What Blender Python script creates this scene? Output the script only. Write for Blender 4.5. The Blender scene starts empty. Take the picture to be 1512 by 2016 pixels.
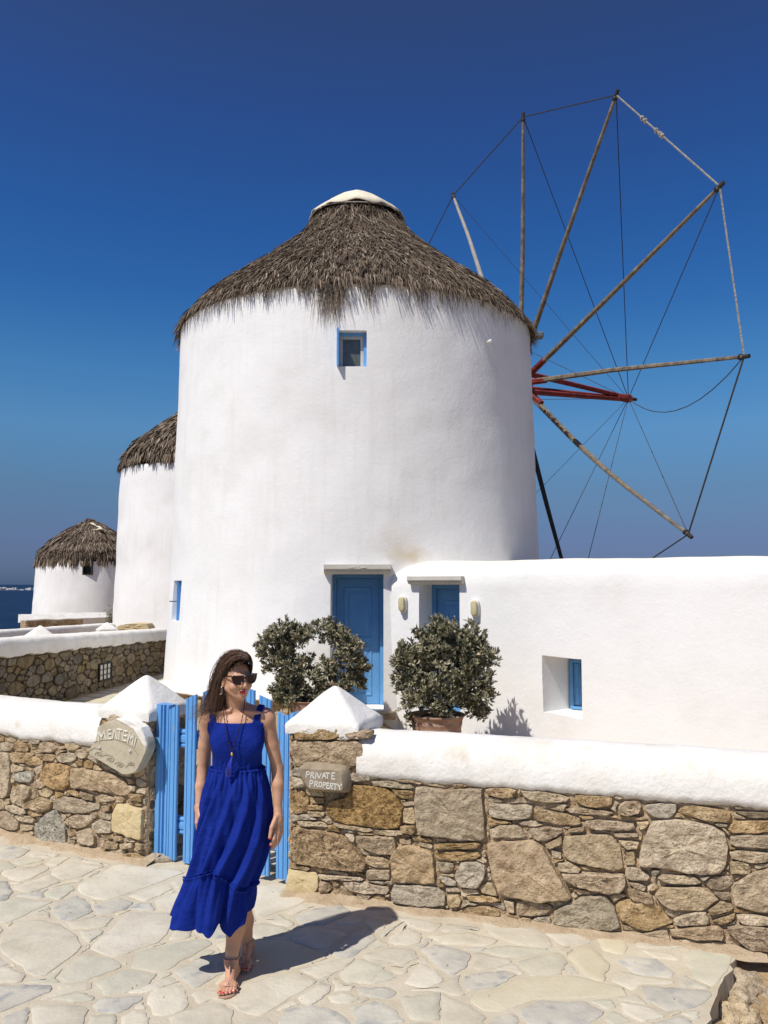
import bpy, bmesh, math, random
import numpy as np
from mathutils import Vector, Matrix, noise as mnoise
random.seed(7); RNG=np.random.default_rng(7)
R=math.radians
SC=bpy.context.scene; COL=SC.collection
# ------------------------------------------------------------------ camera, world, sun
FPX=1630.0; PITCH=math.atan(142/1630); CAMZ=2.0
cd=bpy.data.cameras.new('camera'); cam=bpy.data.objects.new('camera',cd); COL.objects.link(cam)
cd.sensor_fit='VERTICAL'; cd.sensor_height=24; cd.lens=24*FPX/2016; cd.clip_end=60000; cd.clip_start=.05
cam.location=(0,0,CAMZ); cam.rotation_euler=(math.pi/2+PITCH,0,0); SC.camera=cam
SUN_EL=R(55); SUN_DIR=Vector((-.69*math.cos(SUN_EL),-.724*math.cos(SUN_EL),math.sin(SUN_EL)))  # towards the sun
sd=bpy.data.lights.new('sun','SUN'); sd.energy=4.3; sd.angle=R(.53); sd.color=(1,.955,.89)
sun=bpy.data.objects.new('sun',sd); COL.objects.link(sun); sun.location=(-6,-6,12)
sun.rotation_euler=SUN_DIR.to_track_quat('Z','Y').to_euler()
w=bpy.data.worlds.new('World'); SC.world=w; w.use_nodes=True
nt=w.node_tree; nt.nodes.clear()
sky=nt.nodes.new('ShaderNodeTexSky'); sky.sky_type='NISHITA'; sky.sun_disc=False
sky.sun_elevation=SUN_EL; sky.sun_rotation=math.atan2(SUN_DIR.x,SUN_DIR.y)
sky.altitude=0; sky.air_density=1.0; sky.dust_density=.6; sky.ozone_density=4.0
hs=nt.nodes.new('ShaderNodeHueSaturation'); hs.inputs['Saturation'].default_value=1.22; hs.inputs['Value'].default_value=1
gm=nt.nodes.new('ShaderNodeGamma'); gm.inputs[1].default_value=1.0
bg=nt.nodes.new('ShaderNodeBackground'); bg.inputs[1].default_value=.05
# the air near the horizon: a polarised, deeper blue than the model's white band
tc=nt.nodes.new('ShaderNodeTexCoord'); sx=nt.nodes.new('ShaderNodeSeparateXYZ')
nt.links.new(tc.outputs['Generated'],sx.inputs[0])
rp=nt.nodes.new('ShaderNodeValToRGB'); nt.links.new(sx.outputs['Z'],rp.inputs[0])
SKYRAMP=[(0.0, (0.1973, 0.3141, 0.6872)), (0.046, (0.274, 0.3205, 0.6136)), (0.067, (0.3128, 0.3585, 0.5764)), (0.11, (0.4211, 0.4843, 0.6078)), (0.18, (0.6174, 0.7737, 0.8601)), (0.247, (0.5323, 0.8, 0.9197)), (0.326, (0.3802, 0.6743, 0.9193)), (0.402, (0.3613, 0.6066, 0.8843)), (0.508, (0.4948, 0.5238, 0.7707)), (0.598, (0.6893, 0.5134, 0.6224)), (1.0, (0.6893, 0.5134, 0.6224))]
el=rp.color_ramp.elements; el[0].position=0; el[0].color=(*SKYRAMP[0][1],1); el[1].position=1; el[1].color=(*SKYRAMP[-1][1],1)
for p,c in SKYRAMP[1:-1]:
    e=el.new(p); e.color=(*c,1)
mx=nt.nodes.new('ShaderNodeMix'); mx.data_type='RGBA'; mx.blend_type='MULTIPLY'; mx.inputs[0].default_value=1
out=nt.nodes.new('ShaderNodeOutputWorld')
nt.links.new(sky.outputs[0],hs.inputs['Color']); nt.links.new(hs.outputs[0],mx.inputs[6]); nt.links.new(rp.outputs[0],mx.inputs[7])
nt.links.new(mx.outputs[2],gm.inputs[0]); nt.links.new(gm.outputs[0],bg.inputs[0]); nt.links.new(bg.outputs[0],out.inputs[0])
bg.inputs[1].default_value=.10
SC.view_settings.view_transform='Standard'; SC.view_settings.look='None'; SC.view_settings.exposure=0.08; SC.view_settings.gamma=1
SC.view_settings.use_curve_mapping=False
SC.render.engine='CYCLES'
# ------------------------------------------------------------------ pixel geometry of the photograph
CP,SP=math.cos(PITCH),math.sin(PITCH)
def ray(u,v):
    a=(u-756)/FPX; b=(1008-v)/FPX
    return Vector((a, CP-b*SP, SP+b*CP))
def W(u,v,y):
    d=ray(u,v); t=y/d.y; return Vector((d.x*t,y,CAMZ+d.z*t))
def G(u,v,z=0.0):
    d=ray(u,v); t=(z-CAMZ)/d.z; return Vector((d.x*t,d.y*t,z))
def HIT(u,v,p0,n):
    d=ray(u,v); o=Vector((0,0,CAMZ)); t=(p0-o).dot(n)/d.dot(n); return o+d*t
# ------------------------------------------------------------------ materials
def lin(c): return tuple(((x/12.92) if x<=.04045 else ((x+.055)/1.055)**2.4) for x in c)
def mat(name,cols,scale=6,rough=.85,bump=0.0,bscale=40,spec=.3,rand=0.0,detail=6,metallic=0,coord='Object',stretch=(1,1,1),bump2=0.0,b2scale=6,speck=None,trans=0,sheen=0,hue=0.0):
    m=bpy.data.materials.new(name); m.use_nodes=True; t=m.node_tree; N=t.nodes; L=t.links; N.clear()
    o=N.new('ShaderNodeOutputMaterial'); b=N.new('ShaderNodeBsdfPrincipled'); L.new(b.outputs[0],o.inputs[0])
    b.inputs['Roughness'].default_value=rough; b.inputs['Specular IOR Level'].default_value=spec; b.inputs['Metallic'].default_value=metallic
    tc=N.new('ShaderNodeTexCoord'); mp=N.new('ShaderNodeMapping'); mp.inputs['Scale'].default_value=stretch
    L.new(tc.outputs[coord],mp.inputs[0])
    if not isinstance(cols[0],(tuple,list)): cols=[cols]
    src=None
    if len(cols)>1:
        n=N.new('ShaderNodeTexNoise'); n.inputs['Scale'].default_value=scale; n.inputs['Detail'].default_value=detail; n.inputs['Roughness'].default_value=.62
        L.new(mp.outputs[0],n.inputs['Vector'])
        r=N.new('ShaderNodeValToRGB'); L.new(n.outputs['Fac'],r.inputs[0])
        e=r.color_ramp.elements; k=len(cols)
        for i,c in enumerate(cols):
            p=.30+.40*i/(k-1)
            if i==0: e[0].position=p; e[0].color=(*c,1)
            elif i==k-1: e[-1].position=p; e[-1].color=(*c,1)
            else:
                q=e.new(p); q.color=(*c,1)
        src=r.outputs[0]
    else:
        q=N.new('ShaderNodeRGB'); q.outputs[0].default_value=(*cols[0],1); src=q.outputs[0]
    if speck:
        n=N.new('ShaderNodeTexNoise'); n.inputs['Scale'].default_value=speck[1]; n.inputs['Detail'].default_value=4; L.new(mp.outputs[0],n.inputs['Vector'])
        r=N.new('ShaderNodeMapRange'); r.inputs[1].default_value=speck[2]; r.inputs[2].default_value=speck[2]+speck[3]; L.new(n.outputs['Fac'],r.inputs[0])
        x=N.new('ShaderNodeMix'); x.data_type='RGBA'; L.new(r.outputs[0],x.inputs[0]); L.new(src,x.inputs[6]); x.inputs[7].default_value=(*speck[0],1); src=x.outputs[2]
    if rand>0:
        oi=N.new('ShaderNodeObjectInfo'); h=N.new('ShaderNodeHueSaturation')
        r=N.new('ShaderNodeMapRange'); r.inputs[3].default_value=1-rand; r.inputs[4].default_value=1+rand; L.new(oi.outputs['Random'],r.inputs[0])
        L.new(r.outputs[0],h.inputs['Value']); 
        mu=N.new('ShaderNodeMath'); mu.operation='MULTIPLY'; mu.inputs[1].default_value=7.31; L.new(oi.outputs['Random'],mu.inputs[0])
        fr=N.new('ShaderNodeMath'); fr.operation='FRACT'; L.new(mu.outputs[0],fr.inputs[0])
        r2=N.new('ShaderNodeMapRange'); r2.inputs[3].default_value=1-rand*1.3; r2.inputs[4].default_value=1+rand*.9; L.new(fr.outputs[0],r2.inputs[0]); L.new(r2.outputs[0],h.inputs['Saturation'])
        L.new(src,h.inputs['Color']); src=h.outputs[0]
    L.new(src,b.inputs['Base Color'])
    nrm=None
    for (bb,bs,dist) in ((bump2,b2scale,.05),(bump,bscale,.01)):
        if bb>0:
            n=N.new('ShaderNodeTexNoise'); n.inputs['Scale'].default_value=bs; n.inputs['Detail'].default_value=5; n.inputs['Roughness'].default_value=.6; L.new(mp.outputs[0],n.inputs['Vector'])
            u=N.new('ShaderNodeBump'); u.inputs['Strength'].default_value=bb; u.inputs['Distance'].default_value=dist; L.new(n.outputs['Fac'],u.inputs['Height'])
            if nrm: L.new(nrm,u.inputs['Normal'])
            nrm=u.outputs[0]
    if nrm: L.new(nrm,b.inputs['Normal'])
    if sheen: b.inputs['Sheen Weight'].default_value=sheen
    m['bsdf']=b.name
    return m
def attr_mat(name,stops,rough=.9,spec=.15,attr='rnd',transl=0):
    m=bpy.data.materials.new(name); m.use_nodes=True; t=m.node_tree; N=t.nodes; L=t.links; b=N['Principled BSDF']
    a=N.new('ShaderNodeAttribute'); a.attribute_name=attr; r=N.new('ShaderNodeValToRGB'); L.new(a.outputs['Fac'],r.inputs[0])
    e=r.color_ramp.elements
    for i,(p,c) in enumerate(stops):
        if i==0: e[0].position=p; e[0].color=(*c,1)
        elif i==len(stops)-1: e[-1].position=p; e[-1].color=(*c,1)
        else:
            q=e.new(p); q.color=(*c,1)
    L.new(r.outputs[0],b.inputs['Base Color']); b.inputs['Roughness'].default_value=rough; b.inputs['Specular IOR Level'].default_value=spec
    return m
PL=mat('white_lime_plaster',[(.80,.79,.755),(.85,.842,.815),(.87,.862,.84)],scale=1.1,rough=.9,bump=.35,bscale=22,bump2=.30,b2scale=1.6,spec=.12)
CAPM=mat('white_wall_coping',[(.71,.675,.59),(.80,.775,.715),(.84,.82,.775)],scale=3.2,rough=.9,bump=.4,bscale=45,bump2=.35,b2scale=5,spec=.1,speck=((.62,.55,.43),4.5,.62,.2))
PLY=mat('cream_parapet_plaster',[(.76,.71,.58),(.80,.77,.68)],scale=2,rough=.9,bump=.3,bscale=30,spec=.1)
GREYP=mat('grey_marble_lintel',[(.52,.49,.42),(.62,.59,.52)],scale=5,rough=.8,bump=.4,bscale=40)
BLUE=mat('sky_blue_paint',[(.10,.315,.66),(.125,.35,.70),(.15,.385,.73)],scale=9,rough=.42,bump=.45,bscale=90,spec=.4,stretch=(1,1,.25),speck=((.30,.40,.48),55,.68,.05))
DBLUE=mat('door_blue_paint',[(.10,.275,.53),(.125,.32,.60)],scale=7,rough=.5,bump=.25,bscale=70,spec=.35)
ST={}
ST['tan']=mat('tan_gneiss',[(.22,.145,.075),(.45,.325,.185),(.60,.46,.285)],scale=14,bump=1.0,bscale=70,bump2=1.0,b2scale=14,rand=.16,speck=((.14,.095,.05),60,.58,.12),spec=.1)
ST['brown']=mat('brown_rough_stone',[(.14,.085,.038),(.37,.245,.115),(.56,.395,.205)],scale=26,bump=1.0,bscale=60,bump2=1.0,b2scale=16,rand=.12,speck=((.06,.04,.02),70,.56,.12),spec=.1)
ST['grey']=mat('grey_green_stone',[(.26,.21,.145),(.46,.385,.27),(.58,.495,.36)],scale=16,bump=1.0,bscale=70,bump2=1.0,b2scale=14,rand=.14,spec=.1)
ST['pale']=mat('pale_buff_stone',[(.34,.255,.16),(.55,.43,.27),(.66,.54,.365)],scale=16,bump=1.0,bscale=70,bump2=1.0,b2scale=14,rand=.12,speck=((.25,.19,.12),60,.58,.12),spec=.1)
ST['yellow']=mat('yellow_cut_stone',[(.50,.39,.20),(.60,.48,.27),(.64,.53,.32)],scale=12,bump=.6,bscale=70,rand=.05,spec=.1)
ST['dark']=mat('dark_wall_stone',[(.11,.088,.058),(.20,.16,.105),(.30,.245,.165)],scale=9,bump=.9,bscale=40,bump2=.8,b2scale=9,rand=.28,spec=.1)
MORT=mat('sandy_mortar',[(.30,.21,.125),(.47,.35,.22),(.58,.45,.30)],scale=18,bump=1.0,bscale=50,bump2=1.0,b2scale=18,spec=.05)
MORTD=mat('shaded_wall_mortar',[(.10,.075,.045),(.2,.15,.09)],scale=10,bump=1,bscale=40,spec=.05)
PAVM={'cream':mat('cream_paving_slab',[(.47,.42,.32),(.57,.52,.405),(.64,.59,.47)],scale=3.2,rough=.72,bump=.35,bscale=35,bump2=.2,b2scale=7,rand=.06,spec=.25,speck=((.42,.40,.33),7,.58,.2),detail=9),
 'grey':mat('blue_grey_paving_slab',[(.41,.395,.335),(.50,.47,.39),(.575,.535,.435)],scale=6,rough=.7,bump=.5,bscale=30,rand=.07,spec=.25,speck=((.30,.31,.31),8,.56,.16),detail=9),
 'yellow':mat('yellow_paving_slab',[(.54,.48,.33),(.62,.56,.41)],scale=5,rough=.75,bump=.4,bscale=35,rand=.05,spec=.2),
 'green':mat('green_grey_paving_slab',[(.42,.41,.33),(.52,.49,.38),(.60,.55,.43)],scale=5,rough=.72,bump=.4,bscale=30,rand=.06,spec=.25,detail=9)}
JOINT=mat('worn_cement_joint',[(.47,.41,.30),(.55,.485,.365),(.60,.54,.42)],scale=4,rough=.9,bump=.5,bscale=60,spec=.1,speck=((.60,.53,.40),9,.6,.15))
SAND=mat('loose_tan_sand',[(.44,.33,.21),(.53,.41,.27),(.58,.47,.33)],scale=12,rough=1,bump=1,bscale=120,bump2=.6,b2scale=18,spec=.02)
DIRT=mat('dry_tan_soil',[(.30,.20,.10),(.42,.30,.165),(.52,.40,.245)],scale=7,rough=1,bump=1,bscale=70,bump2=.8,b2scale=12,spec=.02)
WOOD=mat('weathered_grey_spar',[(.10,.08,.062),(.19,.158,.12),(.30,.255,.19)],scale=7,rough=.85,bump=.6,bscale=60,stretch=(1,1,1),spec=.1)
REDP=mat('worn_red_paint',[(.07,.014,.010),(.18,.024,.020),(.25,.04,.032)],scale=6,rough=.7,bump=.5,bscale=50,speck=((.30,.25,.2),22,.66,.1))
DARKW=mat('tarred_timber_and_shaded_spar',[(.02,.019,.016),(.05,.045,.038)],scale=9,rough=.8,bump=.4)  # on one sail spar this dark tone stands for the tower's shade
ROPE=mat('dark_steel_cable',[(.03,.032,.035),(.07,.07,.07)],scale=30,rough=.7)
ROPEW=mat('pale_twisted_rope',[(.12,.11,.1),(.45,.42,.36)],scale=26,rough=.9)
TERRA=mat('terracotta_clay',[(.24,.13,.085),(.35,.215,.15),(.47,.335,.24)],scale=5,rough=.85,bump=.5,bscale=30,stretch=(1,1,3))
SOIL=mat('dark_potting_soil',[(.03,.02,.012),(.07,.045,.03)],scale=20,rough=1,bump=1)
BARK=mat('pale_bark',[(.16,.12,.085),(.28,.22,.16)],scale=20,bump=.7,bscale=80)
CLOTH=mat('cream_canvas',[(.68,.60,.44),(.76,.69,.53),(.80,.74,.60)],scale=2.5,rough=.9,bump=.5,bscale=8,bump2=.5,b2scale=3,spec=.05)
GLASS=mat('dusty_window_glass',[(.075,.085,.075),(.13,.135,.12)],scale=6,rough=.18,spec=.6)
WPAINT=mat('old_white_paint',[(.45,.45,.44),(.62,.62,.6)],scale=18,rough=.7,bump=.3)
METAL=mat('grey_galvanised_metal',[(.12,.14,.15),(.22,.24,.26)],scale=20,rough=.5,metallic=.5)
BLACKM=mat('black_iron',[(.015,.015,.015),(.04,.04,.04)],scale=20,rough=.6)
LAMPG=mat('yellowed_lamp_glass',[(.48,.42,.22),(.60,.54,.34)],scale=8,rough=.3,spec=.6)
LAMPB=mat('white_lamp_plastic',[(.70,.68,.62),(.76,.75,.7)],scale=8,rough=.5)
THATCHB=mat('thatch_bed',[(.03,.022,.014),(.09,.065,.045),(.15,.115,.08)],scale=9,rough=1,bump=1,bscale=30,stretch=(1,1,1))
TH=attr_mat('reed_thatch',[(0,(.035,.025,.017)),(.28,(.11,.08,.055)),(.55,(.21,.162,.118)),(.8,(.37,.305,.23)),(1,(.55,.47,.37))])
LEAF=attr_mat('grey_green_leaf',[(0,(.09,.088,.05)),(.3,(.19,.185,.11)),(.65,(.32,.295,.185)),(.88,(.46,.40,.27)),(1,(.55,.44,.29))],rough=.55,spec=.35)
GRASSM=attr_mat('dry_straw_grass',[(0,(.22,.12,.05)),(.5,(.42,.28,.13)),(1,(.6,.47,.26))])
WATERM=mat('deep_blue_sea',[(.003,.010,.030),(.005,.016,.045),(.009,.026,.065)],scale=.03,rough=.45,bump=1,bscale=.25,spec=.10)
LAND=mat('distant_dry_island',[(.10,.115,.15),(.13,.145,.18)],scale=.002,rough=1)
WHITEH=mat('far_white_houses',[(.66,.62,.55),(.72,.7,.66)],scale=.1,rough=1)
# ------------------------------------------------------------------ object helpers
def tag(o,label=None,cat=None,group=None,kind=None):
    if label: o['label']=label
    if cat: o['category']=cat
    if group: o['group']=group
    if kind: o['kind']=kind
    return o
def empty(name,loc=(0,0,0)):
    o=bpy.data.objects.new(name,None); COL.objects.link(o); o.location=loc; o.empty_display_size=.2; return o
def obj(name,verts,faces,m,parent=None,smooth=True,kind=None,label=None):
    me=bpy.data.meshes.new(name); 
    me.from_pydata([tuple(v) for v in verts],[],[tuple(f) for f in faces]); me.update()
    return link(name,me,m,parent,smooth,kind,label)
def link(name,me,m,parent=None,smooth=True,kind=None,label=None):
    o=bpy.data.objects.new(name,me); COL.objects.link(o)
    if m is not None:
        for q in (m if isinstance(m,(list,tuple)) else [m]): me.materials.append(q)
    if smooth: me.polygons.foreach_set('use_smooth',[True]*len(me.polygons))
    if parent is not None:
        o.parent=parent
        # vertices are given in world space; keep them there
        o.matrix_parent_inverse=Matrix.Translation(parent_origin(parent)).inverted()
    if kind: o['kind']=kind
    if label: o['label']=label
    return o
def parent_origin(p):
    # meshes all sit at the origin, only the empties are placed
    return Vector(p.location) if p.type=='EMPTY' else Vector((0,0,0))
def fast(name,V,F,m,parent=None,smooth=False,attr=None,kind=None):
    """V (n,3) array, F (k,4) or (k,3) int array"""
    me=bpy.data.meshes.new(name); n=len(V); k,q=F.shape
    me.vertices.add(n); me.vertices.foreach_set('co',np.ascontiguousarray(V,dtype=np.float32).ravel())
    me.loops.add(k*q); me.loops.foreach_set('vertex_index',F.astype(np.int32).ravel())
    me.polygons.add(k); me.polygons.foreach_set('loop_start',np.arange(0,k*q,q,dtype=np.int32))
    me.update(calc_edges=True); me.validate()
    if attr is not None:
        a=me.attributes.new('rnd','FLOAT','POINT'); a.data.foreach_set('value',attr.astype(np.float32))
    return link(name,me,m,parent,smooth,kind)
class MB:
    def __init__(s): s.v=[]; s.f=[]
    def add(s,vs,fs):
        b=len(s.v); s.v+= [Vector(v) for v in vs]; s.f+=[tuple(b+i for i in f) for f in fs]; return s
    def box(s,c,sz,M=None):
        c=Vector(c); h=Vector(sz)/2
        vs=[Vector((x*h.x,y*h.y,z*h.z)) for x in(-1,1) for y in(-1,1) for z in(-1,1)]
        if M is not None: vs=[M@v for v in vs]
        return s.add([c+v for v in vs],[(0,1,3,2),(4,6,7,5),(0,4,5,1),(2,3,7,6),(0,2,6,4),(1,5,7,3)])
    def rbox(s,c,sz,M=None,b=.01):
        # box with chamfered long edges (all 12)
        bm=bmesh.new(); bmesh.ops.create_cube(bm,size=1)
        for v in bm.verts: v.co=Vector((v.co.x*sz[0],v.co.y*sz[1],v.co.z*sz[2]))
        bmesh.ops.bevel(bm,geom=list(bm.edges),offset=min(b,min(sz)*.45),segments=2,profile=.5,affect='EDGES')
        bm.verts.index_update(); vs=[(M@v.co if M is not None else v.co.copy())+Vector(c) for v in bm.verts]; fs=[[v.index for v in f.verts] for f in bm.faces]; bm.free()
        return s.add(vs,fs)
    def tube(s,pts,rads,n=8,cap=True):
        pts=[Vector(p) for p in pts]
        if not hasattr(rads,'__len__'): rads=[rads]*len(pts)
        prev=None; rings=[]
        for i,p in enumerate(pts):
            t=(pts[min(i+1,len(pts)-1)]-pts[max(i-1,0)]).normalized()
            if prev is None: a=t.orthogonal().normalized()
            else:
                a=prev-t*prev.dot(t); a=a.normalized() if a.length>1e-6 else t.orthogonal().normalized()
            prev=a; b=t.cross(a); rings.append([p+(a*math.cos(2*math.pi*k/n)+b*math.sin(2*math.pi*k/n))*rads[i] for k in range(n)])
        vs=[v for r_ in rings for v in r_]; fs=[]
        for i in range(len(pts)-1):
            for k in range(n): fs.append((i*n+k,i*n+(k+1)%n,(i+1)*n+(k+1)%n,(i+1)*n+k))
        if cap: fs.append(tuple(range(n))[::-1]); fs.append(tuple((len(pts)-1)*n+k for k in range(n)))
        return s.add(vs,fs)
    def prism(s,poly,O,ex,ey,en,d0,d1):
        n=len(poly); vs=[O+ex*p[0]+ey*p[1]+en*d0 for p in poly]+[O+ex*p[0]+ey*p[1]+en*d1 for p in poly]
        return s.add(vs,[tuple(range(n))[::-1],tuple(range(n,2*n))]+[(i,(i+1)%n,n+(i+1)%n,n+i) for i in range(n)])
    def sphere(s,c,r,n=8,m=6,sc=(1,1,1)):
        c=Vector(c); vs=[c+Vector((0,0,r*sc[2]))]
        for j in range(1,m):
            ph=math.pi*j/m
            for k in range(n): vs.append(c+Vector((r*sc[0]*math.sin(ph)*math.cos(2*math.pi*k/n),r*sc[1]*math.sin(ph)*math.sin(2*math.pi*k/n),r*sc[2]*math.cos(ph))))
        vs.append(c-Vector((0,0,r*sc[2]))); fs=[(0,1+k,1+(k+1)%n) for k in range(n)]
        for j in range(m-2):
            for k in range(n): a=1+j*n; fs.append((a+k,a+n+k,a+n+(k+1)%n,a+(k+1)%n))
        a=1+(m-2)*n; fs+=[(a+(k+1)%n,a+k,len(vs)-1) for k in range(n)]
        return s.add(vs,fs)
    def lathe(s,prof,c,n=32,ax=None,wob=0):
        c=Vector(c); vs=[]
        for r_,z in prof:
            for k in range(n): a=2*math.pi*k/n; vs.append(c+Vector((r_*math.cos(a),r_*math.sin(a),z)))
        fs=[]
        for i in range(len(prof)-1):
            for k in range(n): fs.append((i*n+k,i*n+(k+1)%n,(i+1)*n+(k+1)%n,(i+1)*n+k))
        return s.add(vs,fs)
    def build(s,name,m,parent=None,smooth=False,kind=None,label=None):
        o=obj(name,s.v,s.f,m,parent,smooth,kind,label)
        return o
def autosmooth(o,ang=35):
    me=o.data; bm=bmesh.new(); bm.from_mesh(me)
    for f in bm.faces: f.smooth=True
    for e in bm.edges:
        if len(e.link_faces)==2 and e.calc_face_angle(0)>R(ang): e.smooth=False
    bm.to_mesh(me); bm.free()
def cut(o,cutters):
    """real openings cut through a solid"""
    tmp=[]
    for vs,fs in cutters:
        me=bpy.data.meshes.new('c'); me.from_pydata([tuple(v) for v in vs],[],fs); me.update()
        bm=bmesh.new(); bm.from_mesh(me); bmesh.ops.recalc_face_normals(bm,faces=bm.faces); bm.to_mesh(me); bm.free()
        c=bpy.data.objects.new('c',me); COL.objects.link(c); tmp.append(c)
        md=o.modifiers.new('b','BOOLEAN'); md.operation='DIFFERENCE'; md.solver='EXACT'; md.object=c
    par=o.parent; inv=o.matrix_parent_inverse.copy(); o.parent=None
    bpy.context.view_layer.update(); dg=bpy.context.evaluated_depsgraph_get()
    new=bpy.data.meshes.new_from_object(o.evaluated_get(dg)); o.modifiers.clear(); o.data=new
    if par: o.parent=par; o.matrix_parent_inverse=inv
    for c in tmp: bpy.data.objects.remove(c)
    autosmooth(o,30)
def nz(p,s=1.0,seed=0): return mnoise.noise(Vector((p[0]*s+seed*17.3,p[1]*s-seed*5.1,p[2]*s+seed*3.7)))
# ------------------------------------------------------------------ stone layout
def inpoly(P,X,Y):
    r=np.zeros(X.shape,bool); n=len(P); j=n-1
    for i in range(n):
        xi,yi=P[i]; xj,yj=P[j]
        c=((yi>Y)!=(yj>Y))&(X<(xj-xi)*(Y-yi)/((yj-yi)+1e-12)+xi); r^=c; j=i
    return r
def fill(x0,x1,y0,y1,step,polys,allowed,rad,gap,aniso=1.0,seed=1,minr=.02,nang=18,tries=6000):
    """irregular cells in whatever room the given polygons leave; returns star shaped outlines"""
    rg=np.random.default_rng(seed)
    xs=np.arange(x0,x1,step); ys=np.arange(y0,y1,step); X,Y=np.meshgrid(xs,ys,indexing='ij')
    free=allowed(X,Y)
    for P in polys: free&=~inpoly(P,X,Y)
    g=max(1,int(round(gap/step)))
    occ=~free
    for _ in range(g):
        o2=occ.copy(); o2[1:]|=occ[:-1]; o2[:-1]|=occ[1:]; o2[:,1:]|=occ[:,:-1]; o2[:,:-1]|=occ[:,1:]; occ=o2
    free2=~occ
    idx=np.argwhere(free2)
    if len(idx)==0: return []
    seeds=[]; 
    for t in range(tries):
        i,j=idx[rg.integers(len(idx))]; x,y=xs[i],ys[j]; r=rad*rg.uniform(.5,1.5)*(1 if t<tries*.6 else .55)
        if all(((x-a)/aniso)**2+(y-b)**2>(.5*(r+c))**2 for a,b,c in seeds): seeds.append((x,y,r))
    S=np.array(seeds); lab=np.full(X.shape,-1); best=np.full(X.shape,1e9)
    for k,(a,b,c) in enumerate(seeds):
        d=np.sqrt(((X-a)/aniso)**2+(Y-b)**2)-c*.5; m_=(d<best); best[m_]=d[m_]; lab[m_]=k
    lab[~free2]=-1
    out=[]
    for k in range(len(seeds)):
        q=np.argwhere(lab==k)
        if len(q)*step*step<minr*minr: continue
        cx,cy=xs[0]+q[:,0].mean()*step,ys[0]+q[:,1].mean()*step
        ci,cj=int(round((cx-x0)/step)),int(round((cy-y0)/step))
        if not(0<=ci<len(xs) and 0<=cj<len(ys)) or lab[ci,cj]!=k:
            i,j=q[len(q)//2]; cx,cy=xs[i],ys[j]
        pts=[]
        for a in range(nang):
            th=2*math.pi*a/nang; dx,dy=math.cos(th)*aniso,math.sin(th); l=math.hypot(dx,dy); dx/=l; dy/=l; rr=0
            while True:
                rr+=step*.5; i=int(round((cx+dx*rr-x0)/step)); j=int(round((cy+dy*rr-y0)/step))
                if not(0<=i<len(xs) and 0<=j<len(ys)) or lab[i,j]!=k: break
            rr=max(rr-step*.5-gap*.5,step*.6); pts.append((cx+dx*rr,cy+dy*rr))
        P=np.array(pts); P=.1*np.roll(P,1,0)+.8*P+.1*np.roll(P,-1,0)
        if np.ptp(P[:,1])<minr*.6 or np.ptp(P[:,0])<minr*.6: continue
        out.append(P)
    return out
def resample(P,n,jit=0,rg=random):
    P=[Vector((p[0],p[1])) for p in P]; L=[(P[(i+1)%len(P)]-P[i]).length for i in range(len(P))]; T=sum(L); out=[]
    for k in range(n):
        s=T*k/n; i=0
        while s>L[i] and i<len(L)-1: s-=L[i]; i+=1
        p=P[i].lerp(P[(i+1)%len(P)],s/max(L[i],1e-9)); out.append(p)
    # soften corners a little
    m=[(out[i-1]*.06+out[i]*.88+out[(i+1)%n]*.06) for i in range(n)]
    if jit: m=[p+Vector((rg.uniform(-jit,jit),rg.uniform(-jit,jit))) for p in m]
    return m
def stone(P,O,ex,ey,en,h,m,parent,name='stone',back=.05,n=None,rough=1.0,tilt=.3,flat=False,jit=.003):
    P0=np.array([(p[0],p[1]) for p in P]); size=math.sqrt(np.ptp(P0[:,0])*np.ptp(P0[:,1]))
    if n is None: n=int(min(40,max(16,size*130)))
    Q=resample(P,n,jit*min(1,size*6)); c=sum(Q,Vector((0,0)))/n
    tx,ty=random.uniform(-tilt,tilt),random.uniform(-tilt,tilt)
    rings=[(1.0,-back),(1.0,h*.5),(.985,h*.9),(.93,h*1.0),(.76,h*1.02),(.55,h*1.03),(.28,h*1.02)] if not flat else [(1.0,-back),(1.0,h*.6),(.97,h),(.6,h)]
    vs=[]; sd=random.uniform(0,99)
    for j,(f,z) in enumerate(rings):
        for q in Q:
            d=c+(q-c)*f; zz=z
            if j>0 and not flat:
                w_=O+ex*d.x+ey*d.y
                zz+= (nz(w_,11,sd)*.45+nz(w_,30,sd)*.42+nz(w_,70,sd)*.22)*(h*.5+.009)*rough*(1 if j>1 else .3)+ (tx*(d.x-c.x)+ty*(d.y-c.y))*.35
            vs.append(O+ex*d.x+ey*d.y+en*zz)
    vs.append(O+ex*c.x+ey*c.y+en*(rings[-1][1])); fs=[]
    for j in range(len(rings)-1):
        for k in range(n): fs.append((j*n+k,j*n+(k+1)%n,(j+1)*n+(k+1)%n,(j+1)*n+k))
    b=(len(rings)-1)*n
    for k in range(n): fs.append((b+k,b+(k+1)%n,len(vs)-1))
    o=obj(name,vs,fs,m,parent,True)
    if not flat: autosmooth(o,17)
    return o
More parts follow.
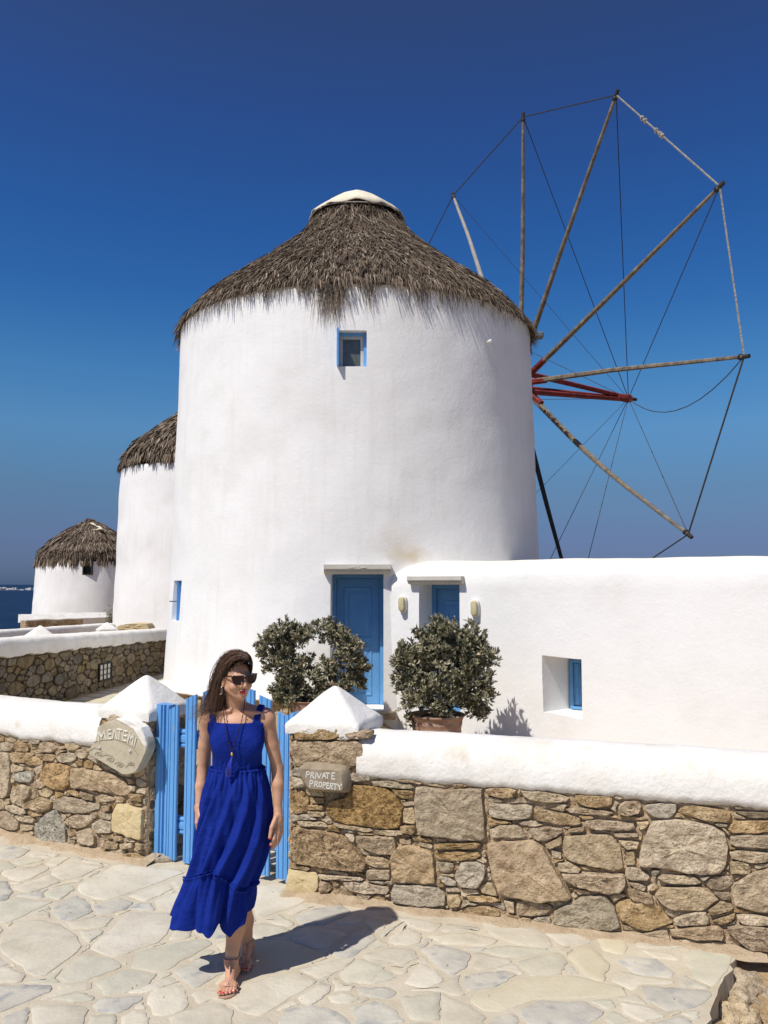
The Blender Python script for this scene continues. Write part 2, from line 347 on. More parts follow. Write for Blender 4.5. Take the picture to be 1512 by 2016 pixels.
def relief(name,O,ex,ey,en,w_,h_,m,parent,amp=.012,step=.02,sc=22,thick=.3,off=0):
    """a rough mortar body: noisy front face on a solid block"""
    nx=max(2,int(w_/step)); ny=max(2,int(h_/step)); vs=[]
    for i in range(nx+1):
        for j in range(ny+1):
            p=O+ex*(w_*i/nx)+ey*(h_*j/ny); vs.append(p+en*(off+amp*(nz(p,sc)+.5*nz(p,sc*2.3,3))))
    fs=[(i*(ny+1)+j,(i+1)*(ny+1)+j,(i+1)*(ny+1)+j+1,i*(ny+1)+j+1) for i in range(nx) for j in range(ny)]
    b=len(vs); 
    cs=[O,O+ex*w_,O+ex*w_+ey*h_,O+ey*h_]
    vs+=[c-en*thick for c in cs]
    bl=[(i*(ny+1)) for i in range(nx+1)]; tl=[(i*(ny+1)+ny) for i in range(nx+1)]
    fs.append(tuple(bl[::-1])+(b,b+1)); fs.append(tuple(tl)+(b+2,b+3)); fs.append(tuple(range(0,ny+1))+(b+3,b)); fs.append(tuple(nx*(ny+1)+j for j in range(ny,-1,-1))+(b+1,b+2)); fs.append((b,b+3,b+2,b+1))
    return obj(name,vs,fs,m,parent,True)
# ================================================================== ground, sea, far land
ZV=Vector((0,0,1))
# garden wall base lines (right wall, gate, left wall) on the paving
RB0,RB1=G(567,1757),G(1450,1872)
LB0,LB1=G(0,1640),G(300,1699)
def frame2(a,b):
    ex=(b-a); ex.z=0; ex.normalize(); en=Vector((ex.y,-ex.x,0))   # towards the camera side
    if en.y>0: en=-en
    return ex,en
REX,REN=frame2(RB0,RB1); LEX,LEN_=frame2(LB0,LB1)
def courtz(x,y):
    sx=min(1,max(0,(x+.25)/.5)); sy=min(1,max(0,(y-7.2)/2.0)); return -.33*(sx*sx*(3-2*sx))*(sy*sy*(3-2*sy))
# terrain sheet: paved hilltop that falls away to the sea at the left and behind
def terr(x,y):
    z=courtz(x,y)
    d=max(0,math.hypot(max(0,-x-14),max(0,y-52),)-2); d=max(d,max(0,x-40)-2, max(0,-y-30))
    z-=min(24,d*.55)
    return z
E1=[G(1450,1876),G(1432,1925),G(1402,1985),G(1393,2020),G(1380,2150)]     # broken right edge of the paving
def build_ground():
    xs=list(np.concatenate([np.linspace(-160,-16,14),np.arange(-15,-5,1.0),np.arange(-5,8,.25),np.linspace(9,120,22)]))
    ys=list(np.concatenate([np.linspace(-90,-3,10),np.arange(-2,20,.25),np.arange(21,60,1.5),np.linspace(66,170,12)]))
    vs=[]
    for x in xs:
        for y in ys:
            z=terr(x,y)
            if x>1.3 and y<4.7 and y>-1: z-=.14*min(1,max(0,(x-1.5)/.25))*min(1,max(0,(4.6-y)/.2))   # soil lies lower than the paving
            vs.append((x,y,z-.035))
    n=len(ys); fs=[(i*n+j,(i+1)*n+j,(i+1)*n+j+1,i*n+j+1) for i in range(len(xs)-1) for j in range(n-1)]
    o=obj('ground',vs,fs,DIRT,None,True); o['kind']='structure'
build_ground()
so=obj('sea',[(-30000,-20000,-24),(30000,-20000,-24),(30000,40000,-24),(-30000,40000,-24)],[(0,1,2,3)],WATERM,None); so['kind']='structure'
def hill(name,x0,x1,y,dep,h,seed,m=LAND,base=-25):
    vs=[];nx,ny=60,10
    for i in range(nx+1):
        for j in range(ny+1):
            x=x0+(x1-x0)*i/nx; a=math.sin(math.pi*i/nx)**.6; b=math.sin(math.pi*j/ny)
            z=base+h*a*b*(.7+.5*nz((i*.09,j*.2,0),1,seed)+.18*nz((i*.4,j*.5,0),1,seed)); vs.append((x,y+dep*(j/ny-.5),z))
    fs=[(i*(ny+1)+j,(i+1)*(ny+1)+j,(i+1)*(ny+1)+j+1,i*(ny+1)+j+1) for i in range(nx) for j in range(ny)]
    o=obj(name,vs,fs,m,None,True); o['kind']='structure'; return o
hill('distant_islet',-2450,-1150,3700,260,9,2,m=LAND)
hill('distant_hill',5200,12500,13000,3000,640,5,m=mat('hazed_blue_hill',(.17,.25,.42),rough=1,spec=0))  # blue of the distance haze is put into the hill's colour
# pale houses strung along the far islet (read as one mass)
m_=MB(); 
for k in range(110):
    x=random.uniform(-2150,-1250) if k<40 else random.uniform(-2150,-1420); m_.box((x,3560+random.uniform(-40,60),-25+random.uniform(1,13)),(random.uniform(8,22),12,random.uniform(4,8)))
m_.build('far_town',WHITEH,None,kind='stuff')
# ------------------------------------------------------------------ paving
def PX(off,sc,pts): return [(off[0]+x/sc,off[1]+y/sc) for x,y in pts]
E_=((0,1620),3.78); F_=((320,1600),3.15); G_=((700,1760),1.89)
PAV=[(E_,'grey',[(0,170),(60,165),(230,205),(120,270),(0,275),(-40,230)]),(E_,'cream',[(210,240),(290,212),(455,235),(390,262),(240,258)]),
(E_,'green',[(100,285),(250,262),(335,280),(160,318),(110,305)]),(E_,'cream',[(340,300),(400,265),(480,250),(530,258),(420,322),(360,318)]),
(E_,'cream',[(5,380),(30,350),(270,325),(375,337),(240,415),(120,440)]),(E_,'cream',[(385,355),(520,288),(600,302),(780,322),(700,355),(600,408),(480,425),(390,390)]),
(E_,'cream',[(85,490),(360,392),(450,440),(220,525)]),(E_,'grey',[(-60,430),(60,440),(100,520),(50,580),(-60,590)]),
(E_,'cream',[(575,500),(590,460),(880,302),(1100,337),(1400,365),(1290,400),(930,540),(740,585),(660,550),(600,530)]),
(E_,'green',[(370,555),(330,525),(520,450),(560,490),(440,580)]),(E_,'green',[(-60,605),(130,560),(395,590),(50,750),(-60,740)]),
(E_,'grey',[(400,625),(560,535),(650,582),(690,660),(520,735),(430,720),(400,680)]),(E_,'grey',[(695,620),(900,557),(995,595),(925,650),(730,688)]),
(E_,'cream',[(950,545),(1230,457),(1300,490),(1080,588)]),(E_,'grey',[(950,642),(1030,602),(1120,597),(1155,650),(1060,655)]),
(E_,'cream',[(1145,580),(1330,518),(1420,600),(1400,655),(1190,652)]),(E_,'cream',[(1265,440),(1400,398),(1480,430),(1400,480),(1310,488)]),
(E_,'cream',[(485,742),(810,692),(848,707),(780,778),(640,792),(540,785)]),(E_,'cream',[(240,700),(330,657),(368,670),(368,708)]),
(E_,'cream',[(0,860),(130,732),(340,727),(480,772),(590,862),(615,930),(310,1160),(265,1158),(160,1075),(20,980),(0,950)]),
(E_,'green',[(595,810),(750,795),(770,820),(660,895),(628,875)]),
(E_,'cream',[(662,945),(782,832),(960,667),(1268,672),(1298,740),(1190,888),(1050,938),(860,998),(800,998)]),
(E_,'cream',[(1255,872),(1332,772),(1418,792),(1423,855),(1285,878)]),(E_,'green',[(962,1078),(1052,952),(1512,862),(1600,900),(1350,1030),(1250,1105),(1180,1115)]),
(E_,'cream',[(-60,1085),(60,1067),(188,1135),(150,1193),(0,1198),(-60,1190)]),(E_,'green',[(450,1150),(610,985),(860,1022),(910,1078),(640,1178),(500,1190)]),
(E_,'grey',[(-60,1215),(260,1208),(390,1207),(398,1250),(270,1300),(0,1415),(-60,1425)]),(E_,'cream',[(232,1380),(300,1347),(620,1372),(660,1405),(620,1497),(560,1560),(260,1540)]),
(E_,'green',[(385,1310),(600,1265),(697,1292),(688,1328),(540,1342)]),(E_,'green',[(705,1190),(950,1092),(1185,1130),(1050,1245),(785,1285)]),
(E_,'cream',[(940,1268),(1045,1227),(1280,1147),(1336,1180),(1100,1268)]),(E_,'grey',[(695,1370),(742,1312),(1055,1288),(1070,1310),(900,1418),(720,1408)]),
(E_,'cream',[(1085,1300),(1180,1222),(1368,1217),(1412,1360),(1290,1436),(1142,1436),(1102,1350)]),(E_,'green',[(685,1440),(875,1425),(855,1560),(640,1560)]),
(E_,'cream',[(912,1440),(1000,1397),(1098,1422),(1112,1480),(1050,1560),(900,1560)]),(E_,'cream',[(1265,1450),(1600,1332),(1750,1400),(1700,1560),(1285,1560)]),
(E_,'grey',[(1293,1112),(1362,1067),(1650,965),(1690,1100),(1480,1228),(1442,1233)]),(E_,'grey',[(30,1442),(218,1372),(200,1560),(0,1560)]),
(F_,'cream',[(590,455),(650,452),(840,500),(903,545),(780,598),(592,662),(562,600)]),(F_,'cream',[(642,660),(720,632),(823,690),(800,708),(700,698)]),
(F_,'cream',[(530,700),(620,682),(785,720),(778,758),(560,788)]),(F_,'grey',[(812,650),(920,602),(1100,572),(1178,620),(1000,698),(860,698)]),
(F_,'grey',[(1045,860),(1162,762),(1288,702),(1328,780),(1200,888),(1092,908)]),(F_,'cream',[(855,978),(1080,912),(1195,903),(1108,988),(970,1032)]),
(F_,'cream',[(495,1060),(838,990),(965,1042),(797,1150),(600,1268),(532,1258),(410,1190)]),(F_,'green',[(1095,998),(1230,902),(1378,962),(1298,1058),(1132,1058)]),
(F_,'cream',[(1025,1140),(1130,1117),(1228,1150),(1148,1188),(1052,1178)]),(F_,'cream',[(842,1150),(1000,1052),(1045,1080),(1000,1158),(900,1208)]),
(F_,'cream',[(1252,672),(1310,642),(1388,662),(1378,728),(1300,738)]),
(F_,'cream',[(1235,880),(1400,842),(1512,872),(1512,928),(1300,948)]),(F_,'cream',[(1398,778),(1512,692),(1512,818),(1425,818)]),
(F_,'grey',[(1165,1200),(1290,1182),(1418,1222),(1478,1310),(1205,1310)]),(F_,'grey',[(765,1230),(900,1182),(1078,1232),(1178,1310),(800,1320),(705,1310)]),
(G_,'cream',[(115,180),(200,127),(248,150),(243,185),(190,193)]),(G_,'cream',[(267,160),(420,142),(538,175),(500,196),(330,188)]),
(G_,'cream',[(467,105),(560,102),(698,140),(737,198),(600,193),(502,150)]),(G_,'cream',[(22,235),(120,197),(213,207),(233,240),(170,268)]),
(G_,'cream',[(182,330),(240,257),(308,290),(328,328),(260,353)]),(G_,'grey',[(242,210),(300,187),(428,220),(418,268),(360,308),(292,258)]),
(G_,'grey',[(392,330),(430,297),(560,290),(597,300),(520,348),(420,363)]),(G_,'yellow',[(787,240),(840,197),(890,202),(947,268),(918,333),(862,308)]),
(G_,'cream',[(702,147),(800,132),(878,160),(868,188),(762,188)]),(G_,'yellow',[(882,142),(1012,156),(1008,228),(922,213)]),
(G_,'grey',[(978,250),(1012,234),(1120,242),(1192,295),(1168,316),(1042,298)]),(G_,'green',[(1212,222),(1300,192),(1412,212),(1385,290),(1328,346),(1262,318)]),
(G_,'grey',[(602,432),(680,397),(858,402),(928,440),(878,488),(642,488)]),(G_,'cream',[(322,372),(418,412),(487,460),(468,498),(322,498)]),
(G_,'grey',[(2,432),(60,397),(148,430),(187,478),(0,498)]),(G_,'grey',[(0,352),(118,347),(158,365),(120,393),(20,378)]),
(G_,'green',[(602,252),(750,217),(788,250),(768,298),(652,308)]),(G_,'grey',[(1062,342),(1200,352),(1325,362),(1295,418),(1160,438),(1082,398)]),
(G_,'grey',[(1102,482),(1220,457),(1262,488),(1230,520),(1102,518)]),(G_,'cream',[(1032,162),(1120,172),(1288,182),(1180,208),(1042,198)]),
(G_,'cream',[(982,402),(1098,422),(1157,458),(1060,478),(1002,448)]),(G_,'green',[(0,262),(90,272),(158,312),(60,338),(0,333)]),(G_,'green',[(162,387),(318,367),(310,468),(200,468)])]
def build_paving():
    # joint bed: one sheet with a broken right edge
    wall=[LB0-LEX*2.2,LB0,LB1,RB0,RB1]
    xs=[]; 
    poly=[Vector((-6.5,.6,0)),Vector((-6.5,LB0.y+2.6*abs(LEX.y)+1,0)),LB0-LEX*2.2+Vector((0,.2,0)),LB1+Vector((0,.34,0)),RB0+Vector((0,.34,0)),RB1+Vector((.12,.02,0))]+E1+[Vector((E1[-1].x-.05,.6,0))]
    rp=[]
    for a,b in zip(poly,poly[1:]+poly[:1]):
        n=max(1,int((b-a).length/.05)) if a.x>1.0 and a.y<4.9 and b.x>1.0 else 1
        for k in range(n):
            p=a.lerp(b,k/n); j=.02 if n>1 else 0
            rp.append(p+Vector((nz(p,9)*j*1.6,nz(p,9,4)*j,0)))
    bm=bmesh.new(); vs=[bm.verts.new(p) for p in rp]; f=bm.faces.new(vs)
    r_=bmesh.ops.extrude_face_region(bm,geom=[f]); 
    for v in r_['geom']:
        if isinstance(v,bmesh.types.BMVert): v.co.z-=.12
    bmesh.ops.recalc_face_normals(bm,faces=bm.faces); me=bpy.data.meshes.new('paving'); bm.to_mesh(me); bm.free()
    pv=link('paving',me,JOINT,None,False); pv['kind']='structure'
    O=Vector((0,0,0)); ex,ey=Vector((1,0,0)),Vector((0,1,0))
    world=[]
    for (T,mk,pts) in PAV:
        P=[G(u,v) for u,v in PX(*T,pts)]; P=[(p.x,p.y) for p in P]
        world.append(P); stone(P,O,ex,ey,ZV,.0035+random.uniform(0,.002),PAVM[mk],pv,'paving_stone',back=.01,n=26,flat=True,jit=.008)
    edge=[(p.x,p.y) for p in E1]
    def ok(X,Y):
        m=np.ones(X.shape,bool)
        for a,b in ((LB0-LEX*2.2,LB1),(LB1,RB0),(RB0,RB1)):
            n=Vector((-(b-a).y,(b-a).x)).normalized(); side=(X-a.x)*n.x+(Y-a.y)*n.y
            inr=(X>=a.x-.0)&(X<=b.x+.0); m&=~(inr&(side>-.13-.0))
        m&=~(X>RB1.x-.06)
        ey_=np.array([p[1] for p in edge])[::-1]; ex_=np.array([p[0] for p in edge])[::-1]
        m&=X<np.interp(Y,ey_,ex_)-.02
        return m&(Y>2.0)
    cells=fill(-3.7,1.95,2.3,6.9,.02,world,ok,.55,.014,1.35,seed=5,minr=.05,nang=22)
    more=fill(-3.7,1.95,2.3,6.9,.015,world+[list(map(tuple,c)) for c in cells],ok,.26,.010,1.3,seed=6,minr=.035,nang=16)
    cells=cells+more
    for k,P in enumerate(cells[:210]):
        mk=random.choice(['cream','cream','cream','green','grey','yellow'])
        stone(P,O,ex,ey,ZV,.0035,PAVM[mk],pv,'paving_stone',back=.01,n=20,flat=True,jit=.006)
    return pv
PV=build_paving()
def build_courtyard():
    # paving of the yard behind the garden walls
    g0=LB0-LEX*6
    nx,ny=40,60; vs=[]
    x0,x1,y0,y1=-13,9,4.6,26
    def front(x):
        pts=[(-40,LB0.y+20),(LB0.x,LB0.y),(LB1.x,LB1.y),(RB0.x,RB0.y),(RB1.x,RB1.y),(9,RB1.y-2.5)]
        return float(np.interp(x,[p[0] for p in pts],[p[1] for p in pts]))
    pass
    cols=np.linspace(x0,x1,89)
    for x in cols:
        yf=front(x)+.27
        for j in range(ny+1):
            y=yf+(y1-yf)*j/ny; vs.append((x,y,terr(x,y)+.001-(.03 if x<-12.5 else 0)))
    fs=[(i*(ny+1)+j,(i+1)*(ny+1)+j,(i+1)*(ny+1)+j+1,i*(ny+1)+j+1) for i in range(len(cols)-1) for j in range(ny)]
    cy=obj('courtyard_paving',vs,fs,mat('yard_cement_joint',[(.36,.28,.17),(.48,.38,.25)],scale=6,rough=.9,bump=.5,spec=.1),None,True); cy['kind']='structure'
    O=Vector((0,0,0)); ex,ey=Vector((1,0,0)),Vector((0,1,0))
    def ok(X,Y):
        fr=np.interp(X,[-40,LB0.x,LB1.x,RB0.x,RB1.x],[LB0.y+20,LB0.y,LB1.y,RB0.y,RB1.y])
        right=np.interp(Y,[5,6.6,12,13,19],[-.15,-.5,-3.3,-3.4,-4.6])      # hidden behind the gate posts and the mill further right
        left=np.interp(Y,[5,6.6,9,12.2,18.8],[-1.8,-3.0,-4.5,-5.7,-5.0])
        U=756+1630*X/np.maximum(Y,1)
        return (Y>fr+.32)&(X<right)&(X>left)&(((Y>12.4)&(U<340))|((U>298)&(U<585)&(Y<13.3)))
    cells=fill(-5.9,-.1,5.2,19,.03,[],ok,.36,.035,1.9,seed=11,minr=.05,nang=16)
    cells.sort(key=lambda P:P[:,1].mean()); print('yard slabs',len(cells))
    for P in cells[:300]:
        stone(P,O,ex,ey,ZV,.006,PAVM[random.choice(['cream','cream','yellow','green'])],cy,'paving_stone',back=.005,n=14,flat=True,jit=.01)
build_courtyard()
# loose sand drifted along the foot of the walls
def sand_strip(name,a,b,ex,en,w0,w1,seed):
    n=int((b-a).length/.03); m=9; vs=[]
    for i in range(n+1):
        p=a.lerp(b,i/n); wd=w0+(w1-w0)*i/n
        wd*=1+.55*nz(p,2.2,seed)+.5*nz(p,11,seed)
        for j in range(m+1):
            t=j/m; q=p+en*(-.06+(wd+.06)*t); z=.0085+.042*(1-t)**1.6+.006*nz(q,30,seed)*(1-t)-(.012 if j==m else 0)
            vs.append((q.x,q.y,z))
    fs=[(i*(m+1)+j,(i+1)*(m+1)+j,(i+1)*(m+1)+j+1,i*(m+1)+j+1) for i in range(n) for j in range(m)]
    o=obj(name,vs,fs,SAND,None,True); o['kind']='stuff'; return o
sand_strip('sand_drift',RB0-REX*.02,RB1+REX*.15,REX,REN,.105,.085,1)
sand_strip('sand_drift',LB0-LEX*1.8,LB1+LEX*.02,LEX,LEN_,.20,.09,2)
# ================================================================== garden walls
A_=((560,1350),3.024); B_=((760,1500),3.024); C_=((1012,1500),3.024); D_=((0,1440),4.877)
RW=[(A_,'tan',[(60,255),(335,252),(350,285),(300,318),(65,318)],1),(A_,'tan',[(45,330),(440,330),(475,370),(465,450),(390,495),(300,480),(60,480),(42,400)],1),
(A_,'grey',[(45,540),(130,560),(140,600),(60,600)],1),(A_,'brown',[(40,620),(110,620),(148,670),(145,740),(70,765),(35,720)],1),
(A_,'tan',[(155,665),(235,665),(240,700),(160,700)],1),(A_,'tan',[(145,708),(240,710),(235,738),(145,735)],1),(A_,'pale',[(140,745),(245,748),(240,775),(150,775)],1),
(A_,'pale',[(75,800),(240,812),(265,840),(90,830)],1),(A_,'brown',[(400,590),(600,600),(665,650),(712,720),(690,840),(620,850),(420,830),(290,800),(250,740),(255,690),(380,660)],1),
(A_,'brown',[(60,840),(340,880),(400,940),(495,1050),(480,1105),(300,1090),(60,1050),(42,930)],1),(A_,'yellow2',[(20,1090),(200,1110),(210,1200),(180,1230),(10,1225)],1),
(A_,'tan',[(215,1160),(270,1165),(290,1200),(260,1230),(212,1220)],0),(A_,'tan',[(425,890),(655,895),(670,950),(650,1005),(560,1000),(470,970)],0),
(A_,'tan',[(490,1010),(615,1025),(630,1080),(540,1080),(490,1060)],0),(A_,'tan',[(490,1095),(630,1095),(630,1150),(490,1155)],0),
(A_,'pale',[(350,1165),(440,1160),(620,1200),(630,1235),(480,1235),(380,1215)],0),(A_,'pale',[(200,1120),(480,1140),(470,1160),(210,1143)],0),
(A_,'tanG',[(785,600),(900,605),(960,620),(1180,605),(1200,900),(1190,920),(1060,915),(800,880),(780,760)],0),
(A_,'pale',[(710,730),(770,725),(782,800),(775,825),(710,812)],0),(A_,'tan',[(695,832),(778,828),(788,862),(760,882),(700,860)],0),
(A_,'tan',[(712,690),(775,687),(775,712),(712,712)],0),(A_,'tan',[(640,615),(772,625),(775,662),(720,672),(670,650)],0),
(A_,'grey',[(520,567),(610,562),(780,590),(775,613),(620,600),(530,590)],0),(A_,'grey',[(390,522),(450,527),(520,532),(515,558),(440,570),(395,558)],0),
(A_,'pale',[(545,857),(700,857),(715,883),(640,892),(550,880)],0),(A_,'pale',[(300,817),(535,852),(530,870),(330,842)],0),(A_,'tan',[(685,910),(755,908),(758,938),(692,940)],0),
(A_,'tan',[(765,892),(880,907),(885,930),(770,922)],0),(A_,'tan',[(890,937),(1170,932),(1175,962),(900,967)],0),(A_,'tan',[(895,987),(1165,982),(1170,1022),(1050,1038),(895,1033)],0),
(A_,'brownT',[(700,950),(760,942),(888,987),(898,1150),(908,1168),(830,1178),(650,1163),(642,1080),(637,1010),(662,965)],0),
(A_,'grey',[(1050,1052),(1150,1048),(1203,1072),(1193,1140),(1150,1203),(1052,1193),(1022,1110)],0),(A_,'grey',[(902,1050),(1008,1057),(1015,1080),(990,1110),(940,1108)],0),
(A_,'grey',[(922,1132),(978,1132),(1028,1167),(1028,1188),(960,1178)],0),(A_,'greyP',[(655,1182),(900,1192),(963,1230),(968,1298),(870,1308),(780,1303),(642,1278),(637,1230)],0),
(A_,'pale',[(972,1242),(1038,1242),(1058,1270),(1048,1308),(990,1318)],0),(A_,'pale',[(966,1197),(1030,1197),(1052,1223),(960,1223)],0),
(A_,'tan',[(1087,1247),(1230,1247),(1298,1270),(1280,1283),(1100,1278)],0),(A_,'tan',[(1012,1350),(1090,1312),(1230,1312),(1298,1340),(1288,1373),(1150,1363)],0),
(A_,'pale',[(1310,1272),(1368,1282),(1373,1353),(1330,1338)],0),(A_,'tan',[(365,285),(440,267),(520,270),(513,308),(440,318),(385,305)],1),
(B_,'tan',[(592,160),(700,152),(778,162),(768,208),(690,213),(602,195)],0),(B_,'yellow3',[(802,167),(930,172),(1098,207),(1098,233),(960,238),(832,215)],0),
(B_,'tan',[(1122,197),(1240,197),(1348,202),(1343,263),(1210,268),(1132,240)],0),(B_,'grey',[(612,247),(882,260),(858,338),(700,338),(622,323)],0),
(B_,'tan',[(882,287),(940,282),(1098,312),(1172,345),(1158,376),(1050,373),(882,343)],0),(B_,'tan',[(1067,277),(1150,267),(1358,297),(1320,318),(1220,313),(1082,295)],0),
(B_,'pale',[(617,397),(700,372),(790,372),(843,435),(820,453),(622,448)],0),(B_,'tan',[(857,400),(960,382),(1063,397),(1058,418),(930,472),(882,453)],0),
(B_,'tan',[(947,488),(1050,432),(1050,483),(970,518)],0),(B_,'tan',[(1187,350),(1250,342),(1478,362),(1495,390),(1440,403),(1250,403),(1192,380)],0),
(B_,'brownT',[(602,482),(880,462),(930,492),(1000,620),(1108,800),(1098,818),(870,823),(682,788),(642,700),(612,570)],0),
(B_,'tanG',[(1064,442),(1150,432),(1330,432),(1398,500),(1413,630),(1370,648),(1180,608),(1072,573),(1050,510)],0),
(B_,'pale',[(1022,597),(1090,592),(1163,635),(1150,656),(1027,648)],0),(B_,'tan',[(1046,662),(1200,657),(1428,667),(1433,710),(1408,768),(1320,773),(1150,743),(1062,690)],0),
(B_,'pale',[(987,522),(1043,537),(1048,573),(992,568)],0),(B_,'tan',[(782,822),(880,812),(998,865),(958,903),(860,918),(777,903)],0),
(B_,'greyP',[(1000,882),(1180,792),(1320,792),(1368,880),(1398,978),(1340,998),(1180,993),(992,958)],0),
(C_,'tan',[(622,262),(652,237),(740,227),(763,265),(748,298),(680,316),(622,303)],0),(C_,'grey',[(787,257),(860,247),(968,247),(968,290),(930,333),(850,328),(782,290)],0),
(C_,'tan',[(987,272),(1060,257),(1288,292),(1298,320),(1278,358),(1150,348),(1002,310)],0),(C_,'dark',[(1312,292),(1530,302),(1530,330),(1400,333)],0),
(C_,'tan',[(1272,400),(1302,352),(1560,347),(1560,413),(1380,423),(1282,418)],0),(C_,'tanG',[(1282,442),(1400,427),(1560,442),(1560,513),(1380,503),(1282,488)],0),
(C_,'pale',[(1277,532),(1340,522),(1560,547),(1560,588),(1420,598),(1292,573)],0),(C_,'pale',[(1282,592),(1340,587),(1408,612),(1408,663),(1292,663)],0),
(C_,'tanG',[(1287,740),(1400,662),(1512,632),(1600,640),(1650,760),(1600,860),(1500,893),(1420,888),(1312,848)],0),
(C_,'paleT',[(822,347),(900,347),(985,342),(1180,372),(1258,420),(1273,500),(1263,620),(1230,658),(1130,668),(950,638),(742,613),(747,530),(782,430)],0),
(C_,'pale',[(667,622),(730,622),(818,680),(800,698),(690,698),(657,660)],0),(C_,'pale',[(852,682),(880,670),(1060,672),(1118,710),(1080,723),(900,713)],0),
(C_,'tan',[(1132,715),(1200,677),(1288,682),(1308,725),(1250,763),(1180,758)],0),(C_,'tanG',[(837,790),(872,742),(1108,737),(1148,760),(1222,810),(1120,883),(940,878),(882,840)],0),
(C_,'tan',[(672,747),(720,747),(818,790),(838,838),(790,838),(692,810)],0),(C_,'tan',[(602,850),(642,812),(760,822),(858,850),(943,950),(800,1008),(720,983),(642,950),(622,900)],0),
(C_,'pale',[(947,935),(1060,892),(1138,887),(1168,930),(1148,968),(970,968)],0),(C_,'tan',[(1152,880),(1230,822),(1308,850),(1298,878),(1170,913)],0),(C_,'tan',[(1182,940),(1318,897),(1308,933),(1230,968)],0),
(C_,'brownT',[(922,992),(1060,977),(1238,977),(1253,1010),(1248,1058),(1050,1048),(932,1030)],0),(C_,'pale',[(1322,902),(1560,922),(1560,963),(1380,968),(1332,940)],0),
(C_,'tan',[(1267,977),(1340,962),(1512,977),(1620,980),(1620,1120),(1400,1110),(1272,1010)],0),(C_,'tan',[(682,712),(740,717),(788,740),(778,763),(722,753)],0),
(C_,'tan',[(572,325),(620,320),(798,327),(798,343),(640,343)],0),(C_,'tan',[(592,422),(738,422),(743,443),(602,443)],0),(C_,'pale',[(622,462),(748,472),(738,508),(672,518)],0),
(C_,'pale',[(667,532),(718,532),(723,608),(662,608)],0),(C_,'tan',[(322,400),(420,382),(420,408),(332,413)],0)]
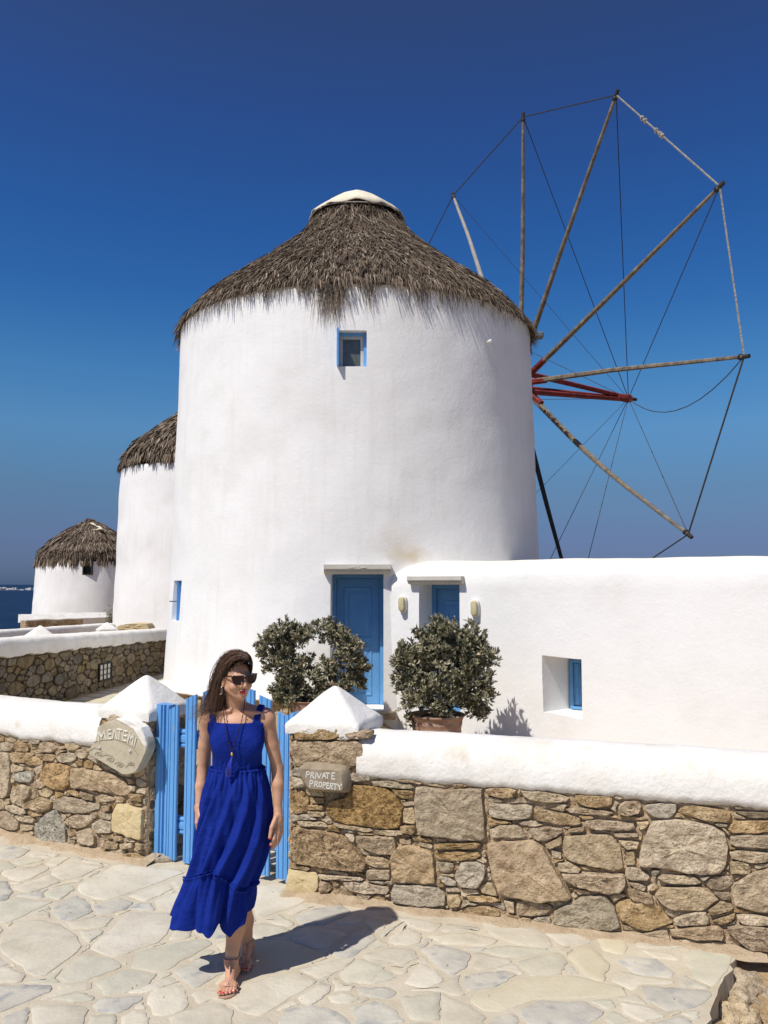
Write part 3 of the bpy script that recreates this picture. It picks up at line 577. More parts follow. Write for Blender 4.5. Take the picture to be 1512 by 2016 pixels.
LW=[(D_,'paleT',[(-60,200),(90,200),(113,300),(113,450),(93,620),(60,638),(0,620),(-60,600)],0),(D_,'tan',[(112,202),(338,207),(328,240),(250,298),(160,298),(117,270)],0),
(D_,'tan',[(282,242),(350,237),(438,280),(428,318),(300,323),(252,305)],0),(D_,'tan',[(352,222),(500,212),(543,240),(538,278),(440,278)],0),(D_,'grey',[(562,250),(602,207),(730,207),(753,260),(700,293),(582,298)],0),
(D_,'tan',[(727,290),(800,267),(808,300),(800,333),(742,320)],0),(D_,'orange',[(817,290),(850,272),(908,292),(898,350),(860,356),(814,340)],0),(D_,'pale',[(917,322),(998,360),(988,373),(912,365)],0),
(D_,'pale',[(127,312),(238,350),(238,373),(132,393)],0),(D_,'greyB',[(132,420),(180,387),(298,382),(328,450),(300,488),(172,478)],0),(D_,'pale',[(332,352),(438,302),(400,398),(352,418)],0),
(D_,'orange',[(472,302),(600,302),(697,352),(692,500),(620,558),(522,553),(402,460),(402,400)],0),(D_,'brownT',[(702,352),(900,367),(1100,402),(1228,480),(1273,580),(1220,618),(1060,588),(860,553),(702,533)],0),
(D_,'tan',[(362,462),(418,462),(448,520),(400,548),(372,510)],0),(D_,'tanG',[(117,600),(210,502),(298,540),(308,600),(250,658),(240,718),(132,680)],0),(D_,'pale',[(372,570),(440,537),(508,547),(518,590),(470,633),(402,620)],0),
(D_,'tan',[(332,650),(400,627),(513,670),(498,740),(440,768),(242,720),(262,680)],0),(D_,'tan',[(542,572),(638,590),(620,608),(540,638)],0),(D_,'tanG',[(532,660),(620,617),(760,642),(958,700),(968,740),(820,788),(690,778),(542,740)],0),
(D_,'tan',[(662,562),(758,562),(778,628),(692,600)],0),(D_,'tan',[(782,572),(908,612),(918,663),(850,648),(782,620)],0),(D_,'pale',[(932,622),(1000,597),(1118,640),(1098,668),(942,678)],0),
(D_,'pale',[(62,702),(150,702),(278,750),(268,798),(142,778),(62,740)],0),(D_,'tan',[(292,747),(428,752),(428,798),(330,818),(292,790)],0),(D_,'tanG',[(-60,772),(80,767),(188,880),(178,938),(100,948),(0,908),(-60,900)],0),
(D_,'pale',[(147,812),(200,787),(348,830),(328,878),(202,858)],0),(D_,'pale',[(202,892),(328,902),(328,938),(240,953),(197,930)],0),
(D_,'greyB',[(362,890),(460,782),(540,747),(598,850),(648,930),(638,1080),(620,1108),(502,1103),(352,1050),(347,960)],0),(D_,'tan',[(662,830),(720,797),(858,802),(908,850),(868,898),(750,933),(652,890)],0),
(D_,'tan',[(582,782),(648,797),(648,838),(612,848)],0),(D_,'tan',[(877,782),(930,767),(943,810),(910,843),(872,820)],0),(D_,'tan',[(987,722),(1040,702),(1078,707),(1068,758),(1012,768)],0),
(D_,'grey',[(952,782),(1078,782),(1078,848),(982,838)],0),(D_,'yellow',[(1132,692),(1200,692),(1383,742),(1378,1028),(1330,1033),(1097,950),(1092,790)],0),(D_,'greyP',[(902,880),(970,842),(1083,870),(1088,968),(960,973),(902,930)],0),
(D_,'tan',[(652,932),(738,932),(743,988),(662,1018)],0),(D_,'tanG',[(752,960),(880,922),(918,1000),(928,1078),(880,1093),(762,1058)],0),(D_,'tan',[(1002,982),(1098,982),(1108,1028),(1042,1028)],0),
(D_,'tan',[(1012,1052),(1148,1062),(1148,1128),(1002,1118)],0),(D_,'pale',[(1112,1000),(1168,1002),(1188,1038),(1122,1048)],0),(D_,'pale',[(1162,1077),(1278,1062),(1288,1108),(1182,1128)],0),
(D_,'pale',[(1322,1062),(1383,1082),(1383,1128),(1332,1118)],0),(D_,'tan',[(1202,1172),(1290,1162),(1383,1200),(1383,1248),(1272,1238),(1202,1208)],0),(D_,'tan',[(662,1042),(728,1042),(733,1078),(662,1088)],0),
(D_,'tan',[(1252,442),(1298,452),(1308,498),(1262,498)],1),(D_,'tan',[(1262,592),(1378,602),(1378,678),(1262,648)],1),(D_,'pale',[(1252,512),(1318,522),(1318,568),(1262,568)],1)]
ALT={'yellow2':'yellow','yellow3':'pale','brownT':'tan','tanG':'tan','greyP':'grey','paleT':'pale','orange':'orange','greyB':'greyb'}
ST['orange']=mat('orange_gneiss',[(.27,.17,.085),(.47,.32,.165),(.60,.44,.25)],scale=22,bump=1,bscale=70,bump2=1,b2scale=15,rand=.08,speck=((.15,.09,.05),60,.57,.12),spec=.1)
ST['greyb']=mat('blue_grey_stone',[(.26,.235,.185),(.43,.395,.315),(.57,.52,.42)],scale=24,bump=1,bscale=60,bump2=1,b2scale=14,rand=.08,speck=((.12,.115,.1),40,.58,.1),spec=.1)
ST['brownt']=mat('warm_brown_stone',[(.28,.19,.105),(.46,.335,.20),(.58,.445,.28)],scale=18,bump=1,bscale=75,bump2=.8,b2scale=16,rand=.08,speck=((.45,.35,.24),40,.62,.1),spec=.1)
ALT['brownT']='brownt'; ALT['tanG']='tang'
ST['tang']=mat('grey_tan_stone',[(.30,.225,.14),(.48,.375,.24),(.60,.485,.325)],scale=16,bump=1,bscale=70,bump2=.9,b2scale=15,rand=.08,spec=.1)
WT=.44    # wall thickness
PILW=.47
def profile_cap(name,a,b,ex,en,parent,seed,zl=.79,back=WT,end0=True):
    """whitewashed coping laid along a wall top, ragged underside"""
    prof=[(-.01,-.03),(.024,.0),(.028,.03),(.022,.10),(.008,.165),(-.028,.212),(-.09,.243),(-.2,.252),(-.32,.24),(-.40,.20),(-.45,.13),(-.46,.0),(-.44,-.03)]
    n=int((b-a).length/.03); m=len(prof); vs=[]
    for i in range(n+1):
        p=a.lerp(b,i/n)
        for j,(o,z) in enumerate(prof):
            q=p+en*(o)+ZV*(zl+z)
            l=.007*nz(q,2.2,seed)+.0022*nz(q,14,seed); q+=en*l*(1 if j<7 else .2)+ZV*l*1.3
            if j<=2: q.z+=.018*nz(p,7,seed)+.012*nz(p,24,seed+1)+.006*nz(p,60,seed)
            vs.append(q)
    fs=[(i*m+j,(i+1)*m+j,(i+1)*m+(j+1)%m,i*m+(j+1)%m) for i in range(n) for j in range(m)]
    fs.append(tuple(range(m))); fs.append(tuple(n*m+j for j in range(m-1,-1,-1)))
    o=obj(name,vs,fs,CAPM,parent,True); autosmooth(o,50); return o
def pyramid_cap(name,a,ex,en,wd,dp,z0,h,parent,seed,over=.035,lip=.05):
    n=34; vs=[]
    for i in range(n+1):
        for j in range(n+1):
            x=i/n*2-1; y=j/n*2-1
            s=(abs(x)**9+abs(y)**9)**(1/9); s=min(s,1.0)
            z=h*(1-math.sqrt(s*s+.006))/(1-math.sqrt(.006)) if s<1 else 0
            z=max(z,0)
            q=a+ex*(wd/2+x*(wd/2+over))-en*(dp/2+y*(dp/2+over)); q.z=z0+lip+z
            e=max(abs(x),abs(y)); 
            if e>.999: q.z-=.012; q-= (ex*x-en*y)*.012
            l=.006*nz(q,4,seed)+.0016*nz(q,20,seed); q+=ZV*l; q+=(ex*x-en*y)*l*1.2*e
            vs.append(q)
    fs=[(i*(n+1)+j,(i+1)*(n+1)+j,(i+1)*(n+1)+j+1,i*(n+1)+j+1) for i in range(n) for j in range(n)]
    # lip and underside
    per=[i*(n+1) for i in range(n+1)]+[n*(n+1)+j for j in range(1,n+1)]+[i*(n+1)+n for i in range(n-1,-1,-1)]+[j for j in range(n-1,0,-1)]
    c=sum((vs[k] for k in per),Vector())/len(per); base=len(vs)
    for f_,dz in ((1.0,lip*.7),(.985,lip*1.15),(.93,lip*1.1)):
        for k in per:
            v=vs[k]; q=c+(v-c)*f_; q.z=v.z-dz+.014*nz(v,13,seed+3)+.010*nz(v,37,seed); vs.append(q)
    m=len(per)
    for i in range(m): fs.append((per[i],per[(i+1)%m],base+(i+1)%m,base+i))
    for r_ in range(2):
        for i in range(m): fs.append((base+r_*m+i,base+r_*m+(i+1)%m,base+(r_+1)*m+(i+1)%m,base+(r_+1)*m+i))
    fs.append(tuple(base+2*m+i for i in range(m)))
    bm=bmesh.new(); V=[bm.verts.new(v) for v in vs]; 
    for f in fs:
        try: bm.faces.new([V[k] for k in f])
        except ValueError: pass
    bmesh.ops.recalc_face_normals(bm,faces=bm.faces); me=bpy.data.meshes.new(name); bm.to_mesh(me); bm.free()
    o=link(name,me,CAPM,parent,True); autosmooth(o,60); return o
def mason(traced,P0,ex,en,parts,fills,seedh=0):
    """parts: function(side flag)->parent. traced polygons in photo pixels -> wall plane"""
    res={0:[],1:[]}
    for (T,mk,pts,side) in traced:
        P=[]
        for u,v in PX(*T,pts):
            q=HIT(u,v,P0,en); P.append(((q-P0).dot(ex),q.z))
        res[side].append(P)
        key=ALT.get(mk,mk)
        h=random.uniform(.012,.04)*(1.0 if len(pts)>6 else .8)
        stone(P,P0,ex,ZV,en,h,ST[key],parts[side],'stone',back=.06,tilt=.12)
    for (x0,x1,z0,z1,ok,side,seed,rad) in fills:
        cells=fill(x0,x1,z0,z1,.0075,res[0]+res[1],ok,rad,.005,1.9,seed=seed,minr=.014,nang=14,tries=5000)
        print('wall fill',len(cells))
        for P in cells:
            stone(P,P0,ex,ZV,en,random.uniform(-.004,.022),ST[random.choice(['tan','tan','pale','pale','grey','tang'])],parts[side],'stone',back=.06,n=12,tilt=.4)
def side_stones(O,ex,en,w_,h_,parent,seed,rad=.13,mats=('dark','tan','tang')):
    cells=fill(0.01,w_-.01,.01,h_-.01,.01,[],lambda X,Y:np.ones(X.shape,bool),rad,.01,1.5,seed=seed,minr=.02,nang=13)
    for P in cells: stone(P,O,ex,ZV,en,random.uniform(.004,.022),ST[random.choice(mats)],parent,'stone',back=.05,n=12,tilt=.3)
# ---- right hand wall + its pillar
rw=tag(empty('garden_wall',RB0+REX*1.6-REN*.2),'dry stone garden wall with thick white coping running right from the PRIVATE PROPERTY pillar','garden wall','stone garden walls with white coping')
rp_=tag(empty('gate_pillar',RB0+REX*PILW/2-REN*.22),'stone gate pillar right of the blue gate, white pyramid cap and PRIVATE PROPERTY plaque','gate pillar','stone gate pillars with pyramid caps')
RL=(RB1-RB0).length+1.3
relief('mortar',RB0+REX*PILW+Vector((0,0,-.12)),REX,ZV,REN,RL-PILW,.93,MORT,rw,amp=.017,thick=WT-.02,off=-.008)
relief('mortar',RB0+Vector((0,0,-.02)),REX,ZV,REN,PILW-.003,1.07,MORT,rp_,amp=.015,thick=WT-.02,off=-.008)
mason(RW,RB0,REX,REN,{0:rw,1:rp_},[(PILW+.01,RL,-.1,.80,lambda X,Y:(Y<.79)&((Y>-.0)|(X>2.75)),0,3,.07),(0.005,PILW,0.0,1.04,lambda X,Y:(Y<1.04),1,4,.085)])
profile_cap('coping',RB0+REX*(PILW+.012),RB0+REX*RL,REX,REN,rw,3)
side_stones(RB0+REX*PILW+REN*-.40+Vector((0,0,0)),REN,REX,.40,1.04,rp_,6)
pyramid_cap('pyramid_cap',RB0,REX,REN,PILW,WT,1.035,.225,rp_,5)
# ---- left hand wall + its pillar
LLEN=(LB1-LB0).length; LP0=LB1-LEX*.45; LPW=.45-(.0)
# pillar front runs up to u=288
q=HIT(288,1600,LB1,LEN_); LPR=(q-LB0).dot(LEX); LPL=LPR-.46
lw=tag(empty('garden_wall',LB0-LEN_*.2),'dry stone garden wall with white coping left of the MEΛTEMI pillar','garden wall','stone garden walls with white coping')
lp_=tag(empty('gate_pillar',LB0+LEX*(LPL+.23)-LEN_*.22),'stone gate pillar left of the blue gate carrying the MEΛTEMI plaque under a white pyramid cap','gate pillar','stone gate pillars with pyramid caps')
relief('mortar',LB0-LEX*1.9+Vector((0,0,-.03)),LEX,ZV,LEN_,1.9+LPL,.84,MORT,lw,amp=.017,thick=WT-.02,off=-.008)
relief('mortar',LB0+LEX*(LPL+.003)+Vector((0,0,-.03)),LEX,ZV,LEN_,.46,1.06,MORT,lp_,amp=.015,thick=WT-.02,off=-.008)
LW2=[(T,mk,pts,1 if (s or min(p[0] for p in pts)>1090) else 0) for (T,mk,pts,s) in LW]
mason(LW2,LB0,LEX,LEN_,{0:lw,1:lp_},[(-1.85,LPL-.005,0,.80,lambda X,Y:(Y<.79),0,8,.085),(LPL+.005,LPR,0,1.03,lambda X,Y:(Y<1.04),1,9,.085)])
profile_cap('coping',LB0-LEX*1.9,LB0+LEX*(LPL-.012),LEX,LEN_,lw,9)
side_stones(LB0+LEX*LPR+LEN_*-.41,LEN_,LEX,.40,1.0,lp_,12,mats=('dark','tang','grey'))
pyramid_cap('pyramid_cap',LB0+LEX*LPL,LEX,LEN_,.46,WT,1.015,.235,lp_,8)
# cement lug beside the cap where the gate post is let in
0 and MB().rbox(HIT(303,1398,LB0+LEX*(LPR+.04),LEN_)-LEN_*.16,(.07,.2,.10),b=.03).build('cement_lug',CAPM,lp_,True)
# ================================================================== windmills
def tower_mesh(name,c,prof,m,parent,n=160,lump=.012,seed=1,zstep=.12,capz=None):
    zs=list(np.arange(prof[0][1],prof[-1][1],zstep))+[prof[-1][1]]; vs=[]
    for z in zs:
        r_=float(np.interp(z,[p[1] for p in prof],[p[0] for p in prof]))
        for k in range(n):
            a=2*math.pi*k/n; q=Vector((math.cos(a),math.sin(a),0))
            l=lump*(nz((q.x*r_,q.y*r_,z),.7,seed)+.45*nz((q.x*r_,q.y*r_,z),2.3,seed+1))
            vs.append(c+q*(r_+l)+ZV*z)
    fs=[(i*n+k,i*n+(k+1)%n,(i+1)*n+(k+1)%n,(i+1)*n+k) for i in range(len(zs)-1) for k in range(n)]
    fs.append(tuple(range(n))[::-1]); fs.append(tuple((len(zs)-1)*n+k for k in range(n)))
    return obj(name,vs,fs,m,parent,True)
def thatch(c,prof,parent,N,seed,wd=.014,len_=(.13,.30),fringe=1.0,rows=.13,special=None,view=None):
    """prof [(r,z)...] from the top to the eave. Reed bundles as many thin tapering blades lying down the slope."""
    rg=np.random.default_rng(seed)
    pr=np.array(prof); seg=np.hypot(np.diff(pr[:,0]),np.diff(pr[:,1])); s=np.concatenate([[0],np.cumsum(seg)]); S=s[-1]
    # bed
    vs=[];n=96
    for r_,z in prof:
        for k in range(n):
            a=2*math.pi*k/n; vs.append(c+Vector((math.cos(a)*r_,math.sin(a)*r_,z-.05)))
    L=len(prof); 
    for k in range(n): a=2*math.pi*k/n; r_,z=prof[-1]; vs.append(c+Vector((math.cos(a)*(r_-.22),math.sin(a)*(r_-.22),z-.13)))
    fs=[(i*n+k,i*n+(k+1)%n,(i+1)*n+(k+1)%n,(i+1)*n+k) for i in range(L) for k in range(n)]
    rf=obj('thatched_roof',vs,fs,THATCHB,parent,True)
    # blades: sample position by area
    u=rg.random(N*3); ss=u*S; rr=np.interp(ss,s,pr[:,0]); keep=rg.random(N*3)<rr/pr[:,0].max(); ss=ss[keep][:N]; N=len(ss)
    ss=(np.floor(ss/rows+rg.uniform(0,1,N)*.0)+rg.beta(2,2,N))*rows*1.0; ss=np.clip(ss,0,S-.02)
    th=rg.uniform(0,2*math.pi,N)
    # clumping: pull angles toward bundle centres that differ from row to row
    row=np.floor(ss/rows); rr=np.interp(ss,s,pr[:,0]); nb=np.maximum(8,np.round(2*math.pi*rr/.17)); ph=(row*0.618)%1
    ctr=(np.floor(th/(2*math.pi)*nb+ph)+.5-ph)/nb*2*math.pi; th=th+(ctr-th)*rg.uniform(.15,.75,N)
    bund=np.sin(ctr*37.7+row*12.9)*43758.5; bund=bund-np.floor(bund)
    b2=np.sin(ctr*91.7+row*45.1)*1371.5; b2=b2-np.floor(b2)
    ln=rg.uniform(len_[0],len_[1],N)*(.75+.5*bund)
    zz=np.interp(ss,s,pr[:,1])
    # slope direction
    e=.06; r2=np.interp(np.minimum(ss+e,S),s,pr[:,0]); z2=np.interp(np.minimum(ss+e,S),s,pr[:,1]); r1=np.interp(np.maximum(ss-e,0),s,pr[:,0]); z1=np.interp(np.maximum(ss-e,0),s,pr[:,1])
    dr,dz=r2-r1,z2-z1; l=np.hypot(dr,dz); dr/=l; dz/=l; nr,nzz=-dz,dr
    nr=np.abs(dz); nzz=np.abs(dr)
    tw=rg.normal(0,.20,N)+(b2-.5)*.55         # sideways lean
    lift=rg.uniform(-.03,.13,N)+.06*bund
    h0=rg.uniform(-.03,.035,N)+.04*(bund-.5)
    ca,sa=np.cos(th),np.sin(th)
    rad=np.stack([ca,sa,0*ca],1); tan=np.stack([-sa,ca,0*ca],1); up=np.array([0,0,1.])
    P0=np.array(c)[None]+rad*rr[:,None]+up*zz[:,None]; nrm=rad*nr[:,None]+up*nzz[:,None]; slo=rad*dr[:,None]+up*dz[:,None]
    P0=P0+nrm*h0[:,None]
    D=slo+tan*tw[:,None]+nrm*lift[:,None]; D/=np.linalg.norm(D,axis=1)[:,None]
    over=(ss+ln>S)                                   # past the eave: droop
    P1=P0+D*(ln*.5)[:,None]; D2=D.copy(); D2[:,2]-=np.where(over,.9,.05)+rg.uniform(0,.2,N); D2+=rg.normal(0,.10,(N,3)); D2/=np.linalg.norm(D2,axis=1)[:,None]
    P2=P1+D2*(ln*.5)[:,None]
    wv=tan*rg.choice([-1,1],N)[:,None]+rg.normal(0,.5,(N,3)); wv/=np.linalg.norm(wv,axis=1)[:,None]; ww=(wd*rg.uniform(.5,1.4,N))[:,None]
    col=np.clip(.40+.28*rg.standard_normal(N)*.55+.36*(b2-.5)+.10*(bund-.5),0,1)
    V=np.stack([P0-wv*ww,P0+wv*ww,P1-wv*ww*.9,P1+wv*ww*.9,P2-wv*ww*.25,P2+wv*ww*.25],1).reshape(-1,3)
    i=np.arange(N)[:,None]*6; F=np.concatenate([i+np.array([[0,1,3,2]]),i+np.array([[2,3,5,4]])],0)
    C=np.repeat(col,6)
    parts=[(V,F,C)]
    # eave fringe of hanging reeds
    M=int(N*.22*fringe); th=rg.uniform(0,2*math.pi,M); nb=90; ctr=(np.floor(th/(2*math.pi)*nb)+.5)/nb*2*math.pi
    bund=np.sin(ctr*57.3)*4375.5; bund=bund-np.floor(bund); th=th+(ctr-th)*rg.uniform(0,.9,M)
    ln=rg.uniform(.12,.30,M)*(.35+1.0*bund**1.5); 
    dens=rg.random(M)<(.45+.55*bund); th=th[dens]; ln=ln[dens]; bund=bund[dens]; M=len(th)
    if special:
        for (a0,da,L0,cnt) in special:
            th=np.concatenate([th,rg.normal(a0,da,cnt)]); ln=np.concatenate([ln,rg.uniform(.35,1,cnt)*L0]); bund=np.concatenate([bund,np.full(cnt,.7)])
        M=len(th)
    ca,sa=np.cos(th),np.sin(th); rad=np.stack([ca,sa,0*ca],1); tan=np.stack([-sa,ca,0*ca],1)
    re,ze=prof[-1]
    P0=np.array(c)[None]+rad*(re-rg.uniform(.02,.16,M))[:,None]+up*(ze+rg.uniform(-.06,.06,M))[:,None]
    D=rad*rg.uniform(-.05,.35,M)[:,None]+tan*rg.normal(0,.16,M)[:,None]-up*1.0; D/=np.linalg.norm(D,axis=1)[:,None]
    P1=P0+D*(ln*.5)[:,None]; D2=D+rg.normal(0,.12,(M,3))-up*.4; D2/=np.linalg.norm(D2,axis=1)[:,None]; P2=P1+D2*(ln*.5)[:,None]
    wv=tan; ww=(wd*.62*rg.uniform(.4,1.2,M))[:,None]
    V=np.stack([P0-wv*ww,P0+wv*ww,P1-wv*ww*.8,P1+wv*ww*.8,P2-wv*ww*.15,P2+wv*ww*.15],1).reshape(-1,3)
    i=np.arange(M)[:,None]*6; F=np.concatenate([i+np.array([[0,1,3,2]]),i+np.array([[2,3,5,4]])],0)
    parts.append((V,F,np.repeat(np.clip(.45+.2*rg.standard_normal(M)+.2*(bund-.5),0,1),6)))
    off=0; VV=[];FF=[];CC=[]
    for V,F,C in parts: VV.append(V);FF.append(F+off);CC.append(C);off+=len(V)
    fast('thatch_reeds',np.concatenate(VV),np.concatenate(FF),TH,rf,False,attr=np.concatenate(CC),kind='stuff')
    return rf
def box_local(O,ex,ey,en,x0,x1,y0,y1,d0,d1):
    vs=[O+ex*x+ey*y+en*d for d in(d0,d1) for y in(y0,y1) for x in(x0,x1)]
    return vs,[(0,1,3,2),(4,6,7,5),(0,4,5,1),(2,3,7,6),(0,2,6,4),(1,5,7,3)]
def panel_door(name,O,ex,en,w_,h_,parent,m,frame=.06,panels=((.13,.10,.87,.44),(.13,.49,.87,.95)),th=.05):
    """door leaf seen from the front with fielded panels. O = lower left of the frame, en = outwards"""
    d=empty(name+'_x') if False else None
    f=MB()
    f.add(*box_local(O,ex,ZV,en,0,frame,0,h_,0,.07)); f.add(*box_local(O,ex,ZV,en,w_-frame,w_,0,h_,0,.07)); f.add(*box_local(O,ex,ZV,en,frame,w_-frame,h_-frame,h_,0,.07))
    leaf=MB(); O2=O+ex*(frame+.004); W_=w_-2*frame-.008; H_=h_-frame-.004
    leaf.add(*box_local(O2,ex,ZV,en,0,W_,.01,H_,-.02,.02))
    lf=leaf.build(name,m,parent); fr=f.build('door_frame',m,lf)
    for (a,b,c_,e) in panels:
        x0,x1=a*W_,c_*W_; y0,y1=(1-e)*H_,(1-b)*H_
        p=MB(); n_=[(0,.0201),(.012,.034),(.03,.034),(.045,.012+.0101),(.075,.0201),(.11,.032)]
        prev=None; vs=[]; 
        for (i_,z) in n_:
            vs+= [O2+ex*x+ZV*y+en*z for x,y in ((x0+i_,y0+i_),(x1-i_,y0+i_),(x1-i_,y1-i_),(x0+i_,y1-i_))]
        fs=[(k*4+j,k*4+(j+1)%4,(k+1)*4+(j+1)%4,(k+1)*4+j) for k in range(len(n_)-1) for j in range(4)]+[tuple((len(n_)-1)*4+j for j in range(4))]
        p.add(vs,fs); p.build('door_panel',m,lf)
    return lf
# ---- main mill
MC=Vector((-.565,16.9,0))
mill=tag(empty('windmill',MC),'large white windmill in front with blue door, thatched roof and bare twelve-spoke sail wheel','windmill','round white windmills with thatched roofs')
MPROF=[(3.78,-.5),(3.76,0),(3.66,2),(3.60,5),(3.565,7.0)]
TWM=mat('tower_lime_plaster',[(.80,.79,.755),(.85,.842,.815),(.87,.862,.84)],scale=1.1,rough=.9,bump=.35,bscale=22,bump2=.30,b2scale=1.6,spec=.12)
tower=tower_mesh('tower_wall',MC,MPROF,TWM,mill,n=200,lump=.022,seed=2,zstep=.11)
def rot_to(p):  # outward frame on the tower at the point hit
    d=Vector((p.x-MC.x,p.y-MC.y,0)).normalized(); return Vector((-d.y,d.x,0)),d
def cylhit(u,v,r_):
    d=ray(u,v); ox,oy=-MC.x,-MC.y; a=d.x**2+d.y**2; b=2*(ox*d.x+oy*d.y); c_=ox*ox+oy*oy-r_*r_; t=(-b-math.sqrt(max(b*b-4*a*c_,0)))/(2*a)
    return Vector((d.x*t,d.y*t,CAMZ+d.z*t))
# door opening: front face looks straight down the path
DL=cylhit(650,1260,3.66); DR=cylhit(755,1260,3.66); dex=Vector((1,0,0)); den=Vector((0,-1,0))
DZ0,DZ1=.03,2.0
q=cylhit(700,1130,3.66); DZ1=q.z; 
DO=Vector((DL.x,DL.y,0)); DWID=DR.x-DL.x; DYF=MC.y-3.66; 
cutters=[box_local(Vector((DL.x,DYF,0)),dex,ZV,den,0,DWID,DZ0,DZ1,-.72,.6)]
# small upper window
q0=cylhit(664,722,3.57); q1=cylhit(722,651,3.57); WO=Vector((q0.x,MC.y-3.57,q0.z)); WW,WH=q1.x-q0.x,q1.z-q0.z
wex=Vector((1,0,0)); wen=Vector((0,-1,0))
cutters.append(box_local(WO,wex,ZV,wen,0,WW,0,WH,-.26,.5))
# slim side window at the left edge
s0=cylhit(345,1222,3.665); s1=cylhit(345,1143,3.66); sex,sen=rot_to((s0+s1)/2); SO=Vector((s0.x,s0.y,s0.z))
cutters.append(box_local(SO,sex,ZV,sen,-.24,.30,0,s1.z-s0.z,-.2,.4))
cut(tower,cutters)
def stain(m,c,r,col,amt,stretch):
    t=m.node_tree; N=t.nodes; L=t.links; b=N[m['bsdf']]; old=b.inputs['Base Color'].links[0].from_socket
    tc=N.new('ShaderNodeTexCoord'); s=N.new('ShaderNodeVectorMath'); s.operation='SUBTRACT'; s.inputs[1].default_value=c; L.new(tc.outputs['Object'],s.inputs[0])
    q=N.new('ShaderNodeVectorMath'); q.operation='MULTIPLY'; q.inputs[1].default_value=stretch; L.new(s.outputs[0],q.inputs[0])
    ln=N.new('ShaderNodeVectorMath'); ln.operation='LENGTH'; L.new(q.outputs[0],ln.inputs[0])
    n=N.new('ShaderNodeTexNoise'); n.inputs['Scale'].default_value=5; n.inputs['Detail'].default_value=6; L.new(tc.outputs['Object'],n.inputs['Vector'])
    a=N.new('ShaderNodeMath'); a.operation='MULTIPLY_ADD'; a.inputs[1].default_value=r*1.2; a.inputs[2].default_value=-r*.6; L.new(n.outputs['Fac'],a.inputs[0])
    d=N.new('ShaderNodeMath'); d.operation='ADD'; L.new(ln.outputs['Value'],d.inputs[0]); L.new(a.outputs[0],d.inputs[1])
    mr=N.new('ShaderNodeMapRange'); mr.inputs[1].default_value=r; mr.inputs[2].default_value=0; mr.inputs[4].default_value=amt; L.new(d.outputs[0],mr.inputs[0])
    x=N.new('ShaderNodeMix'); x.data_type='RGBA'; L.new(mr.outputs[0],x.inputs[0]); L.new(old,x.inputs[6]); x.inputs[7].default_value=(*col,1); L.new(x.outputs[2],b.inputs['Base Color'])
def streaks(m,amt=.3,col=(.66,.63,.56)):
    t=m.node_tree; N=t.nodes; L=t.links; b=N[m['bsdf']]; old=b.inputs['Base Color'].links[0].from_socket
    tc=N.new('ShaderNodeTexCoord'); mp=N.new('ShaderNodeMapping'); mp.inputs['Scale'].default_value=(5,5,.33); L.new(tc.outputs['Object'],mp.inputs[0])
    n=N.new('ShaderNodeTexNoise'); n.inputs['Scale'].default_value=1.4; n.inputs['Detail'].default_value=7; n.inputs['Roughness'].default_value=.65; L.new(mp.outputs[0],n.inputs['Vector'])
    mr=N.new('ShaderNodeMapRange'); mr.inputs[1].default_value=.52; mr.inputs[2].default_value=.75; mr.inputs[4].default_value=amt; L.new(n.outputs['Fac'],mr.inputs[0])
    x=N.new('ShaderNodeMix'); x.data_type='RGBA'; L.new(mr.outputs[0],x.inputs[0]); L.new(old,x.inputs[6]); x.inputs[7].default_value=(*col,1); L.new(x.outputs[2],b.inputs['Base Color'])
streaks(TWM); streaks(PL,.35)
q=cylhit(808,1094,3.66); stain(TWM,q,.42,(.62,.50,.32),.75,(1,1,2.2))
q=cylhit(782,1075,3.66); stain(TWM,q,.55,(.68,.60,.45),.5,(1,1,1.2))
q=cylhit(1040,660,3.56); stain(TWM,q,.7,(.55,.50,.42),.5,(1,1,1))
q=cylhit(640,1330,3.7); stain(TWM,q,1.2,(.70,.66,.56),.35,(1,1,2))
# door, frame, steps, lintel
dl=panel_door('door',Vector((DL.x,DYF+.60,DZ0)),dex,den,DWID,DZ1-DZ0-.002,mill,DBLUE,panels=((.17,.07,.83,.49),(.17,.54,.83,.93)))
hp=[cylhit(638,1122,3.7),cylhit(770,1122,3.7)]; 
def lintel(name,O,ex,en,w_,h_,pr,parent,orn=False):
    # moulded slab: straight top, cyma underside
    pf=[(0,h_),(pr,h_),(pr,h_*.52),(pr-.02,h_*.42),(pr-.03,h_*.2),(pr-.075,0),(0,0)]
    n=len(pf); vs=[O+en*a+ZV*z for a,z in pf]+[O+ex*w_+en*a+ZV*z for a,z in pf]
    mb=MB().add(vs,[tuple(range(n)),tuple(range(2*n-1,n-1,-1))]+[(i,n+i,n+(i+1)%n,(i+1)%n) for i in range(n)])
    o=mb.build(name,GREYP,parent)
    if orn:
        k=MB()
        for a in (-62,-38,-14,14,38,62):
            d=Vector((math.sin(R(a)),0,math.cos(R(a)))); c0=O+ex*(w_*.5)+en*(pr+.002)+ZV*(h_*.50)
            k.tube([c0,c0+ex*(d.x*.1)+ZV*(d.z*h_*.28),c0+ex*(d.x*.17)+ZV*(d.z*h_*.4)],[.006,.013,.004],5)
        k.build('carved_leaf',GREYP,o)
    return o
lintel('lintel',Vector((hp[0].x,DYF+.10,DZ1+.004)),dex,den,hp[1].x-hp[0].x,.145,.215,mill,True)
MB().rbox((DL.x+DWID/2+.05,DYF+.16,-.03),(DWID+.3,.9,.10),b=.02).build('doorstep',ST['pale'],mill)
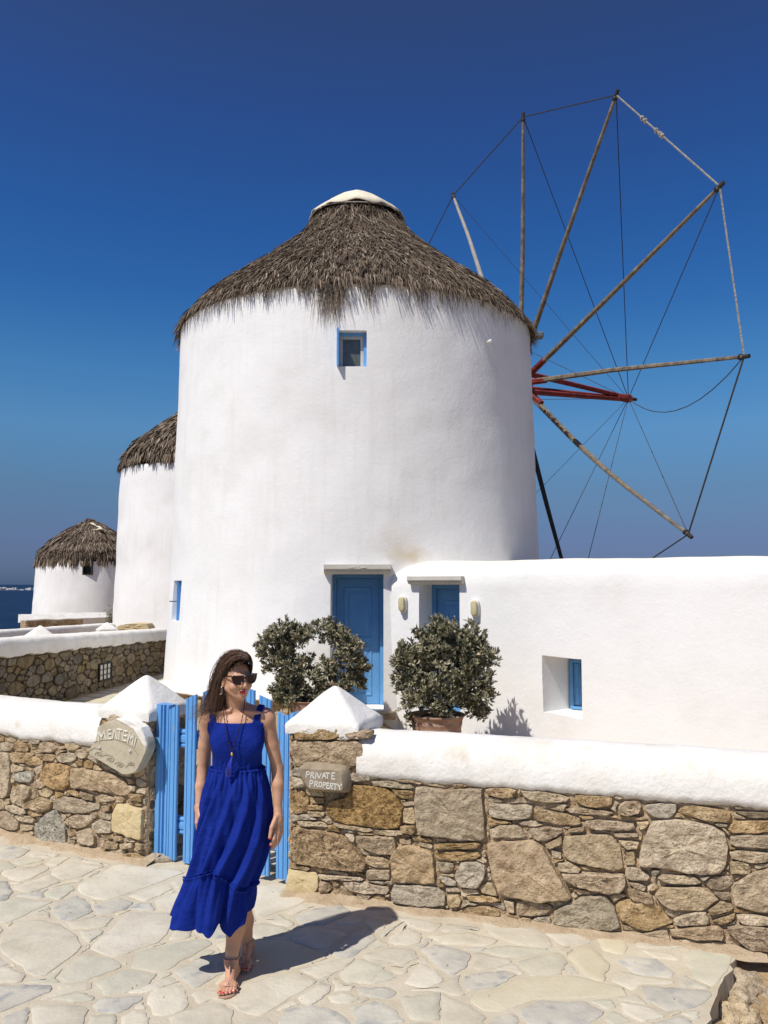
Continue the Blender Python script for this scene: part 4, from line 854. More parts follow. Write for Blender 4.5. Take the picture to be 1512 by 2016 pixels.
# upper window: blue lining, white sash, pane, open shutter
fw=MB(); 
for b in ((0,.035,0,WH),(WW-.055,WW,0,WH),(.035,WW-.055,WH-.055,WH)): fw.add(*box_local(WO,wex,ZV,wen,b[0],b[1],b[2],b[3],-.22,-.12))
wf=fw.build('window_frame',BLUE,mill)
sf=MB(); a0,a1,b0,b1=.035,WW-.055,.0,WH-.055
for b in ((a0,a0+.045,b0,b1),(a1-.05,a1,b0,b1),(a0+.045,a1-.05,b1-.05,b1),(a0+.045,a1-.05,b0,b0+.045)): sf.add(*box_local(WO,wex,ZV,wen,*b,-.19,-.145))
sf.build('sash',WPAINT,wf); MB().add(*box_local(WO,wex,ZV,wen,a0+.045,a1-.05,b0+.045,b1-.05,-.18,-.17)).build('window_pane',GLASS,wf)
sh=MB(); sh.add(*box_local(WO,wex,ZV,wen,-.004,.028,.0,WH+.01,-.10,.13)); sh.add(*box_local(WO,wex,ZV,wen,.028,.036,.05,WH-.05,-.06,.08)); sh.build('shutter',BLUE,mill)
# side window shutters
H_=s1.z-s0.z; sw=MB(); sw.add(*box_local(SO,sex,ZV,sen,-.20,.04,.02,H_-.02,-.19,-.13)); sw.add(*box_local(SO,sex,ZV,sen,.045,.27,.02,H_-.02,-.19,-.13)); 
s_=sw.build('side_window',BLUE,mill); MB().add(*box_local(SO,sex,ZV,sen,-.012,.02,.0,H_,-.13,-.02)).build('glazing_bar',BLUE,s_)
MB().tube([SO+ZV*(H_*.48)+sen*-.05,SO+ZV*(H_*.48)+sen*.10-sex*.05],.012,6).build('shutter_hook',METAL,mill)
# small bracket on the wall
b0=cylhit(957,674,3.58); bx,bn=rot_to(b0); MB().tube([b0-bn*.04,b0+bn*.10],[.028,.02],8).sphere(b0+bn*.1,.035).build('wall_bracket',LAMPB,mill)
# pilaster right of the door
pq=cylhit(757,1260,3.66)
# whitewashed plinth round the foot with rough stone face
def plinth():
    a0=math.atan2(G(352,1356,.2).y-MC.y,G(352,1356,.2).x-MC.x); 
    aa=math.radians(-128),math.radians(-98)
    aa=(math.radians(-150),math.atan2(DYF-MC.y,DL.x-.12-MC.x)); n=60; vs=[]
    prof=[(3.70,.30),(3.95,.285),(4.12,.262),(4.17,.235),(4.165,.205),(4.11,.195),(4.09,-.05),(3.6,-.05)]
    for i in range(n+1):
        a=aa[0]+(aa[1]-aa[0])*i/n; 
        for j,(r_,z) in enumerate(prof):
            p=(math.cos(a)*r_,math.sin(a)*r_,z); l=.03*nz(p,2,4)+.02*nz(p,7,5); vs.append(MC+Vector((math.cos(a)*(r_+l),math.sin(a)*(r_+l),z+(l if 0<j<6 else 0)*.7)))
    m=len(prof); fs=[];mi=[]
    for i in range(n):
        for j in range(m): fs.append((i*m+j,(i+1)*m+j,(i+1)*m+(j+1)%m,i*m+(j+1)%m)); mi.append(1 if j>=5 else 0)
    fs+= [tuple(range(m)),tuple(n*m+j for j in range(m-1,-1,-1))]; mi+=[0,0]
    o=obj('plinth',vs,fs,[CAPM,MORT],mill,True); o.data.polygons.foreach_set('material_index',mi)
    for i in range(26):
        a=aa[0]+(aa[1]-aa[0])*(i+.5)/26; d=Vector((math.cos(a),math.sin(a),0)); t=Vector((-d.y,d.x,0)); hw=.5*(aa[1]-aa[0])/26*4.1*random.uniform(.75,.96)
        z0=.0; z1=random.uniform(.13,.18)
        stone([(-hw,z0),(hw*.9,z0-.01),(hw,z1),(-hw*.95,z1*.95)],MC+d*4.09,t,ZV,d,.02,ST[random.choice(['tan','yellow','pale'])],o,'stone',back=.03,n=12)
plinth()
# roof
RP=[(.70,9.80),(.90,9.58),(1.13,9.24),(1.50,8.87),(1.97,8.47),(2.42,8.11),(2.87,7.78),(3.2,7.48),(3.46,7.18),(3.59,7.02)]
ang=lambda u: None
aT=math.atan2(-1,(680-704)/342.0*1.0)   # long tuft above the window
roof=thatch(MC,RP,mill,85000,3,wd=.0075,rows=.13,fringe=.45,special=[(-math.pi/2-.10,.035,.85,420),(-math.pi/2-.05,.02,.7,180),(-math.pi/2+.10,.018,.6,120),(-math.pi/2-.19,.02,.45,110),(-math.pi/2+.33,.05,.5,260),(-math.pi/2+.52,.07,.5,260),(-math.pi/2+.8,.12,.5,300),(-math.pi/2-.7,.05,.4,120),(math.pi*.985,.05,.65,220),(-.12,.08,.3,200)])
def canvas():
    n=72; rings=[(.0,10.25),(.22,10.20),(.46,10.06),(.68,9.90),(.85,9.76),(1.0,9.60)]; vs=[]
    for j,(r_,z) in enumerate(rings):
        for k in range(n):
            a=2*math.pi*k/n; w_=(j/5)**2
            s=abs(math.sin(a*5.5+.6)); rr=r_+.012*math.sin(a*23)*w_+.02*nz((math.cos(a),math.sin(a),j),2,6); zz=z+.055*w_*(s-.3)+.03*nz((math.cos(a)*2,math.sin(a)*2,j*.3),1.6,2)*w_
            vs.append(MC+Vector((math.cos(a)*rr,math.sin(a)*rr,zz)))
    fs=[(j*n+k,j*n+(k+1)%n,(j+1)*n+(k+1)%n,(j+1)*n+k) for j in range(len(rings)-1) for k in range(n)]
    o=obj('roof_canvas',vs,fs,CLOTH,mill,True); m=o.modifiers.new('s','SOLIDIFY'); m.thickness=.02
canvas()
mb=MB(); pts=[MC+Vector((math.cos(a)*(1.0+.015*math.sin(7*a)),math.sin(a)*(1.0+.015*math.sin(7*a)),9.60+.02*math.sin(5*a))) for a in np.linspace(0,2*math.pi,50)]; mb.tube(pts,.016,5); mb.build('tie_rope',ROPEW,mill)
# ---- sail wheel (axle, twelve spars, bowsprit braces, ropes)
AZ,TI=.50922,.03558; HD,HZ,HR,PH,BL=4.215,6.492,6.178,1.1766,3.687
wn=Vector((math.cos(AZ)*math.cos(TI),math.sin(AZ)*math.cos(TI),math.sin(TI)))
HC=MC+ZV*HZ+wn*HD; we1=ZV.cross(wn).normalized(); we2=wn.cross(we1)
wheel=MB(); wheel.tube([MC+ZV*HZ+wn*2.6,HC+wn*.30],[.2,.19],14); ax=wheel.build('sail_axle',REDP,mill,True); autosmooth(ax,40)
pix=[(892,385),(1030,230),(1213,187),(1417,367),(1465,702),(1355,1052),(1133,1200)]
tips=[]
for k in range(12):
    if k<7: tips.append(HIT(*pix[k],HC,wn))
    else:
        a=PH+math.pi/6*k; tips.append(HC+we1*(math.cos(a)*HR)+we2*(math.sin(a)*HR))
WOODL=mat('bleached_spar',[(.34,.30,.24),(.50,.46,.39)],scale=7,rough=.85,bump=.5,bscale=60,spec=.1)
def spar(k):
    t=tips[k]; d=(t-HC).normalized(); s=wn.cross(d); off=.11 if k%2 else -.11
    base=HC+wn*off*.5; 
    if k==0: pts=[base,base+d*2.5+s*.05,t-d*1.6+s*.05,t]
    elif k==1: pts=[base+s*-.0,base+d*3+s*.02,t]
    elif k==5: pts=[base,base+d*2.6+s*.16,t-d*2+s*.13,t]
    elif k==4: pts=[base,base+d*3+s*-.04,t]
    else: pts=[base,base+d*3,t]
    m=DARKW if k==6 else (WOODL if k==0 else WOOD)  # lower spar gets dark timber: the tower's shade put into its colour
    mb=MB()
    for i in range(len(pts)-1):
        pass
    # square-ish timber with softened arrises
    L=[]; n=10
    def bez(T):
        x=T*(len(pts)-1); i=min(int(x),len(pts)-2); return pts[i].lerp(pts[i+1],x-i)
    P=[bez(j/n) for j in range(n+1)]; Rr=[.095-.048*j/n for j in range(n+1)]
    vs=[];c8=[(1,.55),(.55,1),(-.55,1),(-1,.55),(-1,-.55),(-.55,-1),(.55,-1),(1,-.55)]
    for p,r_ in zip(P,Rr):
        l=.006*nz(p,3,k)
        for a,b in c8: vs.append(p+s*(a*r_*.62+l)+wn*(b*r_*.62))
    fs=[(i*8+j,i*8+(j+1)%8,(i+1)*8+(j+1)%8,(i+1)*8+j) for i in range(n) for j in range(8)]+[tuple(range(7,-1,-1)),tuple(n*8+j for j in range(8))]
    mb.add(vs,fs); o=mb.build('sail_spar',m,mill,False)
    # red painted root sleeve
    rl=1.05 if k==4 else .95
    if k in (3,5,6,7,2,1,0,8,9,10,11):
        rl={2:.75,3:.98,5:.95}.get(k,.9)
    vs=[];
    for f,r_ in ((.0,.105),(rl,.092)):
        p=base+d*f
        for a,b in c8: vs.append(p+s*(a*r_*.66)+wn*(b*r_*.66))
    MB().add(vs,[(j,(j+1)%8,8+(j+1)%8,8+j) for j in range(8)]+[tuple(range(7,-1,-1)),tuple(8+j for j in range(8))]).build('spar_root',REDP,o)
    MB().tube([t-d*.10,t-d*.055],[.052,.055],8).tube([t-d*.02,t+d*.10],[.042,.038],8).build('rope_lashing',DARKW,o)
for k in range(12): spar(k)
BT=HIT(1240,785,HC+wn*BL,Vector((0,-1,0)))
bw=MB(); 
for k in range(12):
    if k not in (0,2,4,6,8,10): continue
    a=PH+math.pi/6*k+.26
bs=MB(); d=(BT-HC).normalized()
ra=HIT(1062,742,HC+wn*.15,Vector((0,-1,0))); rb=HIT(1052,768,HC+wn*.15,Vector((0,-1,0)))
up2=we2
def beam(mb,a,b,r0,r1,n=4):
    mb.tube([a,a.lerp(b,.5),b],[r0,(r0+r1)/2,r1],6)
beam(bs,HC+wn*.05+ZV*.30,BT-d*.05+ZV*.02,.068,.055); beam(bs,HC+wn*.05-ZV*.16,BT-d*.05-ZV*.03,.068,.055); beam(bs,HC+wn*.0+we1*.3,BT-d*.05+we1*.03,.066,.05)
bsp=bs.build('bowsprit_brace',REDP,mill)
hb=MB(); hb.tube([BT-d*.45,BT-d*.1,BT-d*.0],[.09,.105,.11],7); hb.build('bowsprit_head',REDP,bsp); MB().tube([BT-d*.1,BT+d*.22],[.05,.045],8).build('bowsprit_pin',DARKW,bsp)
def rope(a,b,r=.012,sag=0,m=ROPE,name='rope',n=10,knots=None):
    pts=[a.lerp(b,i/n)-ZV*(sag*4*(i/n)*(1-i/n)) for i in range(n+1)]; mb=MB(); mb.tube(pts,r,5)
    if knots:
        for t in knots: p=a.lerp(b,t); mb.sphere(p,.05,6,4); mb.tube([p-ZV*.06,p+ZV*.05],[.03,.02],5)
    mb.build(name,m,mill)
for k in range(12):
    j=(k+1)%12
    pale=k in(2,3); rope(tips[k],tips[j],.017 if k in (2,3,4) else .014,m=ROPEW if pale else ROPE,knots=[.28,.31,.42,.46,.48] if k==2 else None,name='rim_rope')
for k in range(12):
    if k in (9,): continue
    sg={4:.62}.get(k,0); r_={0:.006,7:.008,8:.006}.get(k,.010 if k<5 else .0075)
    rope(BT-d*.05,tips[k],r_,sag=sg,name='stay_cable',m=ROPE)
# bit of sheet metal under the eave near the hub
q=HIT(1051,660,MC+ZV*0+Vector((0,1,0)),Vector((0,-1,0)))
MB().rbox(MC+Vector((3.70,-.55,7.0)),(.16,.22,.12),b=.03).build('eave_flashing',METAL,mill)
# ---- second and third mill
def simple_mill(c,R0,R1,ze,za,label,seed,N,zb=0,win=None,wdt=.03):
    m=tag(empty('windmill',Vector((c[0],c[1],zb))),label,'windmill','round white windmills with thatched roofs'); C=Vector((c[0],c[1],0))
    t=tower_mesh('tower_wall',C,[(R0,zb-1),(R0*.99,zb),(R1,ze-.09*(za-ze))],PL,m,n=96,lump=.05,seed=seed,zstep=.3)
    if win: win(t,m,C)
    h=za-ze
    RPm=[(.25*R1,ze+.93*h),(.42*R1,ze+.73*h),(.62*R1,ze+.54*h),(.83*R1,ze+.34*h),(.95*R1,ze+.16*h),(R1*1.0,ze+.02)]
    if seed==22: RPm=[(.02*R1,za),(.12*R1,ze+.92*h),(.42*R1,ze+.72*h),(.70*R1,ze+.48*h),(.90*R1,ze+.24*h),(.96*R1,ze+.09*h),(R1*.99,ze-.06*h)]
    thatch(C,RPm,m,N,seed,wd=wdt,rows=.26,len_=(.25,.45),fringe=.7 if seed==21 else .3)
    return m
M2D=34.7; M2=((409-756)/FPX*M2D,M2D)
simple_mill(M2,3.76,3.56,6.88,9.75,'second white windmill with thatched roof, half hidden behind the large one',21,26000,zb=0)
M3D=45.0
def win3(t,m,C):
    q=Vector((C.x+.02,C.y-2.72,0)); p0=W(160,1132,C.y-2.75); p1=W(180,1106,C.y-2.75)
    O=Vector((p0.x,C.y-2.62,p0.z)); ww,hh=p1.x-p0.x,p1.z-p0.z+.25
    cut(t,[box_local(O,Vector((1,0,0)),ZV,Vector((0,-1,0)),0,ww,0,hh,-.3,.6)])
    a=MB()
    for b in ((0,.05,0,hh),(ww-.05,ww,0,hh),(.05,ww-.05,0,.06)): a.add(*box_local(O,Vector((1,0,0)),ZV,Vector((0,-1,0)),*b,-.2,.0))
    f=a.build('window_frame',DARKW,m); MB().add(*box_local(O,Vector((1,0,0)),ZV,Vector((0,-1,0)),.05,ww-.05,.06,hh,-.28,-.2)).build('window_pane',BLACKM,f)
p3=W(176,1105,M3D)
m3=simple_mill((p3.x,M3D),2.82,2.66,W(154,1101,M3D).z,W(172,1022,M3D).z,'small squat windmill far left by the sea, thatch with white cloth at its peak',22,20000,zb=W(75,1211,42).z-.2,win=win3,wdt=.034)
tp=W(172,1020,M3D); MB().tube([tp-ZV*.4,tp-ZV*.02],[.09,.07],8).build('finial',REDP,m3)
cl=MB(); a=[W(178,1030,M3D-.5),W(190,1036,M3D-.9),W(203,1042,M3D-1.2),W(190,1043,M3D-1.1),W(172,1048,M3D-.9)]
for i in range(len(a)-1): cl.tube([a[i],a[i].lerp(a[i+1],.5)+Vector((0,-.04,.03)),a[i+1]],[.03,.06,.03],6)
cl.build('tied_cloth',CLOTH,m3,True)
# ================================================================== white house built against the mill
HA=Vector((.15,13.25,0)); hex_=Vector((.885,-.466,0)).normalized(); hen=Vector((hex_.y,-hex_.x,0)).normalized()
if hen.y>0: hen=-hen
hb_=-hen
house=tag(empty('white_house',HA+hex_*4),'low white plastered house with blue door and small deep window beside the large windmill','house')
def hhit(u,v):
    q=HIT(u,v,HA,hen); return (q-HA).dot(hex_),q.z
def build_house():
    top=2.37; prof=[(0,-.6),(0,.4),(0,1.0),(0,1.6),(0,1.95),(0,2.12),(-.03,2.22),(-.09,2.30),(-.19,2.355),(-.32,2.37),(-.6,2.37),(-1.2,2.36),(-2.05,2.36),(-2.05,-.6)]
    Lh=11.0; n=220; vs=[]; m=len(prof)
    for i in range(n+1):
        x=-.03+Lh*i/n
        for (d,z) in prof:
            # top rounds down at the end that meets the mill
            dz=0; 
            k=max(0,min(1,(.62-x)/.95)); zz=z-(.30*(k**2.0))*max(0,min(1,(z-1.2)/1.1))
            p=HA+hex_*x+hen*d+ZV*zz; l=.014*nz(p,.8,7)+.006*nz(p,2.6,8)
            edge=.02*nz(p,1.7,9) if z>2.1 else 0
            vs.append(p+hen*l*1.2+ZV*edge)
    fs=[(i*m+j,(i+1)*m+j,(i+1)*m+(j+1)%m,i*m+(j+1)%m) for i in range(n) for j in range(m)]
    fs+=[tuple(range(m)),tuple(n*m+j for j in range(m-1,-1,-1))]
    bm=bmesh.new(); V=[bm.verts.new(v) for v in vs]
    for f in fs: bm.faces.new([V[k] for k in f])
    bmesh.ops.recalc_face_normals(bm,faces=bm.faces); me=bpy.data.meshes.new('house_wall'); bm.to_mesh(me); bm.free()
    m2=mat('house_lime_plaster',[(.80,.79,.755),(.85,.842,.815),(.87,.862,.84)],scale=1.1,rough=.9,bump=.35,bscale=22,bump2=.3,b2scale=1.6,spec=.12)
    t=m2.node_tree; N=t.nodes; L=t.links; b=N[m2['bsdf']]; old=b.inputs['Base Color'].links[0].from_socket
    g=N.new('ShaderNodeNewGeometry'); s=N.new('ShaderNodeSeparateXYZ'); L.new(g.outputs['Position'],s.inputs[0])
    n=N.new('ShaderNodeTexNoise'); n.inputs['Scale'].default_value=2.2; n.inputs['Detail'].default_value=5; L.new(g.outputs['Position'],n.inputs['Vector'])
    a=N.new('ShaderNodeMath'); a.operation='MULTIPLY_ADD'; a.inputs[1].default_value=.10; L.new(n.outputs['Fac'],a.inputs[0]); L.new(s.outputs['Z'],a.inputs[2])
    r=N.new('ShaderNodeMapRange'); r.inputs[1].default_value=2.20; r.inputs[2].default_value=2.34; r.inputs[4].default_value=.85; L.new(a.outputs[0],r.inputs[0])
    x=N.new('ShaderNodeMix'); x.data_type='RGBA'; L.new(r.outputs[0],x.inputs[0]); L.new(old,x.inputs[6]); x.inputs[7].default_value=(.80,.735,.60,1); L.new(x.outputs[2],b.inputs['Base Color'])
    return link('house_wall',me,m2,house,True)
hw=build_house()
x0,_=hhit(825,1200); x1,_=hhit(905,1200); _,zt=hhit(865,1151)
w0,wz0=hhit(1068,1402); w1,_=hhit(1145,1350); _,wz1=hhit(1105,1291)
wz0=hhit(1100,1410)[1]
print('house door',x0,x1,zt,'win',w0,w1,wz0,wz1)
BD=.62
def hb(u,v,d):
    q=HIT(u,v,HA-hen*d,hen); return (q-HA).dot(hex_),q.z
fa=[hhit(1070,1402),hhit(1146,1417),hhit(1145,1298),hhit(1068,1290)]; ba=[hb(1127,1394,BD),None,None,hb(1127,1297,BD)]
ba[1]=(fa[1][0]+.02,ba[0][1]); ba[2]=(fa[2][0]+.02,ba[3][1])
def hp3(p,d): return HA+hex_*p[0]+ZV*p[1]+hen*d
fo_=[(f[0]+(f[0]-b[0])*.4,f[1]+(f[1]-b[1])*.4) for f,b in zip(fa,ba)]
WCUT=([hp3(p,.4*BD) for p in fo_]+[hp3(p,-BD) for p in ba],[(0,1,2,3),(7,6,5,4),(0,4,5,1),(1,5,6,2),(2,6,7,3),(3,7,4,0)])
cut(hw,[box_local(HA,hex_,ZV,hen,x0,x1,-.28,zt,-.62,.5),WCUT])
panel_door('door',HA+hex_*x0-hen*.56+ZV*-.28,hex_,hen,x1-x0,zt+.28,house,DBLUE,frame=.07,panels=((.2,.08,.8,.50),(.2,.56,.8,.93)))
l0,_=hhit(808,1140); l1,_=hhit(914,1140); lintel('lintel',HA+hex_*l0-hen*.02+ZV*(zt+.004),hex_,hen,l1-l0,.125,.15,house)
w0=ba[0][0]; w1=ba[1][0]; wz0=ba[0][1]; wz1=ba[3][1]; WWd=w1-w0; hh=wz1-wz0; WB=HA-hen*(BD-.5)
f_=MB()
for b in ((0,.05,0,hh),(WWd-.05,WWd,0,hh),(.05,WWd-.05,hh-.05,hh),(.05,WWd-.05,0,.05)): f_.add(*box_local(WB+hex_*w0+ZV*wz0,hex_,ZV,hen,b[0],b[1],b[2]+.002,b[3]-.002,-.47,-.38))
f2=f_.build('window_frame',DBLUE,house)
for a,b in ((.055,WWd/2-.004),(WWd/2+.004,WWd-.055)):
    s=MB(); s.add(*box_local(WB+hex_*w0+ZV*wz0,hex_,ZV,hen,a,b,.055,hh-.055,-.45,-.41)); so_=s.build('shutter',DBLUE,f2)
    for c_,e in ((.09,.46),(.52,.91)): MB().add(*box_local(WB+hex_*w0+ZV*wz0,hex_,ZV,hen,a+.03,b-.03,hh*c_,hh*e,-.41,-.398)).build('shutter_panel',DBLUE,so_)
# ---- bulkhead lamps
def bulkhead(u,v,label):
    x,z=hhit(u,v); O=HA+hex_*x+ZV*z; M=Matrix.Rotation(math.atan2(hex_.y,hex_.x),3,'Z')
    t=tag(empty('wall_lamp',O),label,'wall lamp','oval bulkhead lamps')
    def capsule(w_,h_,d0,d1,n=12,ins=.012):
        vs=[];fs=[]
        out=[]
        for k in range(2*n):
            a=math.pi*k/(n-1) if k<n else math.pi*(k-1)/(n-1)
            cy=(h_/2-w_/2) if k<n else -(h_/2-w_/2); out.append((math.cos(a)*w_/2,math.sin(a)*w_/2+cy))
        rings=[(1,d0),(1,d1-.01),(.93,d1),(.8,d1+.004)]
        for f,d in rings:
            for a,b in out: vs.append(O+hex_*(a*f)+ZV*(b*(1-(1-f)*.5))+hen*d)
        N=len(out)
        for r_ in range(3):
            for k in range(N): fs.append((r_*N+k,r_*N+(k+1)%N,(r_+1)*N+(k+1)%N,(r_+1)*N+k))
        fs.append(tuple(3*N+k for k in range(N))); return vs,fs
    MB().add(*capsule(.135,.27,-.01,.055)).build('lamp_base',LAMPB,t,True)
    MB().add(*capsule(.10,.225,.052,.105)).build('lamp_glass',LAMPG,t,True)
    MB().box(O+hen*.012-ZV*.15,(.015,.015,.03)).build('cable_gland',LAMPB,t)
bulkhead(795,1189,'oval bulkhead lamp between the tall windmill door and the house door')
bulkhead(937,1197,'oval bulkhead lamp right of the house door lintel')
# ================================================================== yard walls to the left
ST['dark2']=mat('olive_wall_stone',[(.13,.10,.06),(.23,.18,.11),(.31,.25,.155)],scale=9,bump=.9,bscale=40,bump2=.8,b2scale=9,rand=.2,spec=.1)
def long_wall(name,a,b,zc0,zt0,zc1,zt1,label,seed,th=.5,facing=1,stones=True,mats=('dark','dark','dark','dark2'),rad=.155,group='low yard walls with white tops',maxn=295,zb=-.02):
    ex=(b-a); ex.z=0; L=ex.length; ex.normalize(); en=Vector((ex.y,-ex.x,0))*facing
    t=tag(empty(name,a.lerp(b,.5)),label,'wall',group)
    # body
    n=int(L/.25)+1; vs=[]
    for i in range(n+1):
        p=a.lerp(b,i/n); zc=zc0+(zc1-zc0)*i/n; zt=zt0+(zt1-zt0)*i/n
        for d,z in ((-.012,zb-.3),(-.012,zc-.01),(-th,zc-.01),(-th,zb-.3)): vs.append(Vector((p.x,p.y,0))+en*d+ZV*z)
    fs=[(i*4+j,(i+1)*4+j,(i+1)*4+(j+1)%4,i*4+(j+1)%4) for i in range(n) for j in range(4)]+[(0,1,2,3),(n*4+3,n*4+2,n*4+1,n*4)]
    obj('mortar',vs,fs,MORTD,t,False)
    vs=[]; m=9; n2=int(L/.07)+1
    for i in range(n2+1):
        p=a.lerp(b,i/n2); zc=zc0+(zc1-zc0)*i/n2; zt=zt0+(zt1-zt0)*i/n2; h=zt-zc
        for j,(d,z) in enumerate(((-.02,-.02),(.03,0),(.03,h*.45),(.01,h*.8),(-.05,h*.97),(-th*.5,h),(-th+.03,h*.96),(-th-.03,h*.7),(-th-.03,-.02))):
            q=Vector((p.x,p.y,0))+en*d+ZV*(zc+z); l=.014*nz(q,1.5,seed)+.01*nz(q,5,seed)
            q+=en*l+ZV*(l+ (.035*nz(p,5,seed)+.02*nz(p,17,seed) if j<2 else 0)); vs.append(q)
    fs=[(i*m+j,(i+1)*m+j,(i+1)*m+(j+1)%m,i*m+(j+1)%m) for i in range(n2) for j in range(m)]+[tuple(range(m)),tuple(n2*m+j for j in range(m-1,-1,-1))]
    o=obj('coping',vs,fs,CAPM,t,True); autosmooth(o,55)
    if stones:
        f0=lambda X: zc0+(zc1-zc0)*X/L
        cells=fill(0.02,L-.02,zb,max(zc0,zc1),.02,[],lambda X,Y:Y<f0(X)-.01,rad,.014,2.0,seed=seed,minr=.05,nang=18,tries=9000)
        print(name,'stones',len(cells)); cells=cells[:maxn]
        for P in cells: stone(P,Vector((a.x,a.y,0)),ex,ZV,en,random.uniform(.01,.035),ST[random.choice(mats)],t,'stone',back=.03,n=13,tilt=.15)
    return t,ex,en
a=G(-190,1470); b=G(326,1322)
a=G(0,1415); b=G(320,1325); dW=(b-a).normalized(); A0=a-dW*4.0; B0=b+dW*.9
L_=(b-a).length; zc=lambda t:.915+(.745-.915)*t; zt=lambda t:1.19+(.985-1.19)*t
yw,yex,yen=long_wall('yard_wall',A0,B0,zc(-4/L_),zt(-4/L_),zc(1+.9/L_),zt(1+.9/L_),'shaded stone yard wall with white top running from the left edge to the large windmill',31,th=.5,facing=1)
# recessed light in that wall
p=HIT(203,1322,a,yen); 
fl=tag(empty('recessed_wall_light',p),'small caged floodlight set into the shaded yard wall','wall light')
O=Vector((p.x,p.y,p.z)); 
MB().add(*box_local(O,dW,ZV,yen,-.32,.32,-.2,.2,-.03,.02)).build('cement_surround',MORTD,fl)
fr=MB()
for b_ in ((-.27,-.235,-.17,.17),(.235,.27,-.17,.17),(-.235,.235,.14,.17),(-.235,.235,-.17,-.14)): fr.add(*box_local(O,dW,ZV,yen,*b_,-.01,.06))
fr.build('lamp_frame',BLACKM,fl); MB().add(*box_local(O,dW,ZV,yen,-.235,.235,-.14,.14,-.0,.035)).build('lamp_glass',LAMPB,fl)
g=MB()
for x in (-.08,.08): g.add(*box_local(O,dW,ZV,yen,x-.008,x+.008,-.14,.14,.04,.055))
for z in (-.05,.05): g.add(*box_local(O,dW,ZV,yen,-.235,.235,z-.006,z+.006,.055,.065))
g.build('guard_bars',BLACKM,fl)
# low wall behind (white above, dark shade band below)
a2=W(-60,1245,24); b2=W(228,1233,31.5)
long_wall('low_wall',Vector((a2.x,a2.y,0)),Vector((b2.x,b2.y,0)),.32,.62,.26,.54,'long low white-topped wall just behind the yard wall at far left',33,th=.45,facing=1,stones=False,zb=-.2)
def post(u,v,y,wd,z0,h,label,seed,g_='white pyramid capped posts behind the yard wall'):
    p=W(u,v,y); ex=Vector((.86,.5,0)); en=Vector((.5,-.86,0)); t=tag(empty('stone_post',Vector((p.x,p.y,0))),label,'post',g_)
    O=p-ex*wd/2+en*wd/2; O.z=0
    MB().add(*box_local(O,ex,ZV,en,0.02,wd-.02,-.2,z0,-wd+.02,-.02)).build('post_shaft',ST['dark'],t)
    pyramid_cap('pyramid_cap',O,ex,en,wd,wd,z0,h,t,seed,over=.06)
post(79,1238,22.5,.62,.56,.28,'white pyramid-capped post at the far left, nearer of the two behind the yard wall',41)
post(211,1233,27,.5,.50,.22,'white pyramid-capped post beside the tan rock slab behind the yard wall',42)
# stone wall below the small mill
c0=W(50,1238,37); c1=W(213,1237,40)
tw=tag(empty('terrace_wall',c0.lerp(c1,.5)),'low terrace wall below the small mill, half bare stone and half whitewashed','wall')
c0.z=c1.z=0; ex=(c1-c0).normalized(); en=Vector((ex.y,-ex.x,0)); Lw=(c1-c0).length; zs=W(100,1220,38).z; zt_=W(100,1208,38.5).z
MB().add(*box_local(c0,ex,ZV,en,0,Lw*.67,-.5,zs,-.5,0)).build('mortar',MORT,tw)
MB().rbox(c0+ex*(Lw*.835)-en*.25+ZV*((zs-.5)/2+.0),(Lw*.33,.53,zs+.5),M=Matrix.Rotation(math.atan2(ex.y,ex.x),3,'Z'),b=.04).build('white_section',CAPM,tw)
vs=[];n=40
for i in range(n+1):
    p=c0+ex*(Lw*i/n); 
    for d,z in ((.05,zs-.02),(.05,zs+.03),(-.25,zt_),(-.75,zt_),(-.75,zs-.1)): q=p+en*d+ZV*z; vs.append(q+ZV*.03*nz(q,1.6,3)+en*.03*nz(q,2,4))
o=obj('coping',vs,[(i*5+j,(i+1)*5+j,(i+1)*5+(j+1)%5,i*5+(j+1)%5) for i in range(n) for j in range(5)]+[(0,1,2,3,4),tuple(n*5+j for j in range(4,-1,-1))],CAPM,tw,True); autosmooth(o,30)
for P in fill(.02,Lw*.67-.02,zs-.75,zs-.02,.02,[],lambda X,Y:np.ones(X.shape,bool),.24,.03,1.5,seed=44,minr=.05,nang=12)[:80]: stone(P,c0,ex,ZV,en,.03,ST[random.choice(['tan','pale','brown','tang'])],tw,'stone',back=.03,n=12)
# rock slab on the wall by the second mill
sl=tag(empty('stone_bench',W(262,1238,29)),'tan flat stone slab at the foot of the second windmill','stone slab')
P=[(u,v) for u,v in ((228,1241),(233,1231),(262,1227),(290,1228),(296,1240))]
p0=W(228,1241,29); Q=[((W(u,v,29)-p0).x,(W(u,v,29)-p0).z) for u,v in P]
stone(Q,p0,Vector((1,0,0)),ZV,Vector((0,-1,0)),.1,ST['yellow'],sl,'slab_top',back=.7,n=20)
MB().rbox((p0.x+.62,29.3,p0.z/2-.05),(1.2,.55,p0.z+.2),b=.05).build('slab_base',CAPM,sl)
sh_=tag(empty('dark_shrub',W(222,1240,34)),'small dark shrub in the gap left of the second windmill','shrub')
rg=np.random.default_rng(5); cN=900; c=np.array(W(222,1222,34)); Pp=c+rg.normal(0,1,(cN,3))*np.array([.14,.12,.22]); dv=rg.normal(0,1,(cN,3)); dv/=np.linalg.norm(dv,axis=1)[:,None]; sv=np.cross(dv,rg.normal(0,1,(cN,3))); sv/=np.linalg.norm(sv,axis=1)[:,None]
V=np.stack([Pp-sv*.015,Pp+dv*.07,Pp+sv*.015,Pp-dv*.03],1).reshape(-1,3); i=np.arange(cN)[:,None]*4
fast('foliage',V,i+np.array([[0,1,2,3]]),LEAF,sh_,attr=np.repeat(rg.random(cN)*.35,4),kind='stuff')
